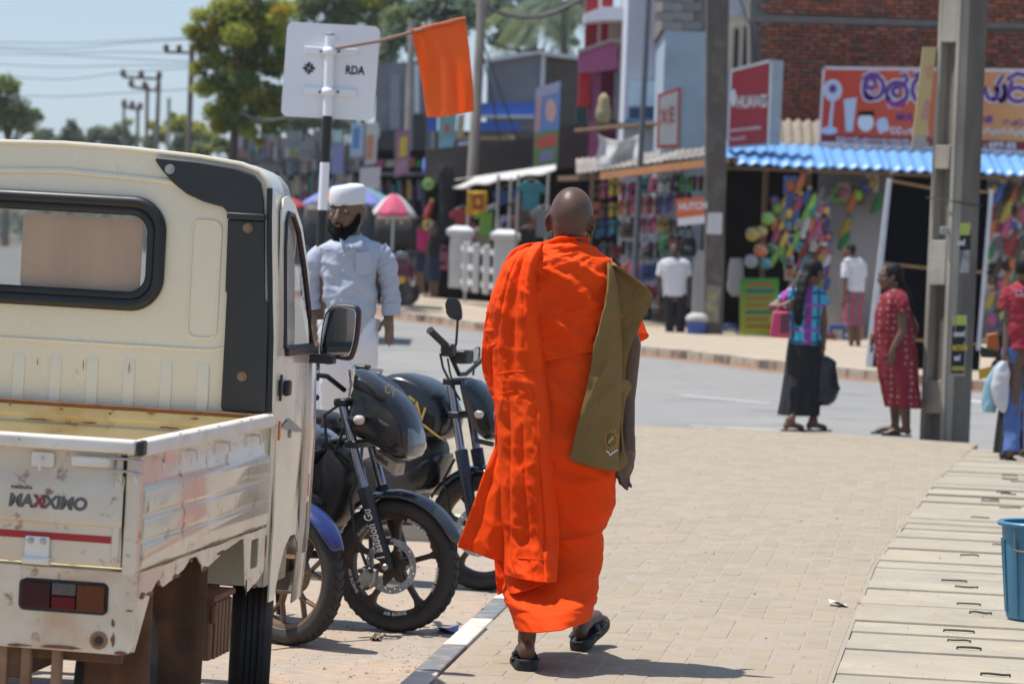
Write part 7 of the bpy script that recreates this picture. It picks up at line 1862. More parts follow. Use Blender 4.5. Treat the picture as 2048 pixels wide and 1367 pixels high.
onface(.20, .68, 650, 746, .007, M('poster_black', (.015, .015, .015)), 'poster_print'); onface(.20, .68, 630, 650, .007, M('poster_lime', (.42, .5, .1)), 'poster_print')
def facetext(s, f, py, hpx, mat):
	a_, b_, c_2 = L3(py); ex = (c_2 - b_).normalized(); mb = MB(); text_mesh(mb, s, hpx * PY / FPX / .72, lerp(b_, c_2, f) + Vector((-.2, -1, 0)).normalized() * .011, ex, Z3, bold=.003, th=.002, sx=.75); mb.build('poster_writing', mat, cpole, smooth=0)
m_py = M('print_yellow', (.60, .45, .06), .8)
facetext('osd', .27, 490, 13, m_sw); facetext('oaosd', .24, 672, 12, m_sw); facetext('ecnde', .22, 700, 16, m_py); facetext('ssd', .3, 720, 12, m_sw); facetext('coscec', .22, 740, 12, m_py)
mb = MB()
pts = [L3(395)[0] + Vector((-.03, -.03, 0)), L3(402)[1] + Vector((0, -.03, 0)), L3(412)[2] + Vector((.02, -.02, 0))]
mb.tube(pts, .006, 6); mb.build('binding_wire', m_iron, cpole)
mb = MB(); p = W(1892, 460, PY - .1); mb.box(p.x - .05, p.x + .02, p.y - .03, p.y + .02, p.z - .04, p.z + .03); mb.build('bracket', M('grey_box', (.30, .31, .33), .6), cpole, bevel=.005)
yb = at_base('notice_board', 'narrow faded yellow board tied to the concrete pole', 'board', 1850, 300, PY + .15)
panel('board', [(1846, 94), (1873, 94), (1852, 290), (1824, 290)], PY + .14, .03, M('faded_yellow', (.52, .41, .20), .7, var=.06, vs=6), yb); panel('lower_strip', [(1828, 272), (1853, 272), (1850, 300), (1822, 300)], PY + .135, .03, M('board_grey', (.38, .35, .36), .7), yb)
mb = MB(); ppoly(mb, [(1848, 138), (1862, 132), (1866, 152), (1852, 160)], PY + .14, .006); mb.build('faded_print', M('faded_pink', (.55, .30, .18), .7), yb, smooth=0)
mb = MB(); ppoly(mb, [(1842, 225), (1850, 200), (1858, 205), (1856, 240), (1840, 240)], PY + .14, .006); mb.build('faded_print', M('faded_rose', (.48, .26, .24), .7), yb, smooth=0)
# framed black boards leaning at the kerb
for lab, quad, y, posts in (('tall black board with white edge standing behind the red dress', [(1776, 356), (1866, 372), (1858, 762), (1733, 758)], 45.4, [(1776, 356), (1784, 357), (1742, 760), (1728, 758)]),
							('tall black board with brown battens to the right of the concrete pole', [(1930, 376), (1984, 380), (1956, 770), (1920, 768)], 45.6, [(1979, 378), (1987, 380), (1960, 700), (1953, 700)])):
	t = at_base('notice_board', lab, 'board', quad[3][0] + 20, quad[3][1], y)
	panel('panel', quad, y, .04, m_blackb, t); panel('edge_rail', posts, y - .03, .09, M('white_rail', (.55, .56, .60), .5), t)
	for f in (.0, .41, .78, .98):
		a_, b_ = [lerp(quad[0][i], quad[3][i], f) for i in (0, 1)], [lerp(quad[1][i], quad[2][i], f) for i in (0, 1)]
		panel('batten', [(a_[0] + 6, a_[1] + 2), (b_[0], b_[1] + 2), (b_[0], b_[1] + 8), (a_[0] + 6, a_[1] + 8)], y - .02, .02, M('batten_wood', (.30, .17, .07), .8), t)
# ------------------------------------------------------------------ road sign seen from behind, with the flag
SD = 20.6
rs_ = thing('road_sign', 'white road sign seen from behind on a black and white banded post', 'sign', W(640, 900, SD))
m_sgn = M('sign_back_white', (.78, .79, .82), .5, var=.03, vs=3)
P = [(572, 45), (757, 55), (752, 242), (567, 234)]
outl_ = []
cx_, cy_ = 662, 144
o_, ea_, eb_, en_ = pf(SD)
ang_ = math.atan2(10, 185)
pts = [(a * math.cos(ang_) - b_ * math.sin(ang_), a * math.sin(ang_) + b_ * math.cos(ang_)) for a, b_ in rrect(-93, 93, -94, 94, 13)]
mb = MB(); mb.prism([(a + cx_ - 1024 - b_ * .02, b_ + cy_ - 683) for a, b_ in pts], (o_, ea_, eb_, Y3), -.003, .003); mb.build('sign_plate', m_sgn, rs_, smooth=0)
def zp(px, py, y): return W(px, py, y)
bands = [(660, 72), (655, 232), (650, 325), (645, 420), (641, 520), (637, 620), (632, 760), (626, 960)]
top = W(660, 70, SD - .05)
m_wp = M('post_white', (.80, .81, .83), .5, var=.04); m_bp = M('post_black', (.012, .012, .013), .5, var=.1)
for i, (a, b_) in enumerate(zip(bands, bands[1:])):
	p, q = W(*a, SD - .05), W(*b_, SD - .05)
	if i == len(bands) - 2: q = Vector((q.x, q.y, -.02))
	mb = MB(); mb.tube([p, q], .030, 18); mb.build('post_band', m_wp if i % 2 == 0 else m_bp, rs_)
MB().lathe([(.032, 0), (.033, .006), (.02, .014), (.001, .016)], top, (0, 0, 1), 16).build('post_cap', m_steel, rs_)
for cy in (103, 184):
	dx_ = -(cy - 70) * .03
	p, q = W(610 + dx_, cy - 3, SD - .012), W(716 + dx_, cy + 3, SD - .012); mb = MB(); ax_ = (q - p).normalized(); mb.obox((p + q) / 2, (ax_, Y3, ax_.cross(Y3)), ((q - p).length / 2, .010, .024)); br = mb.build('bracket', m_sgn, rs_, bevel=.004)
	mb = MB(); c0 = W(660 + dx_, cy, SD - .05); mb.lathe([(.036, -.024), (.036, .024)], c0, (0, 0, 1), 18, caps=False); mb.build('clamp', m_wp, br, solid=.006)
	for bx_ in (643, 679): MB().lathe([(.008, 0), (.008, .008), (.001, .01)], W(bx_ + dx_, cy, SD - .025), (0, -1, 0), 8).build('bolt', m_iron, br)
mb = MB(); ex = (W(740, 148, SD) - W(690, 146, SD)).normalized(); text_mesh(mb, 'RDA', .075, W(690, 148, SD - .004), ex, Vector((.03, 0, 1)), bold=.0022, th=.002, sx=.80); mb.build('lettering', m_bp, rs_, smooth=0)
mb = MB()
for k in range(4):
	a = rad(90 * k + 8); R2 = lambda x, y: ((619 + x * math.cos(a) - y * math.sin(a)) - 1024, (138 + x * math.sin(a) + y * math.cos(a)) - 683)
	stroke(mb, [R2(2, -1), R2(12, -1)], 5, pf(SD), .006 + .0004 * k); stroke(mb, [R2(5, -1), R2(5, -9)], 4, pf(SD), .008 + .0004 * k)
mb.build('emblem', m_bp, rs_, smooth=0)
fg = thing('flag', 'plain orange flag on a wooden stick tied to the road sign', 'flag', W(690, 95, SD - .1))
mb = MB(); mb.tube([W(672, 97, SD - .09), W(760, 82, SD - .16), W(826, 64, SD - .22), W(931, 38, SD - .30)], .011, 8); mb.build('stick', M('flag_stick', (.22, .14, .11), .7, var=.1), fg)
def ff(u, v):
	xt, yt = lerp(822, 930, u), lerp(62, 37, u); xb, yb = lerp(853, 948, u), lerp(234, 226, u) + 3 * math.sin(5 * u)
	p = W(lerp(xt, xb, v) + 3 * math.sin(math.pi * v), lerp(yt, yb, v), SD - .22 - .08 * u)
	return p + Y3 * (.035 * math.sin(7 * u + 2 * v) * (.3 + v) + .02 * math.sin(13 * u - 3 * v))
mb = MB(); mb.grid(ff, 48, 60); mb.build('cloth', M('flag_orange', (.95, .31, .09), .8, var=.03, vs=4, trans=.72, bump=.1, bs=200), fg, solid=.003)
mb = MB(); mb.tube([ff(i / 12, .0) + Vector((0, -.004, -.004)) for i in range(13)], .016, 8); mb.build('stick_sleeve', M('flag_sleeve', (.45, .11, .04), .8), fg)
# ------------------------------------------------------------------ upper storeys along the street
def building(lab, px, py, y, parts):
	t = at_base('building', lab, 'building', px, py, y)
	for nm, quad, dy, th, mt in parts:
		o = panel(nm, quad, y + dy, th, mt, t)
		if len(quad) == 4 and max(q[1] for q in quad) >= 300 and any(k in nm for k in ('wall', 'opening', 'pilaster', 'column')):
			for i in (2, 3, 6, 7): o.data.vertices[i].co.z = .05 - t['_o'][2]      # walls stand on the ground
	return t
m_win = M('dark_window', (.02, .022, .026), .2, var=.1)
m_cream = M('cream_plaster', (.56, .50, .40), .85, var=.06, vs=1)
m_lilac = M('lilac_white_plaster', (.52, .53, .60), .85, var=.06, vs=.8)
m_redp = M('deep_red_paint', (.28, .008, .016), .55, var=.06); m_magp = M('magenta_paint', (.30, .07, .17), .6, var=.1)
building('pale cream wall with two narrow windows left of the brick building', 1480, 300, 61, [('wall', rcr(1448, 1512, -60, 300), 0, 3, m_lilac), ('wall_return', rcr(1456, 1500, 30, 140), -.05, .06, m_cream), ('window', rcr(1468, 1477, 58, 136), -.09, .03, m_win), ('window', rcr(1487, 1496, 55, 132), -.09, .03, m_win), ('window_frame', rcr(1477.5, 1486.5, 50, 138), -.12, .06, m_cream), ('window_frame', rcr(1459, 1467.5, 54, 140), -.12, .06, m_cream), ('window_frame', rcr(1496.5, 1504, 44, 134), -.12, .06, m_cream)])
t = building('blue-grey building with raw blockwork on top behind the white lightbox', 1370, 320, 62, [('wall', rcr(1326, 1414, 62, 320), 0, 4, m_bluegrey), ('upper_wall', rcr(1326, 1414, -60, 60), .02, 4, m_mort)])
r = random.Random(5)
bmk = MB(); hw, hh = .19, .085; rg = lambda s, yy: [(-hw + s, yy, -hh + s), (hw - s, yy, -hh + s), (hw - s, yy, hh - s), (-hw + s, yy, hh - s)]
bmk.rings([rg(0, .05), rg(0, -.02), rg(.008, -.03)]); o = bmk.build('block', M('cement_block', (.24, .235, .23), .95, var=.15, rand=.2), smooth=0); bme = o.data; bpy.data.objects.remove(o)
for j in range(7):
	for i in range(3):
		p = W(1345 + i * 40 - (18 if j % 2 else 0), 52 - j * 19, 62.0)
		if p.x + .19 > W(1414, 0, 62).x: continue
		o = bpy.data.objects.new('block', bme); COL.objects.link(o); o.parent = t; o.location = p - Vector(t['_o'])
building('lilac-white building with sky blue banner behind the thin steel pole', 1290, 300, 66, [('wall', rcr(1252, 1334, -60, 300), 0, 5, m_lilac), ('banner', rcr(1256, 1322, 162, 212), -.1, .04, M('sky_banner', (.50, .60, .70), .6, var=.15, vs=1.5)), ('window', rcr(1258, 1284, 216, 238), -.05, .04, M('blue_window', (.02, .05, .11), .25)), ('window', rcr(1290, 1322, 214, 236), -.05, .04, M('blue_window', (.02, .05, .11), .25)), ('pilaster', rcr(1320, 1332, -60, 190), -.12, .2, m_plaster), ('ledge', rcr(1250, 1326, 238, 246), -.3, .35, M('blue_ledge', (.12, .24, .42), .6)), ('ledge', rcr(1180, 1326, 246, 252), -.5, .5, m_wood)])
building('narrow red and magenta building with white balcony edge', 1200, 300, 70, [
	('wall', rcr(1180, 1256, 40, 300), .6, 5, M('maroon_wall', (.15, .012, .045), .7)), ('red_column', rcr(1172, 1196, -60, 100), 0, .5, m_redp), ('red_column', rcr(1204, 1226, -60, 100), 0, .5, m_redp), ('pale_mullion', rcr(1196.5, 1203.5, -60, 100), -.02, .5, M('pink_white', (.55, .42, .42), .6)),
	('soffit_wall', rcr(1216, 1254, 42, 96), -.1, .5, M('soffit_peach', (.42, .33, .28), .8)), ('balcony_slab', [(1168, 28), (1204, 14), (1254, 14), (1254, 40), (1204, 40), (1168, 44)], -1.0, 1.0, m_white), ('balcony_front', [(1156, 106), (1218, 84), (1234, 88), (1236, 138), (1158, 146)], -1.0, .4, m_magp), ('balcony_rail', [(1156, 100), (1220, 78), (1256, 78), (1256, 84), (1220, 84), (1156, 108)], -1.1, .2, M('weathered_rail', (.30, .25, .22), .8)),
	('red_column', rcr(1157, 1180, 146, 214), -.5, .5, M('bright_red', (.42, .01, .012), .55)), ('green_base', rcr(1152, 1176, 215, 248), -.5, .5, M('dark_green', (.01, .05, .045), .6)), ('magenta_column', rcr(1183, 1200, 140, 300), -.4, .5, m_magp), ('pale_door', rcr(1228, 1244, 145, 240), -.2, .3, M('grey_door', (.33, .34, .35), .7)), ('magenta_column', rcr(1245, 1254, 130, 238), -.3, .4, m_magp)])
t = at_base('stone_figure', 'weathered stone finial figure on the ledge of the magenta building', 'figure', 1206, 245, 66.5)
MB().lathe([(.10, 0), (.16, .1), (.15, .25), (.11, .4), (.12, .48), (.07, .56), (.02, .6)], W(1206, 245, 66.5), (0, 0, 1), 14).build('figure', M('mossy_stone', (.30, .26, .15), .95, var=.25, vs=9), t)
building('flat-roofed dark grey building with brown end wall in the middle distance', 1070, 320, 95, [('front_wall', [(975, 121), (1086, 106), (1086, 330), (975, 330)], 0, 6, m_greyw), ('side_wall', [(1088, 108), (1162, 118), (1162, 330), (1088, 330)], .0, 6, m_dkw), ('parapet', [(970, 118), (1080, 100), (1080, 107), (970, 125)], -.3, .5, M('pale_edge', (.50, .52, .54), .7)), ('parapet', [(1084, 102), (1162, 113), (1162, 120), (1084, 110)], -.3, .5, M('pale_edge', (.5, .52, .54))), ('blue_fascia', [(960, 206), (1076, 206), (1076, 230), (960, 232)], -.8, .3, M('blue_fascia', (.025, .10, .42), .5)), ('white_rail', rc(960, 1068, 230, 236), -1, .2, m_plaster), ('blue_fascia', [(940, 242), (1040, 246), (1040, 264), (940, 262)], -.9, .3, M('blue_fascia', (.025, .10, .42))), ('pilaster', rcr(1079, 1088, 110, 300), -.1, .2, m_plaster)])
building('grey cement building behind the hanging orange flag', 800, 330, 105, [('wall', [(752, 128), (866, 120), (866, 330), (752, 330)], 0, 8, m_greyw), ('wall_panel', rc(780, 800, 150, 260), -.1, .2, M('lighter_cement', (.24, .26, .28), .9)), ('window', rc(826, 850, 230, 330), -.1, .2, m_win), ('sheet', rc(829, 838, 130, 226), -.5, .1, M('pale_sheet', (.55, .57, .60), .6)), ('dark_opening', rc(758, 790, 262, 300), -.2, .3, m_win), ('blue_board', rc(856, 874, 232, 262), -.6, .1, M('blue_fascia', (.025, .1, .42)))])
# ------------------------------------------------------------------ utility poles in the middle distance
def upole(lab, x0, y0, x1, y1, d, r0, r1, arms=(), mat=None):
	t = at_base('utility_pole', lab, 'pole', x0, y0, d, 'utility poles along the street')
	A, B_ = W(x0, y0, d), W(x1, y1, d); A = A + (A - B_) * ((A.z - .1) / (B_.z - A.z))
	mb = MB(); mb.tube([A, B_], [r0, r1], 8); mb.build('shaft', mat or m_conc, t)
	for (ax0, ay0, ax1, ay1) in arms:
		P, Q = W(ax0, ay0, d - .2), W(ax1, ay1, d - .2); mb = MB(); mb.tube([P, Q], .07 * d / 150, 6); arm = mb.build('crossarm', m_iron, t)
		for f in (0, .5, 1):
			p = lerp(P, Q, f); MB().lathe([(.08 * d / 150, 0), (.14 * d / 150, .1), (.12 * d / 150, .3 * d / 150), (.06 * d / 150, .36 * d / 150)], p, (0, 0, 1), 8).build('insulator', M('insulator_brown', (.10, .05, .04), .4), arm)
	return t
upole('grey concrete pole rising behind the orange flag', 944, 372, 968, -60, 72, .14, .10)
upole('slim grey pole left of the orange flag tip', 816, 300, 824, 40, 98, .14, .10)
upole('dark pole behind the autumn-tinted tree with a side arm', 376, 330, 384, 100, 120, .13, .10, [(332, 104, 384, 106)], m_conc2)
upole('tallest brown pole with three insulators at the far left street', 312, 330, 318, 150, 160, .14, .10, [(246, 154, 318, 158)], m_conc2)
upole('second brown pole with bent arm at the far left street', 292, 330, 295, 170, 185, .13, .10, [(262, 174, 316, 182)], m_conc2)
upole('short brown pole with low arm at the far left street', 274, 330, 276, 212, 240, .15, .12, [(248, 214, 280, 220)], m_conc2)
upole('palest short pole left of the other far poles', 246, 330, 248, 208, 260, .14, .11, [], m_conc2)
upole('pale thin pole between the tall pole and the tree', 336, 330, 338, 196, 200, .14, .11, [], m_conc)
upole('thin dark pole in front of the magenta building', 1240 - 60, 320, 1186, 130, 78, .06, .05, [], m_wood)
m_wire = M('wire_black', (.05, .05, .055), .6)
def wire(lab, pts, d, r=.018):
	P = [W(x, y, d if not isinstance(d, tuple) else lerp(d[0], d[1], i / (len(pts) - 1))) for i, (x, y) in enumerate(pts)]
	Q = [Vector(p) for p in cat([tuple(p) for p in P], 24)]
	o = MB().tube(Q, r, 5).build('overhead_wire', m_wire, org=P[0]); tag(o, lab, 'wire', 'overhead wires')
for k, (y0, y1) in enumerate(((84, 76), (92, 78), (97, 108), (108, 124), (128, 130), (150, 136), (190, 178))):
	wire(f'overhead wire crossing the open sky, {ORD[k]} from the top', [(-20, y0), (120, y0 + 3 + (k % 3) * 3), (250, (y0 + y1) / 2 + 2), (384, y1)], (150, 118), .016)
wire('thick slack cable sagging at the top beside the palm', [(950, -6), (990, 22), (1040, 34), (1100, 28), (1170, -5)], 74, .05)
wire('slack pale cable below the grey cement building', [(480, 225), (520, 240), (570, 236), (600, 225)], 80, .03)
wire('thin cable slung from the grey pole to the roofs', [(962, 60), (985, 85), (1030, 100), (1090, 100)], 74, .025)
wire('stay wire slanting down from the grey pole to the white awning', [(962, 90), (985, 200), (1010, 340)], 72, .018)
wire('stay wire slanting from the grey pole towards the tall banner', [(964, 80), (1010, 210), (1052, 330)], 72, .018)
wire('drooping cable beside the brick building corner', [(1478, -10), (1490, 30), (1503, 60), (1508, 140), (1500, 250)], 60, .015)
# ------------------------------------------------------------------ vertical banners
def banner(lab, quad, y, base, shapes, th=.03):
	t = at_base('banner', lab, 'banner', quad[3][0], quad[3][1], y, 'upright street banners'); panel('cloth', quad, y, th, base, t)
	for i, (pts, mt) in enumerate(shapes):
		mb = MB(); ppoly(mb, pts, y, .012 + .003 * i); mb.build('print', mt, t, smooth=0)
def C_(n_, c): return M('print_' + n_, c, .6, var=.06)
banner('tall banner with blue top, green band and red letters above the white awning', [(1072, 178), (1122, 161), (1115, 330), (1066, 340)], 68, C_('blue', (.16, .26, .52)),
	   [([(1068, 268), (1118, 258), (1114, 328), (1066, 338)], C_('green', (.16, .26, .10))), ([(1072, 178), (1120, 163), (1118, 185), (1070, 200)], C_('lilac', (.36, .35, .48))), (arc(1101, 222, 11, 24, 0, 340, 12), C_('peach', (.62, .38, .32))), ([(1072, 200), (1084, 196), (1080, 262), (1068, 266)], C_('rose', (.48, .30, .32))), ([(1073, 276), (1114, 268), (1112, 292), (1071, 298)], C_('red', (.55, .10, .08))), ([(1080, 304), (1108, 300), (1106, 322), (1079, 326)], C_('violet', (.26, .24, .36)))])
mb = MB()
banner('pale teal banner with a red mark right of the orange flag', [(878, 232), (914, 226), (908, 308), (876, 311)], 76, C_('teal', (.20, .38, .36)), [(arc(894, 258, 5, 9, 0, 330, 8), C_('red', (.5, .1, .08))), ([(880, 280), (908, 276), (906, 300), (878, 304)], C_('aqua', (.22, .42, .55)))])
banner('cream strip banner beside the teal banner', [(916, 230), (930, 228), (926, 274), (912, 276)], 76.5, C_('cream', (.52, .46, .30)), [])
banner('small white banner beneath the cream strip', [(916, 284), (944, 282), (940, 310), (914, 312)], 75, C_('whiteblue', (.55, .60, .70)), [])
banner('purple and yellow banner hanging over the umbrellas', [(790, 264), (822, 258), (818, 348), (788, 356)], 84, C_('plum', (.30, .14, .20)), [([(800, 276), (816, 272), (814, 312), (798, 316)], C_('yellow', (.48, .42, .10))), ([(792, 324), (816, 318), (815, 344), (790, 350)], C_('rose2', (.42, .22, .28)))])
banner('orange and white banner under the road sign', [(732, 248), (757, 245), (752, 326), (730, 330)], 90, C_('whitepeach', (.55, .50, .46)), [([(734, 272), (748, 270), (746, 318), (732, 320)], C_('orange', (.55, .24, .12)))])
banner('blue lettered white banner under the road sign', [(702, 246), (728, 246), (726, 312), (700, 314)], 92, C_('paleblue', (.36, .46, .58)), [([(708, 256), (720, 256), (718, 296), (706, 298)], C_('midblue', (.10, .22, .44)))])
banner('grey white notice banner above the blue umbrella', [(720, 336), (762, 334), (758, 378), (718, 380)], 70, C_('greywhite', (.46, .43, .46)), [])
banner('violet picture banner left of the road sign post', [(664, 290), (688, 288), (686, 346), (662, 348)], 88, C_('violetblue', (.22, .22, .40)), [([(668, 262), (686, 260), (685, 284), (667, 286)], C_('mint', (.35, .50, .48)))])
# ------------------------------------------------------------------ stalls: roofs, goods
m_can = M('canvas_awning', (.58, .55, .52), .8, var=.08, vs=2, trans=.15)
t = at_base('canvas_awning', 'sloping off-white canvas awning over the clothes stall', 'awning', 980, 370, 64)
mb = MB(); P = [W(858, 384, 72), W(1112, 340, 62), W(1112, 330, 63.5), W(872, 366, 74)];
mb.grid(lambda u, v: lerp(lerp(P[0], P[1], u), lerp(P[3], P[2], u), v) + Z3 * (-.05 * math.sin(math.pi * u * 5) ** 2 * (1 - v)), 30, 4); mb.build('canvas', m_can, t, solid=.03)
for f in (.05, .35, .68, .95):
	p = lerp(P[0], P[1], f); mb = MB(); mb.tube([p, Vector((p.x, p.y, g(p.x, p.y) + .13))], .03, 8); mb.build('pole', M('pole_pale', (.35, .33, .30), .7), t)
t = at_base('stall_roof', 'rusty sheet roof with ragged pale edge over the footwear stall', 'roof', 1300, 345, 60)
P = [W(1152, 348, 64), W(1442, 306, 56.5), W(1442, 292, 60), W(1152, 318, 68)]
mb = MB(); mb.grid(lambda u, v: lerp(lerp(P[0], P[1], u), lerp(P[3], P[2], u), v) + Z3 * (.014 * math.sin(u * 150)), 150, 4); mb.build('roof_sheet', M('rusty_sheet', (.20, .17, .15), .8, var=.2, vs=3, col2=(.34, .32, .30), mix=.45, mscale=2), t, solid=.01)
for k in range(6):
	f = .1 + .16 * k; p = lerp(P[0], P[1], f); mb = MB(); mb.obox(p + Vector((0, 1.2, -.08)), (Vector((-.3, 1, 0)).normalized(), Vector((1, .3, 0)).normalized(), Z3), (1.8, .05, .05)); mb.build('rafter', m_wood, t)
mb = MB(); a_, b_ = W(1200, 352, 61.5), W(1440, 322, 56.7); mb.obox((a_ + b_) / 2, ((b_ - a_).normalized(), Y3, Z3), ((b_ - a_).length / 2, .06, .07)); mb.build('beam', M('orange_timber', (.34, .15, .06), .8, var=.2, vs=4), t)
t = at_base('hung_sheet', 'white cloth sheet hung out above the footwear stall roof', 'cloth', 1235, 335, 63)
mb = MB(); mb.grid(lambda u, v: W(lerp(1196, 1280, u) + 3 * math.sin(6 * v), lerp(268 + 34 * math.sin(math.pi * u) * .4, 334 - 8 * u, v), 63) + Y3 * (.12 * math.sin(9 * u + 2 * v)), 30, 16); mb.build('cloth', M('sheet_white', (.62, .61, .60), .9, var=.06, trans=.2), t, solid=.01)
mb = MB(); mb.tube([W(1150, 262, 63), W(1330, 246, 62)], .04, 8); mb.build('ledge_bar', m_wood, t)
# back and floor of the stalls
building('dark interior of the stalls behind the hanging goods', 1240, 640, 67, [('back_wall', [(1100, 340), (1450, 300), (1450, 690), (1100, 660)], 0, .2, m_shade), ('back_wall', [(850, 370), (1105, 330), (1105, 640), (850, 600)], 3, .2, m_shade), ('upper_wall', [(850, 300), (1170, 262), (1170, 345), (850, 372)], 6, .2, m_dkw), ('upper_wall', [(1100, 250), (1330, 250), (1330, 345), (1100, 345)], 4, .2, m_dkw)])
for k, (x0, x1, ya, yb, y, mt) in enumerate(((1385, 1408, 500, 690, 58.5, M('white_sheet_post', (.42, .41, .40), .8)), (1176, 1184, 345, 600, 62, m_wood), (1030, 1036, 350, 560, 63, M('pole_pale', (.35, .33, .3))), (990, 996, 350, 560, 65, M('pole_pale', (.35, .33, .3))))):
	t = at_base('stall_post', ['broad pale post behind the white T-shirt', 'dark timber post at the left end of the footwear stall', 'pale pole under the canvas awning near the orange robe', 'pale pole in the middle under the canvas awning'][k], 'post', x0, yb, y); panel('post', rcr(x0, x1, ya, yb), y, .1, mt, t)
# goods
PAL = {'black': (.012, .012, .014), 'red': (.34, .02, .025), 'pink': (.52, .08, .20), 'magenta': (.36, .02, .18), 'blue': (.03, .09, .34), 'yellow': (.60, .42, .03), 'orange': (.60, .15, .03), 'green': (.03, .26, .06), 'lime': (.28, .60, .05), 'white': (.55, .55, .58), 'purple': (.13, .04, .24), 'brown': (.13, .075, .045), 'grey': (.17, .17, .18), 'teal': (.03, .28, .34), 'cream': (.50, .43, .32)}
PM = {k: M('goods_' + k, tuple(.62 * c + .12 * sum(v) / 3 for c in v), .7, var=.25, vs=14, rand=.3) for k, v in PAL.items()}
def g_bag(t, p, s, mt):
	mb = MB(); w_, h_ = .13 * s, .17 * s
	rg = lambda f, z: [p + Vector((x * w_ * f, y_ * .05 * s, z)) for x, y_ in ((-1, -1), (-.3, -1.5), (.3, -1.5), (1, -1), (1, 1), (-1, 1))]
	mb.rings([rg(.92, -h_), rg(1.05, -h_ * .6), rg(.95, h_ * .3), rg(.7, h_ * .75)]); mb.build('bag_body', mt, t, smooth=50, bevel=.012)
	mb = MB(); mb.tube([p + Vector((-.07 * s, 0, h_ * .7)), p + Vector((-.05 * s, 0, h_ * 1.5)), p + Vector((.05 * s, 0, h_ * 1.5)), p + Vector((.07 * s, 0, h_ * .7))], .012 * s, 6); mb.build('handle', mt, t)
	mb = MB(); mb.box(p.x - .06 * s, p.x + .06 * s, p.y - .085 * s, p.y - .06 * s, p.z - h_ * .5, p.z - h_ * .1); mb.build('pocket', PM['black'] if mt != PM['black'] else PM['grey'], t, bevel=.01)
def g_slip(t, p, s, mt):
	sole = [(-.04, -.13), (0, -.145), (.04, -.13), (.045, -.02), (.058, .08), (.04, .14), (0, .155), (-.04, .135), (-.052, .07), (-.038, -.02)]
	for sx in (-1, 1):
		P = [q_[:2] for q_ in cat([tuple(q_) for q_ in sole + [sole[0]]], 24)][:-1]; q0 = p + Vector((sx * .062 * s, 0, 0))
		mb = MB(); mb.prism([(a_ * s, b_ * s) for a_, b_ in P], (q0, X3, Z3, Vector((0, -1, 0))), -.02 * s, .02 * s); so_ = mb.build('sole', mt, t)
		mb = MB(); mb.tube([q0 + Vector((-.05 * s, -.02 * s, .0)), q0 + Vector((-.02 * s, -.06 * s, .06 * s)), q0 + Vector((0, -.03 * s, .10 * s)), q0 + Vector((.02 * s, -.06 * s, .06 * s)), q0 + Vector((.05 * s, -.02 * s, 0))], .012 * s, 6); mb.build('strap', PM['black'] if mt != PM['black'] else PM['red'], so_)
def g_shirt(t, p, s, mt):
	P = [(-.10, .20), (-.24, .10), (-.19, .0), (-.13, .05), (-.13, -.26), (.13, -.26), (.13, .05), (.19, 0), (.24, .10), (.10, .20), (0, .16)]
	mb = MB(); mb.prism([(a_ * s, b_ * s) for a_, b_ in P], (p, X3, Z3, Vector((0, -1, 0))), -.02, .02); mb.build('garment', mt, t, bevel=.012)
	mb = MB(); mb.tube([p + Vector((-.12 * s, 0, .19 * s)), p + Vector((0, 0, .24 * s)), p + Vector((.12 * s, 0, .19 * s))], .008, 6); mb.build('hanger', m_steel, t)
def g_ball(t, p, s, mt):
	MB().ball(p, .115 * s, 20).build('ball', mt, t)
	mb = MB(); mb.lathe([(.117 * s, -.012), (.1185 * s, 0), (.117 * s, .012)], p, (.5, .3, .8), 24, caps=False); mb.build('band', PM['white'], t)
def g_toy(t, p, s, mt):
	k = rnd.choice((0, 0, 1, 1, 1, 1, 2))
	if k == 0:
		mb = MB(); mb.prism([(-.10 * s, -.14 * s), (.10 * s, -.14 * s), (.10 * s, .14 * s), (-.10 * s, .14 * s)], (p, X3, Z3, Vector((0, -1, 0))), 0, .03); mb.build('card', PM[rnd.choice(['grey', 'cream', 'blue', 'brown', 'white'])], t, bevel=.006)
		mb = MB(); mb.ball(p + Vector((0, -.05, 0)), (.07 * s, .05, .09 * s), 12); mb.build('toy', mt, t)
	elif k == 1:
		mb = MB(); mb.tube([p + Vector((-.06 * s, 0, -.15 * s)), p + Vector((.0, -.03, 0)), p + Vector((.05 * s, 0, .15 * s))], [.05 * s, .07 * s, .04 * s], 10); mb.build('toy', mt, t)
		mb = MB(); mb.ball(p + Vector((.05 * s, 0, .17 * s)), .05 * s, 10); mb.build('cap', PM[rnd.choice(['grey', 'red', 'brown', 'yellow'])], t)
	else:
		mb = MB(); mb.lathe([(.03, 0), (.11 * s, .02), (.11 * s, .05), (.03, .07)], p, (.2, -1, .1), 16); mb.build('toy', mt, t)
		mb = MB(); mb.lathe([(.012, 0), (.05 * s, .02), (.012, .04)], p + Vector((0, -.05, 0)), (.2, -1, .1), 10); mb.build('hub', PM['grey'], t)
KN = {'bag': ('handbag', g_bag), 'slip': ('slipper_pair', g_slip), 'shirt': ('hanging_shirt', g_shirt), 'ball': ('play_ball', g_ball), 'toy': ('hanging_toy', g_toy)}
KW = {'bag': 'handbag', 'slip': 'pair of slippers', 'shirt': 'shirt', 'ball': 'play ball', 'toy': 'plastic toy'}
def goods(kind, col, px, py, y, s, lab, group):
	nm, fn = KN[kind]; p = W(px, py, y); t = thing(nm, lab, {'bag': 'handbag', 'slip': 'slippers', 'shirt': 'shirt', 'ball': 'ball', 'toy': 'toy'}[kind], p, group=group); fn(t, p, s, PM[col])
r = random.Random(11)
rowsy = [372, 410, 452, 496, 540, 584, 622]
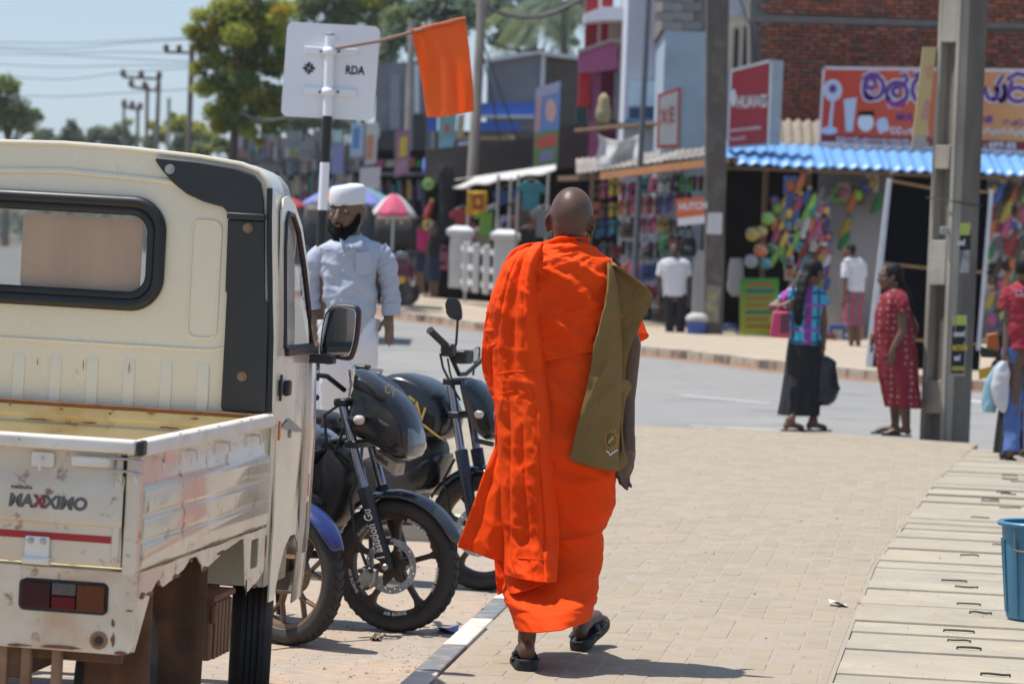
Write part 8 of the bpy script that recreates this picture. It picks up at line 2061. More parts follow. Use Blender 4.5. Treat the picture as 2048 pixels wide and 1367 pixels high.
cols = ['black', 'black', 'black', 'black', 'grey', 'brown', 'brown', 'black', 'brown', 'red', 'blue', 'grey', 'magenta', 'black', 'purple', 'orange', 'pink', 'yellow', 'green', 'teal', 'white', 'black', 'black', 'black', 'brown', 'grey', 'purple', 'blue']
for j, ry in enumerate(rowsy):
	n_ = 11; k = 0
	for i in range(n_):
		px = 1192 + i * 20 + r.uniform(-4, 4); u = (px - 1190) / 230
		y = lerp(62.5, 57.6, u)
		if px > 1390 and 400 < ry: continue
		if 1308 < px < 1392 and ry > 510: y += 1.4
		kd = 'slip' if j < 4 and r.random() < .6 else 'bag'
		c = r.choice(cols)
		if (j, i) in ((1, 2), (0, 2)): c, kd = 'yellow', 'slip'
		if (j, i) == (1, 3): c, kd = 'orange', 'slip'
		if (j, i) in ((1, 5),): c, kd = 'orange', 'slip'
		if (j, i) in ((1, 6),): c, kd = 'red', 'slip'
		if (j, i) in ((2, 5), (4, 4)): c = 'pink'
		goods(kd, c, px, ry + r.uniform(-6, 6) - (u - .5) * 24 * (1 - j / 6), y, 1.0 + r.uniform(-.1, .15), f'{c} {KW[kd]} in the {ORD[j]} row of the footwear stall, {ORD[i]} from the left', 'goods hung in the footwear stall')
# clothes stall under the canvas awning
bd = at_base('hanging_dress', 'long black dress hanging at the end of the canvas awning', 'dress', 890, 560, 70)
Cloth(70, [(330, 884, 328, 900, .06, .06, 0), (345, 876, 343, 908, .10, .1, 0), (380, 878, 380, 912, .12, .12, 0), (440, 876, 440, 914, .14, .14, 0), (480, 872, 480, 916, .14, .14, 0)]).build('garment', m_blkcloth, bd, fold_gen(.02, 3.0, 1.4), n=40, nv=30)
Cloth(70.3, [(470, 874, 470, 914, .12, .12, 0), (520, 870, 520, 912, .12, .12, 0), (555, 872, 555, 910, .12, .12, 0)]).build('garment_lower', M('dark_plum', (.06, .012, .03), .85), bd, fold_gen(.02, 3.0, 1.4), n=30, nv=20)
fl = at_base('hanging_flag', 'yellow flag with a maroon square hanging under the canvas awning', 'flag', 955, 430, 66)
mb = MB(); mb.grid(lambda u, v: W(lerp(934, 973, u) + 2 * math.sin(5 * v), lerp(382, 428 - 6 * u + 4 * math.sin(3 * u), v), 66) + Y3 * (.05 * math.sin(7 * u)), 12, 10); mb.build('cloth', M('flag_yellow', (.68, .40, .015), .7, trans=.15), fl, solid=.01)
panel('maroon_square', [(944, 390), (966, 389), (967, 418), (946, 420)], 65.85, .03, M('flag_maroon', (.32, .04, .012), .7), fl); panel('lion_mark', rc(951, 961, 397, 410), 65.82, .02, M('flag_gold', (.66, .34, .02), .7), fl)
spec = [('shirt', 'teal', 1062, 388, 63), ('shirt', 'grey', 1090, 440, 62), ('shirt', 'white', 1000, 430, 67), ('shirt', 'blue', 1012, 400, 67), ('shirt', 'brown', 1046, 420, 65), ('shirt', 'lime', 975, 440, 67), ('shirt', 'purple', 1030, 460, 66), ('shirt', 'orange', 1048, 452, 65.5), ('shirt', 'pink', 935, 470, 69), ('shirt', 'red', 925, 440, 69), ('shirt', 'green', 1020, 500, 66), ('shirt', 'black', 1058, 480, 64.5), ('shirt', 'magenta', 1075, 520, 63.5), ('shirt', 'cream', 966, 480, 67.5), ('bag', 'pink', 884, 520, 69.6), ('toy', 'yellow', 856, 450, 70), ('toy', 'lime', 856, 368, 70), ('toy', 'red', 858, 420, 70), ('toy', 'teal', 868, 490, 70)]
for kd, c, px, py, y in spec:
	goods(kd, c, px, py, y, 1.25 if kd == 'shirt' else 1.2, f'{c} {KW[kd]} hung in the clothes stall under the canvas awning' if (kd, c) not in (('toy', 'red'), ('toy', 'teal')) else f'{c} plastic toy dangling at the left corner of the clothes stall', 'goods hung in the clothes stall')
# toy shop goods
tspec = []
for (px, py, c, kd, s) in ((1506, 468, 'yellow', 'ball', 1.15), (1537, 437, 'lime', 'ball', 1.1), (1522, 500, 'orange', 'ball', 1.15), (1503, 522, 'white', 'ball', 1.1), (1532, 526, 'teal', 'ball', 1.0), (1546, 496, 'green', 'ball', 1.0), (1524, 462, 'yellow', 'ball', .9)):
	tspec.append((px, py, c, kd, s))
r = random.Random(21)
i = 0
for row in range(8):
	for q_ in range(8):
		px = 1552 + q_ * 14.5 + r.uniform(-5, 5); py = 398 + row * 25 + r.uniform(-8, 8)
		if (px < 1566 and py > 540): continue
		tspec.append((px, py, r.choice(['lime', 'green', 'pink', 'blue', 'orange', 'grey', 'red', 'yellow', 'teal', 'cream', 'purple', 'brown', 'lime', 'white']), 'toy', r.uniform(.7, 1.05)))
for px, py, c in ((1672, 392, 'lime'), (1686, 384, 'pink'), (1704, 402, 'orange'), (1716, 390, 'lime'), (1734, 372, 'blue'), (1744, 366, 'yellow'), (1754, 408, 'green'), (1690, 455, 'yellow'), (1688, 480, 'green'), (1576, 404, 'blue'), (1594, 410, 'pink'), (1580, 370, 'orange'), (1600, 366, 'orange')):
	tspec.append((px, py, c, 'toy', 1.2))
for row in range(8):
	for q_ in range(6):
		px = 1984 + q_ * 14 + r.uniform(-4, 4); py = 385 + row * 36 + r.uniform(-8, 8)
		tspec.append((px, py, r.choice(['lime', 'yellow', 'pink', 'blue', 'orange', 'grey', 'red', 'yellow', 'green', 'brown', 'black']), 'toy', r.uniform(.9, 1.4)))
for k, (px, py, c, kd, s) in enumerate(tspec):
	side = 'right end' if px > 1950 else ('ball cluster' if kd == 'ball' else ('wall sheet' if px > 1664 else 'middle rack'))
	y = 57.4 if px < 1664 else (59.0 if px < 1900 else 57.6)
	dup_ = sum(1 for q_ in tspec[:k] if q_[2] == c and q_[3] == kd and (('right end' if q_[0] > 1950 else ('ball cluster' if q_[3] == 'ball' else ('wall sheet' if q_[0] > 1664 else 'middle rack'))) == side))
	goods(kd, c, px, py, y, s, f'{c} {KW[kd]} in the {side} of the toy shop, {ORD[min(dup_, 19)]} such from the top', 'toys hung at the toy shop')
# price board, bins and bits on the pavement
pb = at_base('price_board', 'green and yellow price board leaning outside the toy shop', 'board', 1520, 690, 57.0)
m_gb = M('board_green_yellow', (.10, .34, .03), .6, var=0); nt_ = m_gb.node_tree; tc_ = [n_ for n_ in nt_.nodes if n_.type == 'TEX_COORD'][0]; sp_ = nt_.nodes.new('ShaderNodeSeparateXYZ'); nt_.links.new(tc_.outputs['Object'], sp_.inputs[0]); mr_ = nt_.nodes.new('ShaderNodeMapRange'); mr_.inputs[1].default_value = .1; mr_.inputs[2].default_value = 1.15; nt_.links.new(sp_.outputs['Z'], mr_.inputs[0]); cr_ = nt_.nodes.new('ShaderNodeValToRGB'); cr_.color_ramp.elements[0].color = (.42, .42, .02, 1); cr_.color_ramp.elements[1].color = (.02, .22, .03, 1); nt_.links.new(mr_.outputs[0], cr_.inputs[0]); nt_.links.new(cr_.outputs[0], nt_.nodes['Principled BSDF'].inputs['Base Color'])
panel('board', [(1480, 556), (1558, 556), (1556, 690), (1480, 688)], 57.0, .05, m_gb, pb)
r = random.Random(4)
for k in range(7):
	yy = 568 + k * 14
	mb = MB(); x = 1492
	while x < (1536 if k > 2 else 1546):
		w_ = r.uniform(3, 7); ppoly(mb, [(x, yy - 3), (x + w_, yy - 3), (x + w_, yy + 3), (x, yy + 3)], 57.0, .012); x += w_ + 1.6
	tag(mb.build('writing', M('board_red', (.45, .06, .03), .6) if k % 3 != 1 else M('board_navy', (.03, .05, .16), .6), pb, smooth=0), kind='stuff')
t = at_base('waste_tub', 'blue plastic tub with white sacks beside the dark pole', 'tub', 1392, 682, 56.5)
MB().lathe([(.001, 0), (.15, 0), (.18, .32), (.19, .33), (.17, .33), (.14, .03), (.001, .03)], W(1392, 682, 56.5), (0, 0, 1), 20, caps=False).build('tub', M('tub_blue', (.03, .08, .34), .5), t)
MB().ball(W(1394, 638, 56.5), (.20, .15, .12), 14).build('sack', M('sack_white', (.48, .45, .42), .8, var=.1), t)
t = at_base('display_cloth', 'grey white cloth hanging in the dark doorway of the toy shop', 'cloth', 1472, 590, 58.6)
Cloth(58.6, [(516, 1462, 516, 1484, .05, .05, 0), (540, 1457, 540, 1488, .07, .07, 0), (575, 1455, 575, 1486, .08, .08, 0), (592, 1464, 592, 1480, .05, .05, 0)]).build('cloth', M('cloth_grey', (.40, .38, .40), .85, var=.08), t, fold_gen(.02, 1.0, 1.3), n=30, nv=24)
for k, (px, py, c, y, s) in enumerate(((1655, 715, 'red', 56, 1.3), (1672, 700, 'blue', 56.2, 1.4), (1690, 712, 'white', 56.4, 1.2), (1712, 700, 'orange', 56.6, 1.2), (1480, 700, 'grey', 57.2, 1.0), (1565, 690, 'black', 57.4, 1.1), (1460, 690, 'blue', 58, 1.2))):
	p = W(px, py, y); t = thing('goods_box', f'{c} goods box on the pavement before the toy shop' + (', farthest left' if k == 6 else ''), 'box', p); hh = .16 * s * 2
	mb = MB(); mb.box(p.x - .09 * s, p.x + .09 * s, y - .1, y + .1, p.z, p.z + hh); mb.build('box', PM[c], t, bevel=.01); mb = MB(); mb.box(p.x - .06 * s, p.x + .06 * s, y - .106, y - .102, p.z + hh * .4, p.z + hh * .8); mb.build('label_patch', PM['cream' if c != 'white' else 'red'], t, smooth=0)
# ------------------------------------------------------------------ white balustrade
bl = thing('balustrade', 'white concrete balustrade with two capped posts on the far pavement', 'balustrade', W(960, 590, 66))
m_bal = M('white_limewash', (.60, .60, .60), .85, var=.08, vs=3, bump=.1, bs=20)
def post(x0, x1, yt, yb, d):
	panel('post', [(x0 + 4, yt + 16), (x1 - 2, yt + 16), (x1 - 6, yb), (x0, yb - 2)], d, .45, m_bal, bl, bevel=.02)
	c = (W(x0, yt + 8, d) + W(x1, yt + 8, d)) / 2 + Y3 * .22; hw = (W(x1, yt, d) - W(x0, yt, d)).length / 2 + .02
	mb = MB(); rg = lambda s, z: [c + Vector((a_ * hw * s, b_ * hw * s, z)) for a_, b_ in ((-1, -1), (1, -1), (1, 1), (-1, 1))]
	mb.rings([rg(.95, -.09), rg(1.04, -.07), rg(1.04, .03), rg(.9, .06), rg(.5, .12)]); mb.build('post_cap', m_bal, bl, bevel=.02)
post(896, 946, 455, 577, 67); post(984, 1038, 463, 594, 64.5)
for i, x in enumerate((926, 945, 966)):
	d = 66.6 - i * .7; panel('baluster', [(x + 1, 484 + i * 3), (x + 15, 484 + i * 3), (x + 12, 583 + i * 3), (x - 2, 581 + i * 3)], d, .12, m_bal, bl, bevel=.02)
for f in (.08, .5, .85):
	mb = MB(); a_, b_ = W(920, lerp(488, 574, f), 66.9), W(1000, lerp(500, 588, f), 64.9); mb.obox((a_ + b_) / 2 + Y3 * .1, ((b_ - a_).normalized(), Y3, Z3), ((b_ - a_).length / 2, .05, .06)); mb.build('rail', m_bal, bl)
# ------------------------------------------------------------------ three-wheelers, scooter and umbrellas
def three_wheeler(lab, x0, x1, yt, yb, d, body, top):
	t = thing('three_wheeler', lab, 'three-wheeler', W((x0 + x1) / 2, yb, d)); a_, b_ = W(x0, yb, d), W(x1, yt, d); a_.z = W((x0 + x1) / 2, yb, d).z
	xm = (a_.x + b_.x) / 2; w_ = (b_.x - a_.x) / 2; h = W((x0 + x1) / 2, yt, d).z - a_.z
	P = lambda f, z, yy: [Vector((xm + sx * w_ * f, d + yy, a_.z + z * h)) for sx in (-1, -.75, 0, .75, 1)]
	mb = MB(); mb.rings([P(.98, .62, -.05), P(1.0, .86, .0), P(.92, .96, .12), P(.8, 1.0, .5), P(.8, 1.0, 1.9), P(.95, .9, 2.1), P(1, .3, 2.15)], closed=False); mb.build('hood', top, t, smooth=50, solid=.02)
	for s in (-1, 1): mb = MB(); mb.box(xm + s * w_ * .93 - .02, xm + s * w_ * .93 + .02, d, d + 2.1, a_.z + .2 * h, a_.z + .55 * h); mb.build('side_panel', body, t, bevel=.01)
	mb = MB(); mb.rings([[Vector((xm + w_ * f * c, d + yy, a_.z + z * h)) for c in (-1, -.6, 0, .6, 1)] for f, z, yy in ((.92, .62, .0), (.95, .52, -.12), (.8, .40, -.3), (.5, .26, -.42), (.32, .16, -.42))], closed=False); mb.build('front_apron', body, t, smooth=60, solid=.02)
	mb = MB(); mb.add([Vector((xm - w_ * .85, d - .02, a_.z + .64 * h)), Vector((xm + w_ * .85, d - .02, a_.z + .64 * h)), Vector((xm + w_ * .8, d + .04, a_.z + .86 * h)), Vector((xm - w_ * .8, d + .04, a_.z + .86 * h))], [(0, 1, 2, 3)]); mb.build('windscreen', m_dkglass, t, solid=.01)
	mb = MB(); mb.box(xm - w_ * .86, xm + w_ * .86, d - .06, d - .03, a_.z + .87 * h, a_.z + .94 * h); mb.build('visor', M('visor_brown', (.16, .10, .07), .4), t, bevel=.01)
	for s in (-1, 1):
		MB().lathe([(.05, 0), (.06, .03), (.001, .05)], (xm + s * w_ * .5, d - .35, a_.z + .40 * h), (0, -1, 0), 14).build('headlamp', m_lens, t)
		MB().lathe([(.015, 0), (.02, .01), (.001, .02)], (xm + s * w_ * .35, d - .06, a_.z + .905 * h), (0, -1, 0), 10).build('marker_lamp', m_chrome, t)
		MB().lathe([(.12, -.05), (.2, -.05), (.22, 0), (.2, .05), (.12, .05)], (xm + s * w_ * .8, d + 1.8, a_.z + .22), (1, 0, 0), 20).build('wheel', m_tyre, t)
	MB().lathe([(.12, -.05), (.2, -.05), (.22, 0), (.2, .05), (.12, .05)], (xm, d - .3, a_.z + .22), (1, 0, 0), 20).build('wheel', m_tyre, t)
	return t
three_wheeler('black three-wheeler facing the road beside the bright pink top', 742, 830, 426, 612, 61.5, M('tuk_black', (.012, .012, .014), .25, coat=.5), M('tuk_hood', (.02, .02, .022), .6))
three_wheeler('dark grey three-wheeler behind the person in the white cap', 596, 742, 404, 640, 49.5, M('tuk_grey', (.022, .025, .032), .3, coat=.4), M('tuk_hood_grey', (.035, .04, .048), .6))
mt_ = at_base('motor_scooter', 'parked maroon and silver scooter in front of the black three-wheeler', 'scooter', 810, 612, 59.5)
c = W(800, 612, 59.5);
def sc_(x, z, y=0): return c + Vector((x, y, z))
mb = MB(); mb.rings([[sc_(a_ * w_ , z, yy) for a_, yy in ((-1, 0), (-.5, -.12), (.5, -.12), (1, 0))] for w_, z in ((.10, .30), (.22, .50), (.24, .70), (.12, .92))], closed=False); mb.build('front_shield', M('scooter_maroon', (.10, .012, .02), .25, coat=.5), mt_, solid=.03)
MB().lathe([(.14, -.05), (.2, -.05), (.235, 0), (.2, .05), (.14, .05)], sc_(.04, .235, -.1), (.5, 1, 0), 20).build('wheel', m_tyre, mt_)
MB().lathe([(.14, -.05), (.2, -.05), (.235, 0), (.2, .05), (.14, .05)], sc_(.1, .235, 1.1), (.2, 1, 0), 20).build('wheel', m_tyre, mt_)
mb = MB(); mb.ball(sc_(.05, .48, .8), (.2, .55, .22), 14); mb.build('rear_body', M('scooter_silver', (.35, .36, .38), .3, .4), mt_)
mb = MB(); mb.tube([sc_(-.32, 1.0), sc_(0, .96, -.03), sc_(.32, 1.0)], .02, 8); mb.build('handlebar', m_bplast, mt_)
mb = MB(); mb.ball(sc_(0, .93, -.10), (.12, .08, .08), 12); mb.build('headlamp', m_lens, mt_)
mb = MB(); mb.box(c.x - .10, c.x + .08, c.y - .16, c.y - .15, c.z + .42, c.z + .54); mb.build('number_plate', M('plate_amber', (.60, .34, .03), .5), mt_, smooth=0)
def umbrella(lab, x0, x1, yt, yb, d, colsu, grd):
	t = thing('parasol', lab, 'parasol', W((x0 + x1) / 2, grd, d)); cx = W((x0 + x1) / 2, yb, d); rr = (W(x1, yb, d) - W(x0, yb, d)).length / 2; hh = W((x0 + x1) / 2, yt, d).z - cx.z
	n_ = 8
	for k in range(n_):
		mb = MB(); a0, a1 = 2 * math.pi * k / n_, 2 * math.pi * (k + 1) / n_
		mb.grid(lambda u, v: cx + Vector((rr * v * math.cos(lerp(a0, a1, u)), rr * v * math.sin(lerp(a0, a1, u)), hh * (1 - v ** 1.7) - .05 * math.sin(math.pi * u) * v)), 5, 8); mb.build('canopy_panel', colsu[k % len(colsu)], t, solid=.01)
	gz = W((x0 + x1) / 2, grd, d).z
	mb = MB(); mb.tube([Vector((cx.x, cx.y, gz)), cx + Z3 * hh], .025, 8); mb.build('shaft', m_steel, t)
cl = lambda n_, c: M('parasol_' + n_, c, .7, var=.05, trans=.3)
umbrella('large blue and orange parasol above the person in the white cap', 604, 800, 368, 408, 63, [cl('lavender', (.25, .28, .62)), cl('orange', (.60, .24, .12)), cl('lavender', (.25, .28, .62)), cl('teal', (.22, .40, .46))], 600)
umbrella('pink and white parasol over the black three-wheeler', 742, 832, 388, 428, 60, [cl('pink', (.70, .12, .22)), cl('white', (.70, .66, .66)), cl('pink', (.7, .12, .22))], 606)
umbrella('small red parasol beside the truck roof', 556, 612, 396, 412, 75, [cl('red', (.55, .08, .08))], 590)
# blue tarpaulin hood
t = at_base('tarpaulin_hood', 'rounded blue tarpaulin hood left of the grey concrete pole', 'awning', 880, 345, 78)
mb = MB(); mb.grid(lambda u, v: W(lerp(848, 944, u), 318 - 4 * u, 78) + Vector((0, -.9 * math.sin(v * 1.6), .02 - .32 * (1 - math.cos(v * 1.6)) * (1.2 - .6 * u))), 14, 8); mb.build('cloth', M('tarp_blue', (.07, .14, .50), .5, var=.06), t, solid=.02)
# cluttered shop fronts further down the street
r = random.Random(31)
names = ['pink', 'blue', 'white', 'orange', 'teal', 'cream', 'grey', 'red', 'green', 'brown', 'purple', 'yellow']
for k in range(11):
	x0 = 470 + k * 26; c = names[k % 12]
	y = 135 - k * 3
	t = building(f'small distant {c} shopfront, {ORD[k]} from the big tree', x0 + 14, 420, y, [('wall', rc(x0, x0 + 27, 275 + r.uniform(-22, 20), 430), 0, 4, M('far_wall_' + c, tuple(.16 * v + .20 for v in PAL[c]), .85, var=.1)), ('roof_edge', rc(x0 - 2, x0 + 30, 318 + r.uniform(-6, 6), 326), -1.2, 1.2, PM['grey']), ('opening', rc(x0 + 3, x0 + 24, 345, 430), -.1, .2, m_shade),  # opening is a near-black panel on the wall, shade in its colour
					 ('sign', rc(x0 + 2, x0 + 24, 300 + r.uniform(-4, 4), 316), -1.3, .1, M('dull_' + names[(k * 5 + 3) % 12], tuple(.35 * v + .13 for v in PAL[names[(k * 5 + 3) % 12]]), .8)), ('goods', rc(x0 + 5, x0 + 14, 360, 400), -.4, .2, PM[names[(k * 7 + 1) % 12]]), ('goods', rc(x0 + 15, x0 + 23, 350, 390), -.5, .2, PM[names[(k * 3 + 5) % 12]])] +
				 [(('hanging_board', rcr(a, a + r.uniform(3, 10), b_, b_ + r.uniform(8, 44)), -1.5 - .12 * q_, .06, M(f'dull_mix{q_}', ((.34, .33, .33), (.10, .10, .11), (.26, .17, .14), (.16, .20, .28), (.42, .41, .40), (.05, .05, .06), (.24, .25, .20), (.34, .22, .20), (.08, .11, .16))[q_], .8))) for q_ in range(9) for a, b_ in [(x0 + r.uniform(-4, 24), 250 + r.uniform(0, 120))]])
r = random.Random(33)
for k in range(6):
	x0 = 752 + k * 20
	building(f'low distant stall behind the parasols with {names[(k * 5) % 12]} board, {ORD[k]} from the road sign', x0 + 10, 420, 92 - k, [('wall', rc(x0 - 2, x0 + 21, 300, 440), 0, 2, m_shade), ('board', rc(x0, x0 + 18, 318 + r.uniform(-8, 8), 334), -.6, .1, PM[names[(k * 5) % 12]]), ('roof_edge', rc(x0 - 3, x0 + 22, 344, 350), -1.2, 1.2, PM['grey']), ('goods', rc(x0 + 2, x0 + 10, 360, 400), -.4, .2, PM[names[(k * 7 + 2) % 12]]), ('goods', rc(x0 + 11, x0 + 18, 370, 420), -.4, .2, PM[names[(k * 3 + 1) % 12]])])
building('row of dark timber shop uppers behind the grey pole', 1000, 340, 82, [('wall', [(870, 262), (1075, 262), (1075, 345), (870, 345)], 0, 2, m_dkw), ('shelf', rc(905, 1020, 272, 280), -.4, .4, M('shelf_wood', (.24, .18, .12), .8)), ('shelf', rc(868, 960, 318, 324), -.5, .4, PM['grey']), ('tan_board', rc(1012, 1030, 270, 290), -.2, .1, M('tan_panel', (.40, .32, .22), .8))])  # the small panel beside the shelves is plain tan
# ------------------------------------------------------------------ trees
def leafmat(nm, c, c2):
	m_ = M('leaf_' + nm, c, .6, var=.25, vs=1.3, col2=c2, mix=.48, mscale=.8, sharp=.2, trans=.55, spec=.2); return m_
def tree(lab, base, height, clumps, n, leaf, mats, trunk_r, seed, group=None, nm='tree', limbs=True):
	r = random.Random(seed); base = Vector(base); t = thing(nm, lab, 'tree', base, group=group)
	top = base + Z3 * height
	mb = MB(); pts = [base, base + Vector((r.uniform(-.1, .1), 0, height * .3)), base + Vector((r.uniform(-.2, .2), r.uniform(-.2, .2), height * .6)), top - Z3 * height * .08]
	mb.tube(pts, [trunk_r, trunk_r * .8, trunk_r * .55, trunk_r * .12], 10)
	if limbs:
		for (c, rr) in clumps[:14]:
			c = Vector(c); s = lerp(base, top, min(.8, max(.25, (c.z - base.z) / height * .75))); m_ = lerp(s, c, .5) + Vector((0, 0, .15 * rr))
			mb.tube([s, m_, c], [trunk_r * .35, trunk_r * .22, trunk_r * .06], 6)
	mb.build('trunk', M('bark', (.075, .055, .042), .95, var=.2, vs=6, bump=.3, bs=20), t)
	tot = sum(rr ** 2 for _, rr in clumps)
	for mi, mt in enumerate(mats):
		vs, fs = [], []
		for ci, (c, rr) in enumerate(clumps):
			if len(mats) > 1 and (ci % len(mats)) != mi: continue
			k = int(n * rr ** 2 / tot); c = Vector(c)
			for _ in range(k):
				d = Vector((r.gauss(0, 1), r.gauss(0, 1), r.gauss(0, 1))).normalized() * rr * (r.random() ** .45) * r.uniform(.75, 1.12); d.z *= .75
				p = c + d; a = Vector((r.gauss(0, 1), r.gauss(0, 1), r.gauss(0, .6))).normalized(); b_ = a.cross(Vector((r.gauss(0, 1), r.gauss(0, 1), r.gauss(0, 1)))).normalized()
				l = leaf * r.uniform(.6, 1.4); w_ = l * .45; o = len(vs)
				vs += [p - a * l * .5, p + b_ * w_ * .5 - a * l * .05, p + a * l * .5, p - b_ * w_ * .5 - a * l * .05]; fs.append((o, o + 1, o + 2, o + 3))
		m2 = MB(); m2.v = [tuple(v) for v in vs]; m2.f = fs; m2.mi = [0] * len(fs)
		tag(m2.build('crown', mt, t, smooth=0, fixn=False), kind='stuff')
	return t
def blobs(pxs, d, jit, seed, extra=2):
	r = random.Random(seed); out = []
	for px, py, pr in pxs:
		c = W(px, py, d); rr = pr * d / FPX
		out.append((tuple(c), rr))
		for _ in range(extra): out.append((tuple(c + Vector((r.uniform(-1, 1) * rr, r.uniform(-1, 1) * rr, r.uniform(-.9, .9) * rr))), rr * r.uniform(.35, .7)))
	return out
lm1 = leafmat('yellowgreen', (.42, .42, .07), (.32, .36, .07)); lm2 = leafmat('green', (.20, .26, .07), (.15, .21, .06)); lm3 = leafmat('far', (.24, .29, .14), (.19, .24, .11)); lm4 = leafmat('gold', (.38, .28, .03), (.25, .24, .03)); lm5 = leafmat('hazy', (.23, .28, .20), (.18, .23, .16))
D1 = 110
b1 = W(462, 330, D1); b1.z = .4
cl_ = blobs([(470, 20, 60), (420, 70, 42), (540, 60, 44), (500, 100, 50), (430, 120, 34), (545, 130, 40), (410, 175, 30), (460, 165, 44), (510, 190, 46), (550, 195, 36), (430, 225, 30), (480, 235, 40), (535, 235, 34), (400, 95, 22), (560, 20, 40), (500, -30, 50), (385, 60, 24), (445, 45, 30), (515, 40, 34), (570, 110, 30), (395, 140, 20), (490, 140, 30), (455, 200, 26), (520, 215, 26), (565, 225, 24), (440, 255, 22), (500, 262, 24), (545, 258, 22)], D1, 1, 3)
tree('big yellow-green tree standing behind the road sign', b1, W(462, -40, D1).z - b1.z, cl_, 30000, .17, [lm1, lm2, lm1, lm4], .22, 5)
for k, (lab, pxs, d, bx_, mats, leaf, n_) in enumerate((
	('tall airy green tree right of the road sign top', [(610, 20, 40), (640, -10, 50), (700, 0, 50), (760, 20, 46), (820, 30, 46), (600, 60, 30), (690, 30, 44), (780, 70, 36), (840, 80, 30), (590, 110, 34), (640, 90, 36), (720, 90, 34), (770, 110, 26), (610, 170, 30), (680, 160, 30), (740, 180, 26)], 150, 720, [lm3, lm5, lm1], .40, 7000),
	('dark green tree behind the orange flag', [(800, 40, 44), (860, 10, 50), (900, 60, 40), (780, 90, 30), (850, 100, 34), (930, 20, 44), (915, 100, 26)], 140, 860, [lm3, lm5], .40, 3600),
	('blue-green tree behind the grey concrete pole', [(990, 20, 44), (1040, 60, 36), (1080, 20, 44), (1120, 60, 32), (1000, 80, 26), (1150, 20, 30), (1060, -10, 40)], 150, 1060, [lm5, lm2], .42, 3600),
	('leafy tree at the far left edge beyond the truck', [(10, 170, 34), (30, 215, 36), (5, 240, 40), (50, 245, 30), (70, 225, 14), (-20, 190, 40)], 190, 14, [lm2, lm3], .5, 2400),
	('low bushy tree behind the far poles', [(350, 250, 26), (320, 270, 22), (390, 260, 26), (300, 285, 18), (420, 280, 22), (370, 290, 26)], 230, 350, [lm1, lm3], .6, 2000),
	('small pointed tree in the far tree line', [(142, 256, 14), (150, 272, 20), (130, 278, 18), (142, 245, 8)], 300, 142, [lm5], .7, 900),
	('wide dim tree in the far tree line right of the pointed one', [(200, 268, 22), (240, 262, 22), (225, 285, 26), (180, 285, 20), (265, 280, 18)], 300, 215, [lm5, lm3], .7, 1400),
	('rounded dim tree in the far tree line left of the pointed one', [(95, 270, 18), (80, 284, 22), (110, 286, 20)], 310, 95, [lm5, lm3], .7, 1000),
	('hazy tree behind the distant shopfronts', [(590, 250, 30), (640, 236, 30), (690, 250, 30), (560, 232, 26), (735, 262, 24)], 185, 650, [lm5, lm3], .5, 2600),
	('shrubby tree below the big yellow-green tree', [(440, 285, 18), (500, 290, 20), (400, 300, 20), (540, 280, 20), (465, 300, 16)], 140, 470, [lm3, lm1], .4, 1400))):
	b_ = W(bx_, 360, d); b_.z = .4
	tree(lab, b_, max(2.0, max(W(p[0], p[1], d).z for p in pxs) - .4), blobs(pxs, d, 1, 40 + k), int(n_ * 1.45), leaf * .78, mats, .2 * d / 150, 60 + k, 'trees behind the street')
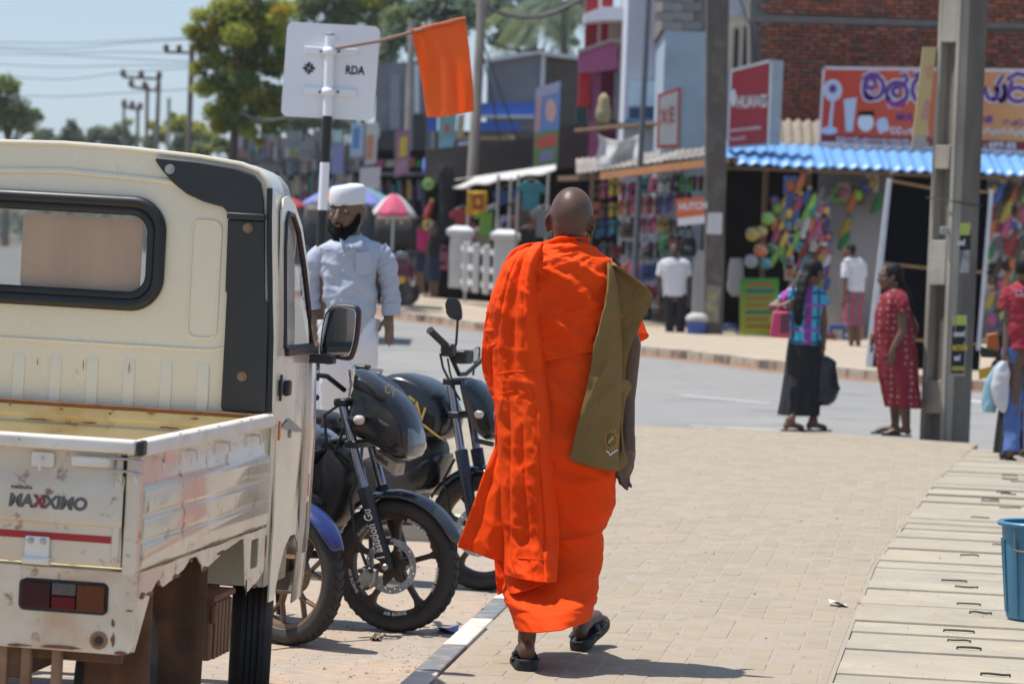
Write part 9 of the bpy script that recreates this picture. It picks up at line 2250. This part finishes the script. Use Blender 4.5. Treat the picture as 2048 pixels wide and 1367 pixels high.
# palms
def palm(lab, px, py, d, n_, L_, seed):
	r = random.Random(seed); c = W(px, py, d); base = Vector((c.x, c.y, .4)); t = thing('palm_tree', lab, 'tree', base, group='palms behind the street')
	MB().tube([base, lerp(base, c, .5) + Vector((.2, 0, 0)), c], [.22, .17, .13], 10).build('trunk', M('bark', (.075, .055, .042)), t)
	for k in range(n_):
		a = 2 * math.pi * k / n_ + r.uniform(-.2, .2); el = r.uniform(-.1, .9); d0 = Vector((math.cos(a), math.sin(a) * .8, 0))
		pts = [c + d0 * (L_ * s * math.cos(el * .6)) + Z3 * (L_ * (math.sin(el) * s - 1.05 * s * s)) for s in [i / 10 for i in range(11)]]
		mb = MB(); mb.tube(pts, [.04 * (1 - i / 12) for i in range(11)], 5)
		for i in range(1, 11):
			for q_ in range(3):
				p = lerp(pts[i - 1], pts[i], q_ / 3); tn = (pts[i] - pts[i - 1]).normalized(); sd_ = tn.cross(Z3).normalized()
				for s in (-1, 1):
					tip = p + sd_ * s * L_ * .22 * (1 - .5 * i / 10) + tn * L_ * .08 - Z3 * L_ * .14; wv = tn * .035
					o = len(mb.v); mb.v += [tuple(p - wv), tuple(p + wv), tuple(tip)]; mb.f.append((o, o + 1, o + 2)); mb.mi.append(0)
		mb.build('frond', lm5 if seed % 2 else lm3, t, smooth=0, fixn=False)
palm('tall coconut palm left of the red building', 1128, 6, 120, 16, 2.6, 3)
palm('second coconut palm behind the flat-roofed grey building', 1060, 30, 130, 14, 2.4, 4)
# far-off wood closing the street on the left
r = random.Random(77); fw = MB()
for _ in range(9000):
	x = r.uniform(-150, 12); y = 330 + r.uniform(0, 30) + abs(x) * .15; h = 5.5 + 2.2 * noise.noise(Vector((x * .09, 1, 0))) + 1.2 * noise.noise(Vector((x * .4, 5, 0)))
	p = Vector((x, y, .3 + h * r.random() ** .7)); a = Vector((r.gauss(0, 1), r.gauss(0, 1), r.gauss(0, .6))).normalized() * r.uniform(.5, 1.1); b_ = a.cross(Vector((r.gauss(0, 1), r.gauss(0, 1), r.gauss(0, 1)))).normalized() * .45
	o = len(fw.v); fw.v += [tuple(p - a), tuple(p + b_), tuple(p + a), tuple(p - b_)]; fw.f.append((o, o + 1, o + 2, o + 3)); fw.mi.append(0)
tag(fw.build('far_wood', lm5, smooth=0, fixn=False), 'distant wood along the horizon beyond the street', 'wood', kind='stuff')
# ------------------------------------------------------------------ warm, dusty air
hm = bpy.data.materials.new('air'); hm.use_nodes = True
hn = hm.node_tree; hn.nodes.remove(hn.nodes['Principled BSDF'])
pv = hn.nodes.new('ShaderNodeVolumePrincipled'); pv.inputs['Color'].default_value = (.86, .93, 1.0, 1); pv.inputs['Density'].default_value = .0002; pv.inputs['Anisotropy'].default_value = .2
hn.links.new(pv.outputs[0], hn.nodes['Material Output'].inputs['Volume'])
hb = MB(); hb.box(-1550, 1550, -70, 2050, -1.6, 60); tag(hb.build('haze', hm, smooth=0), kind='stuff')
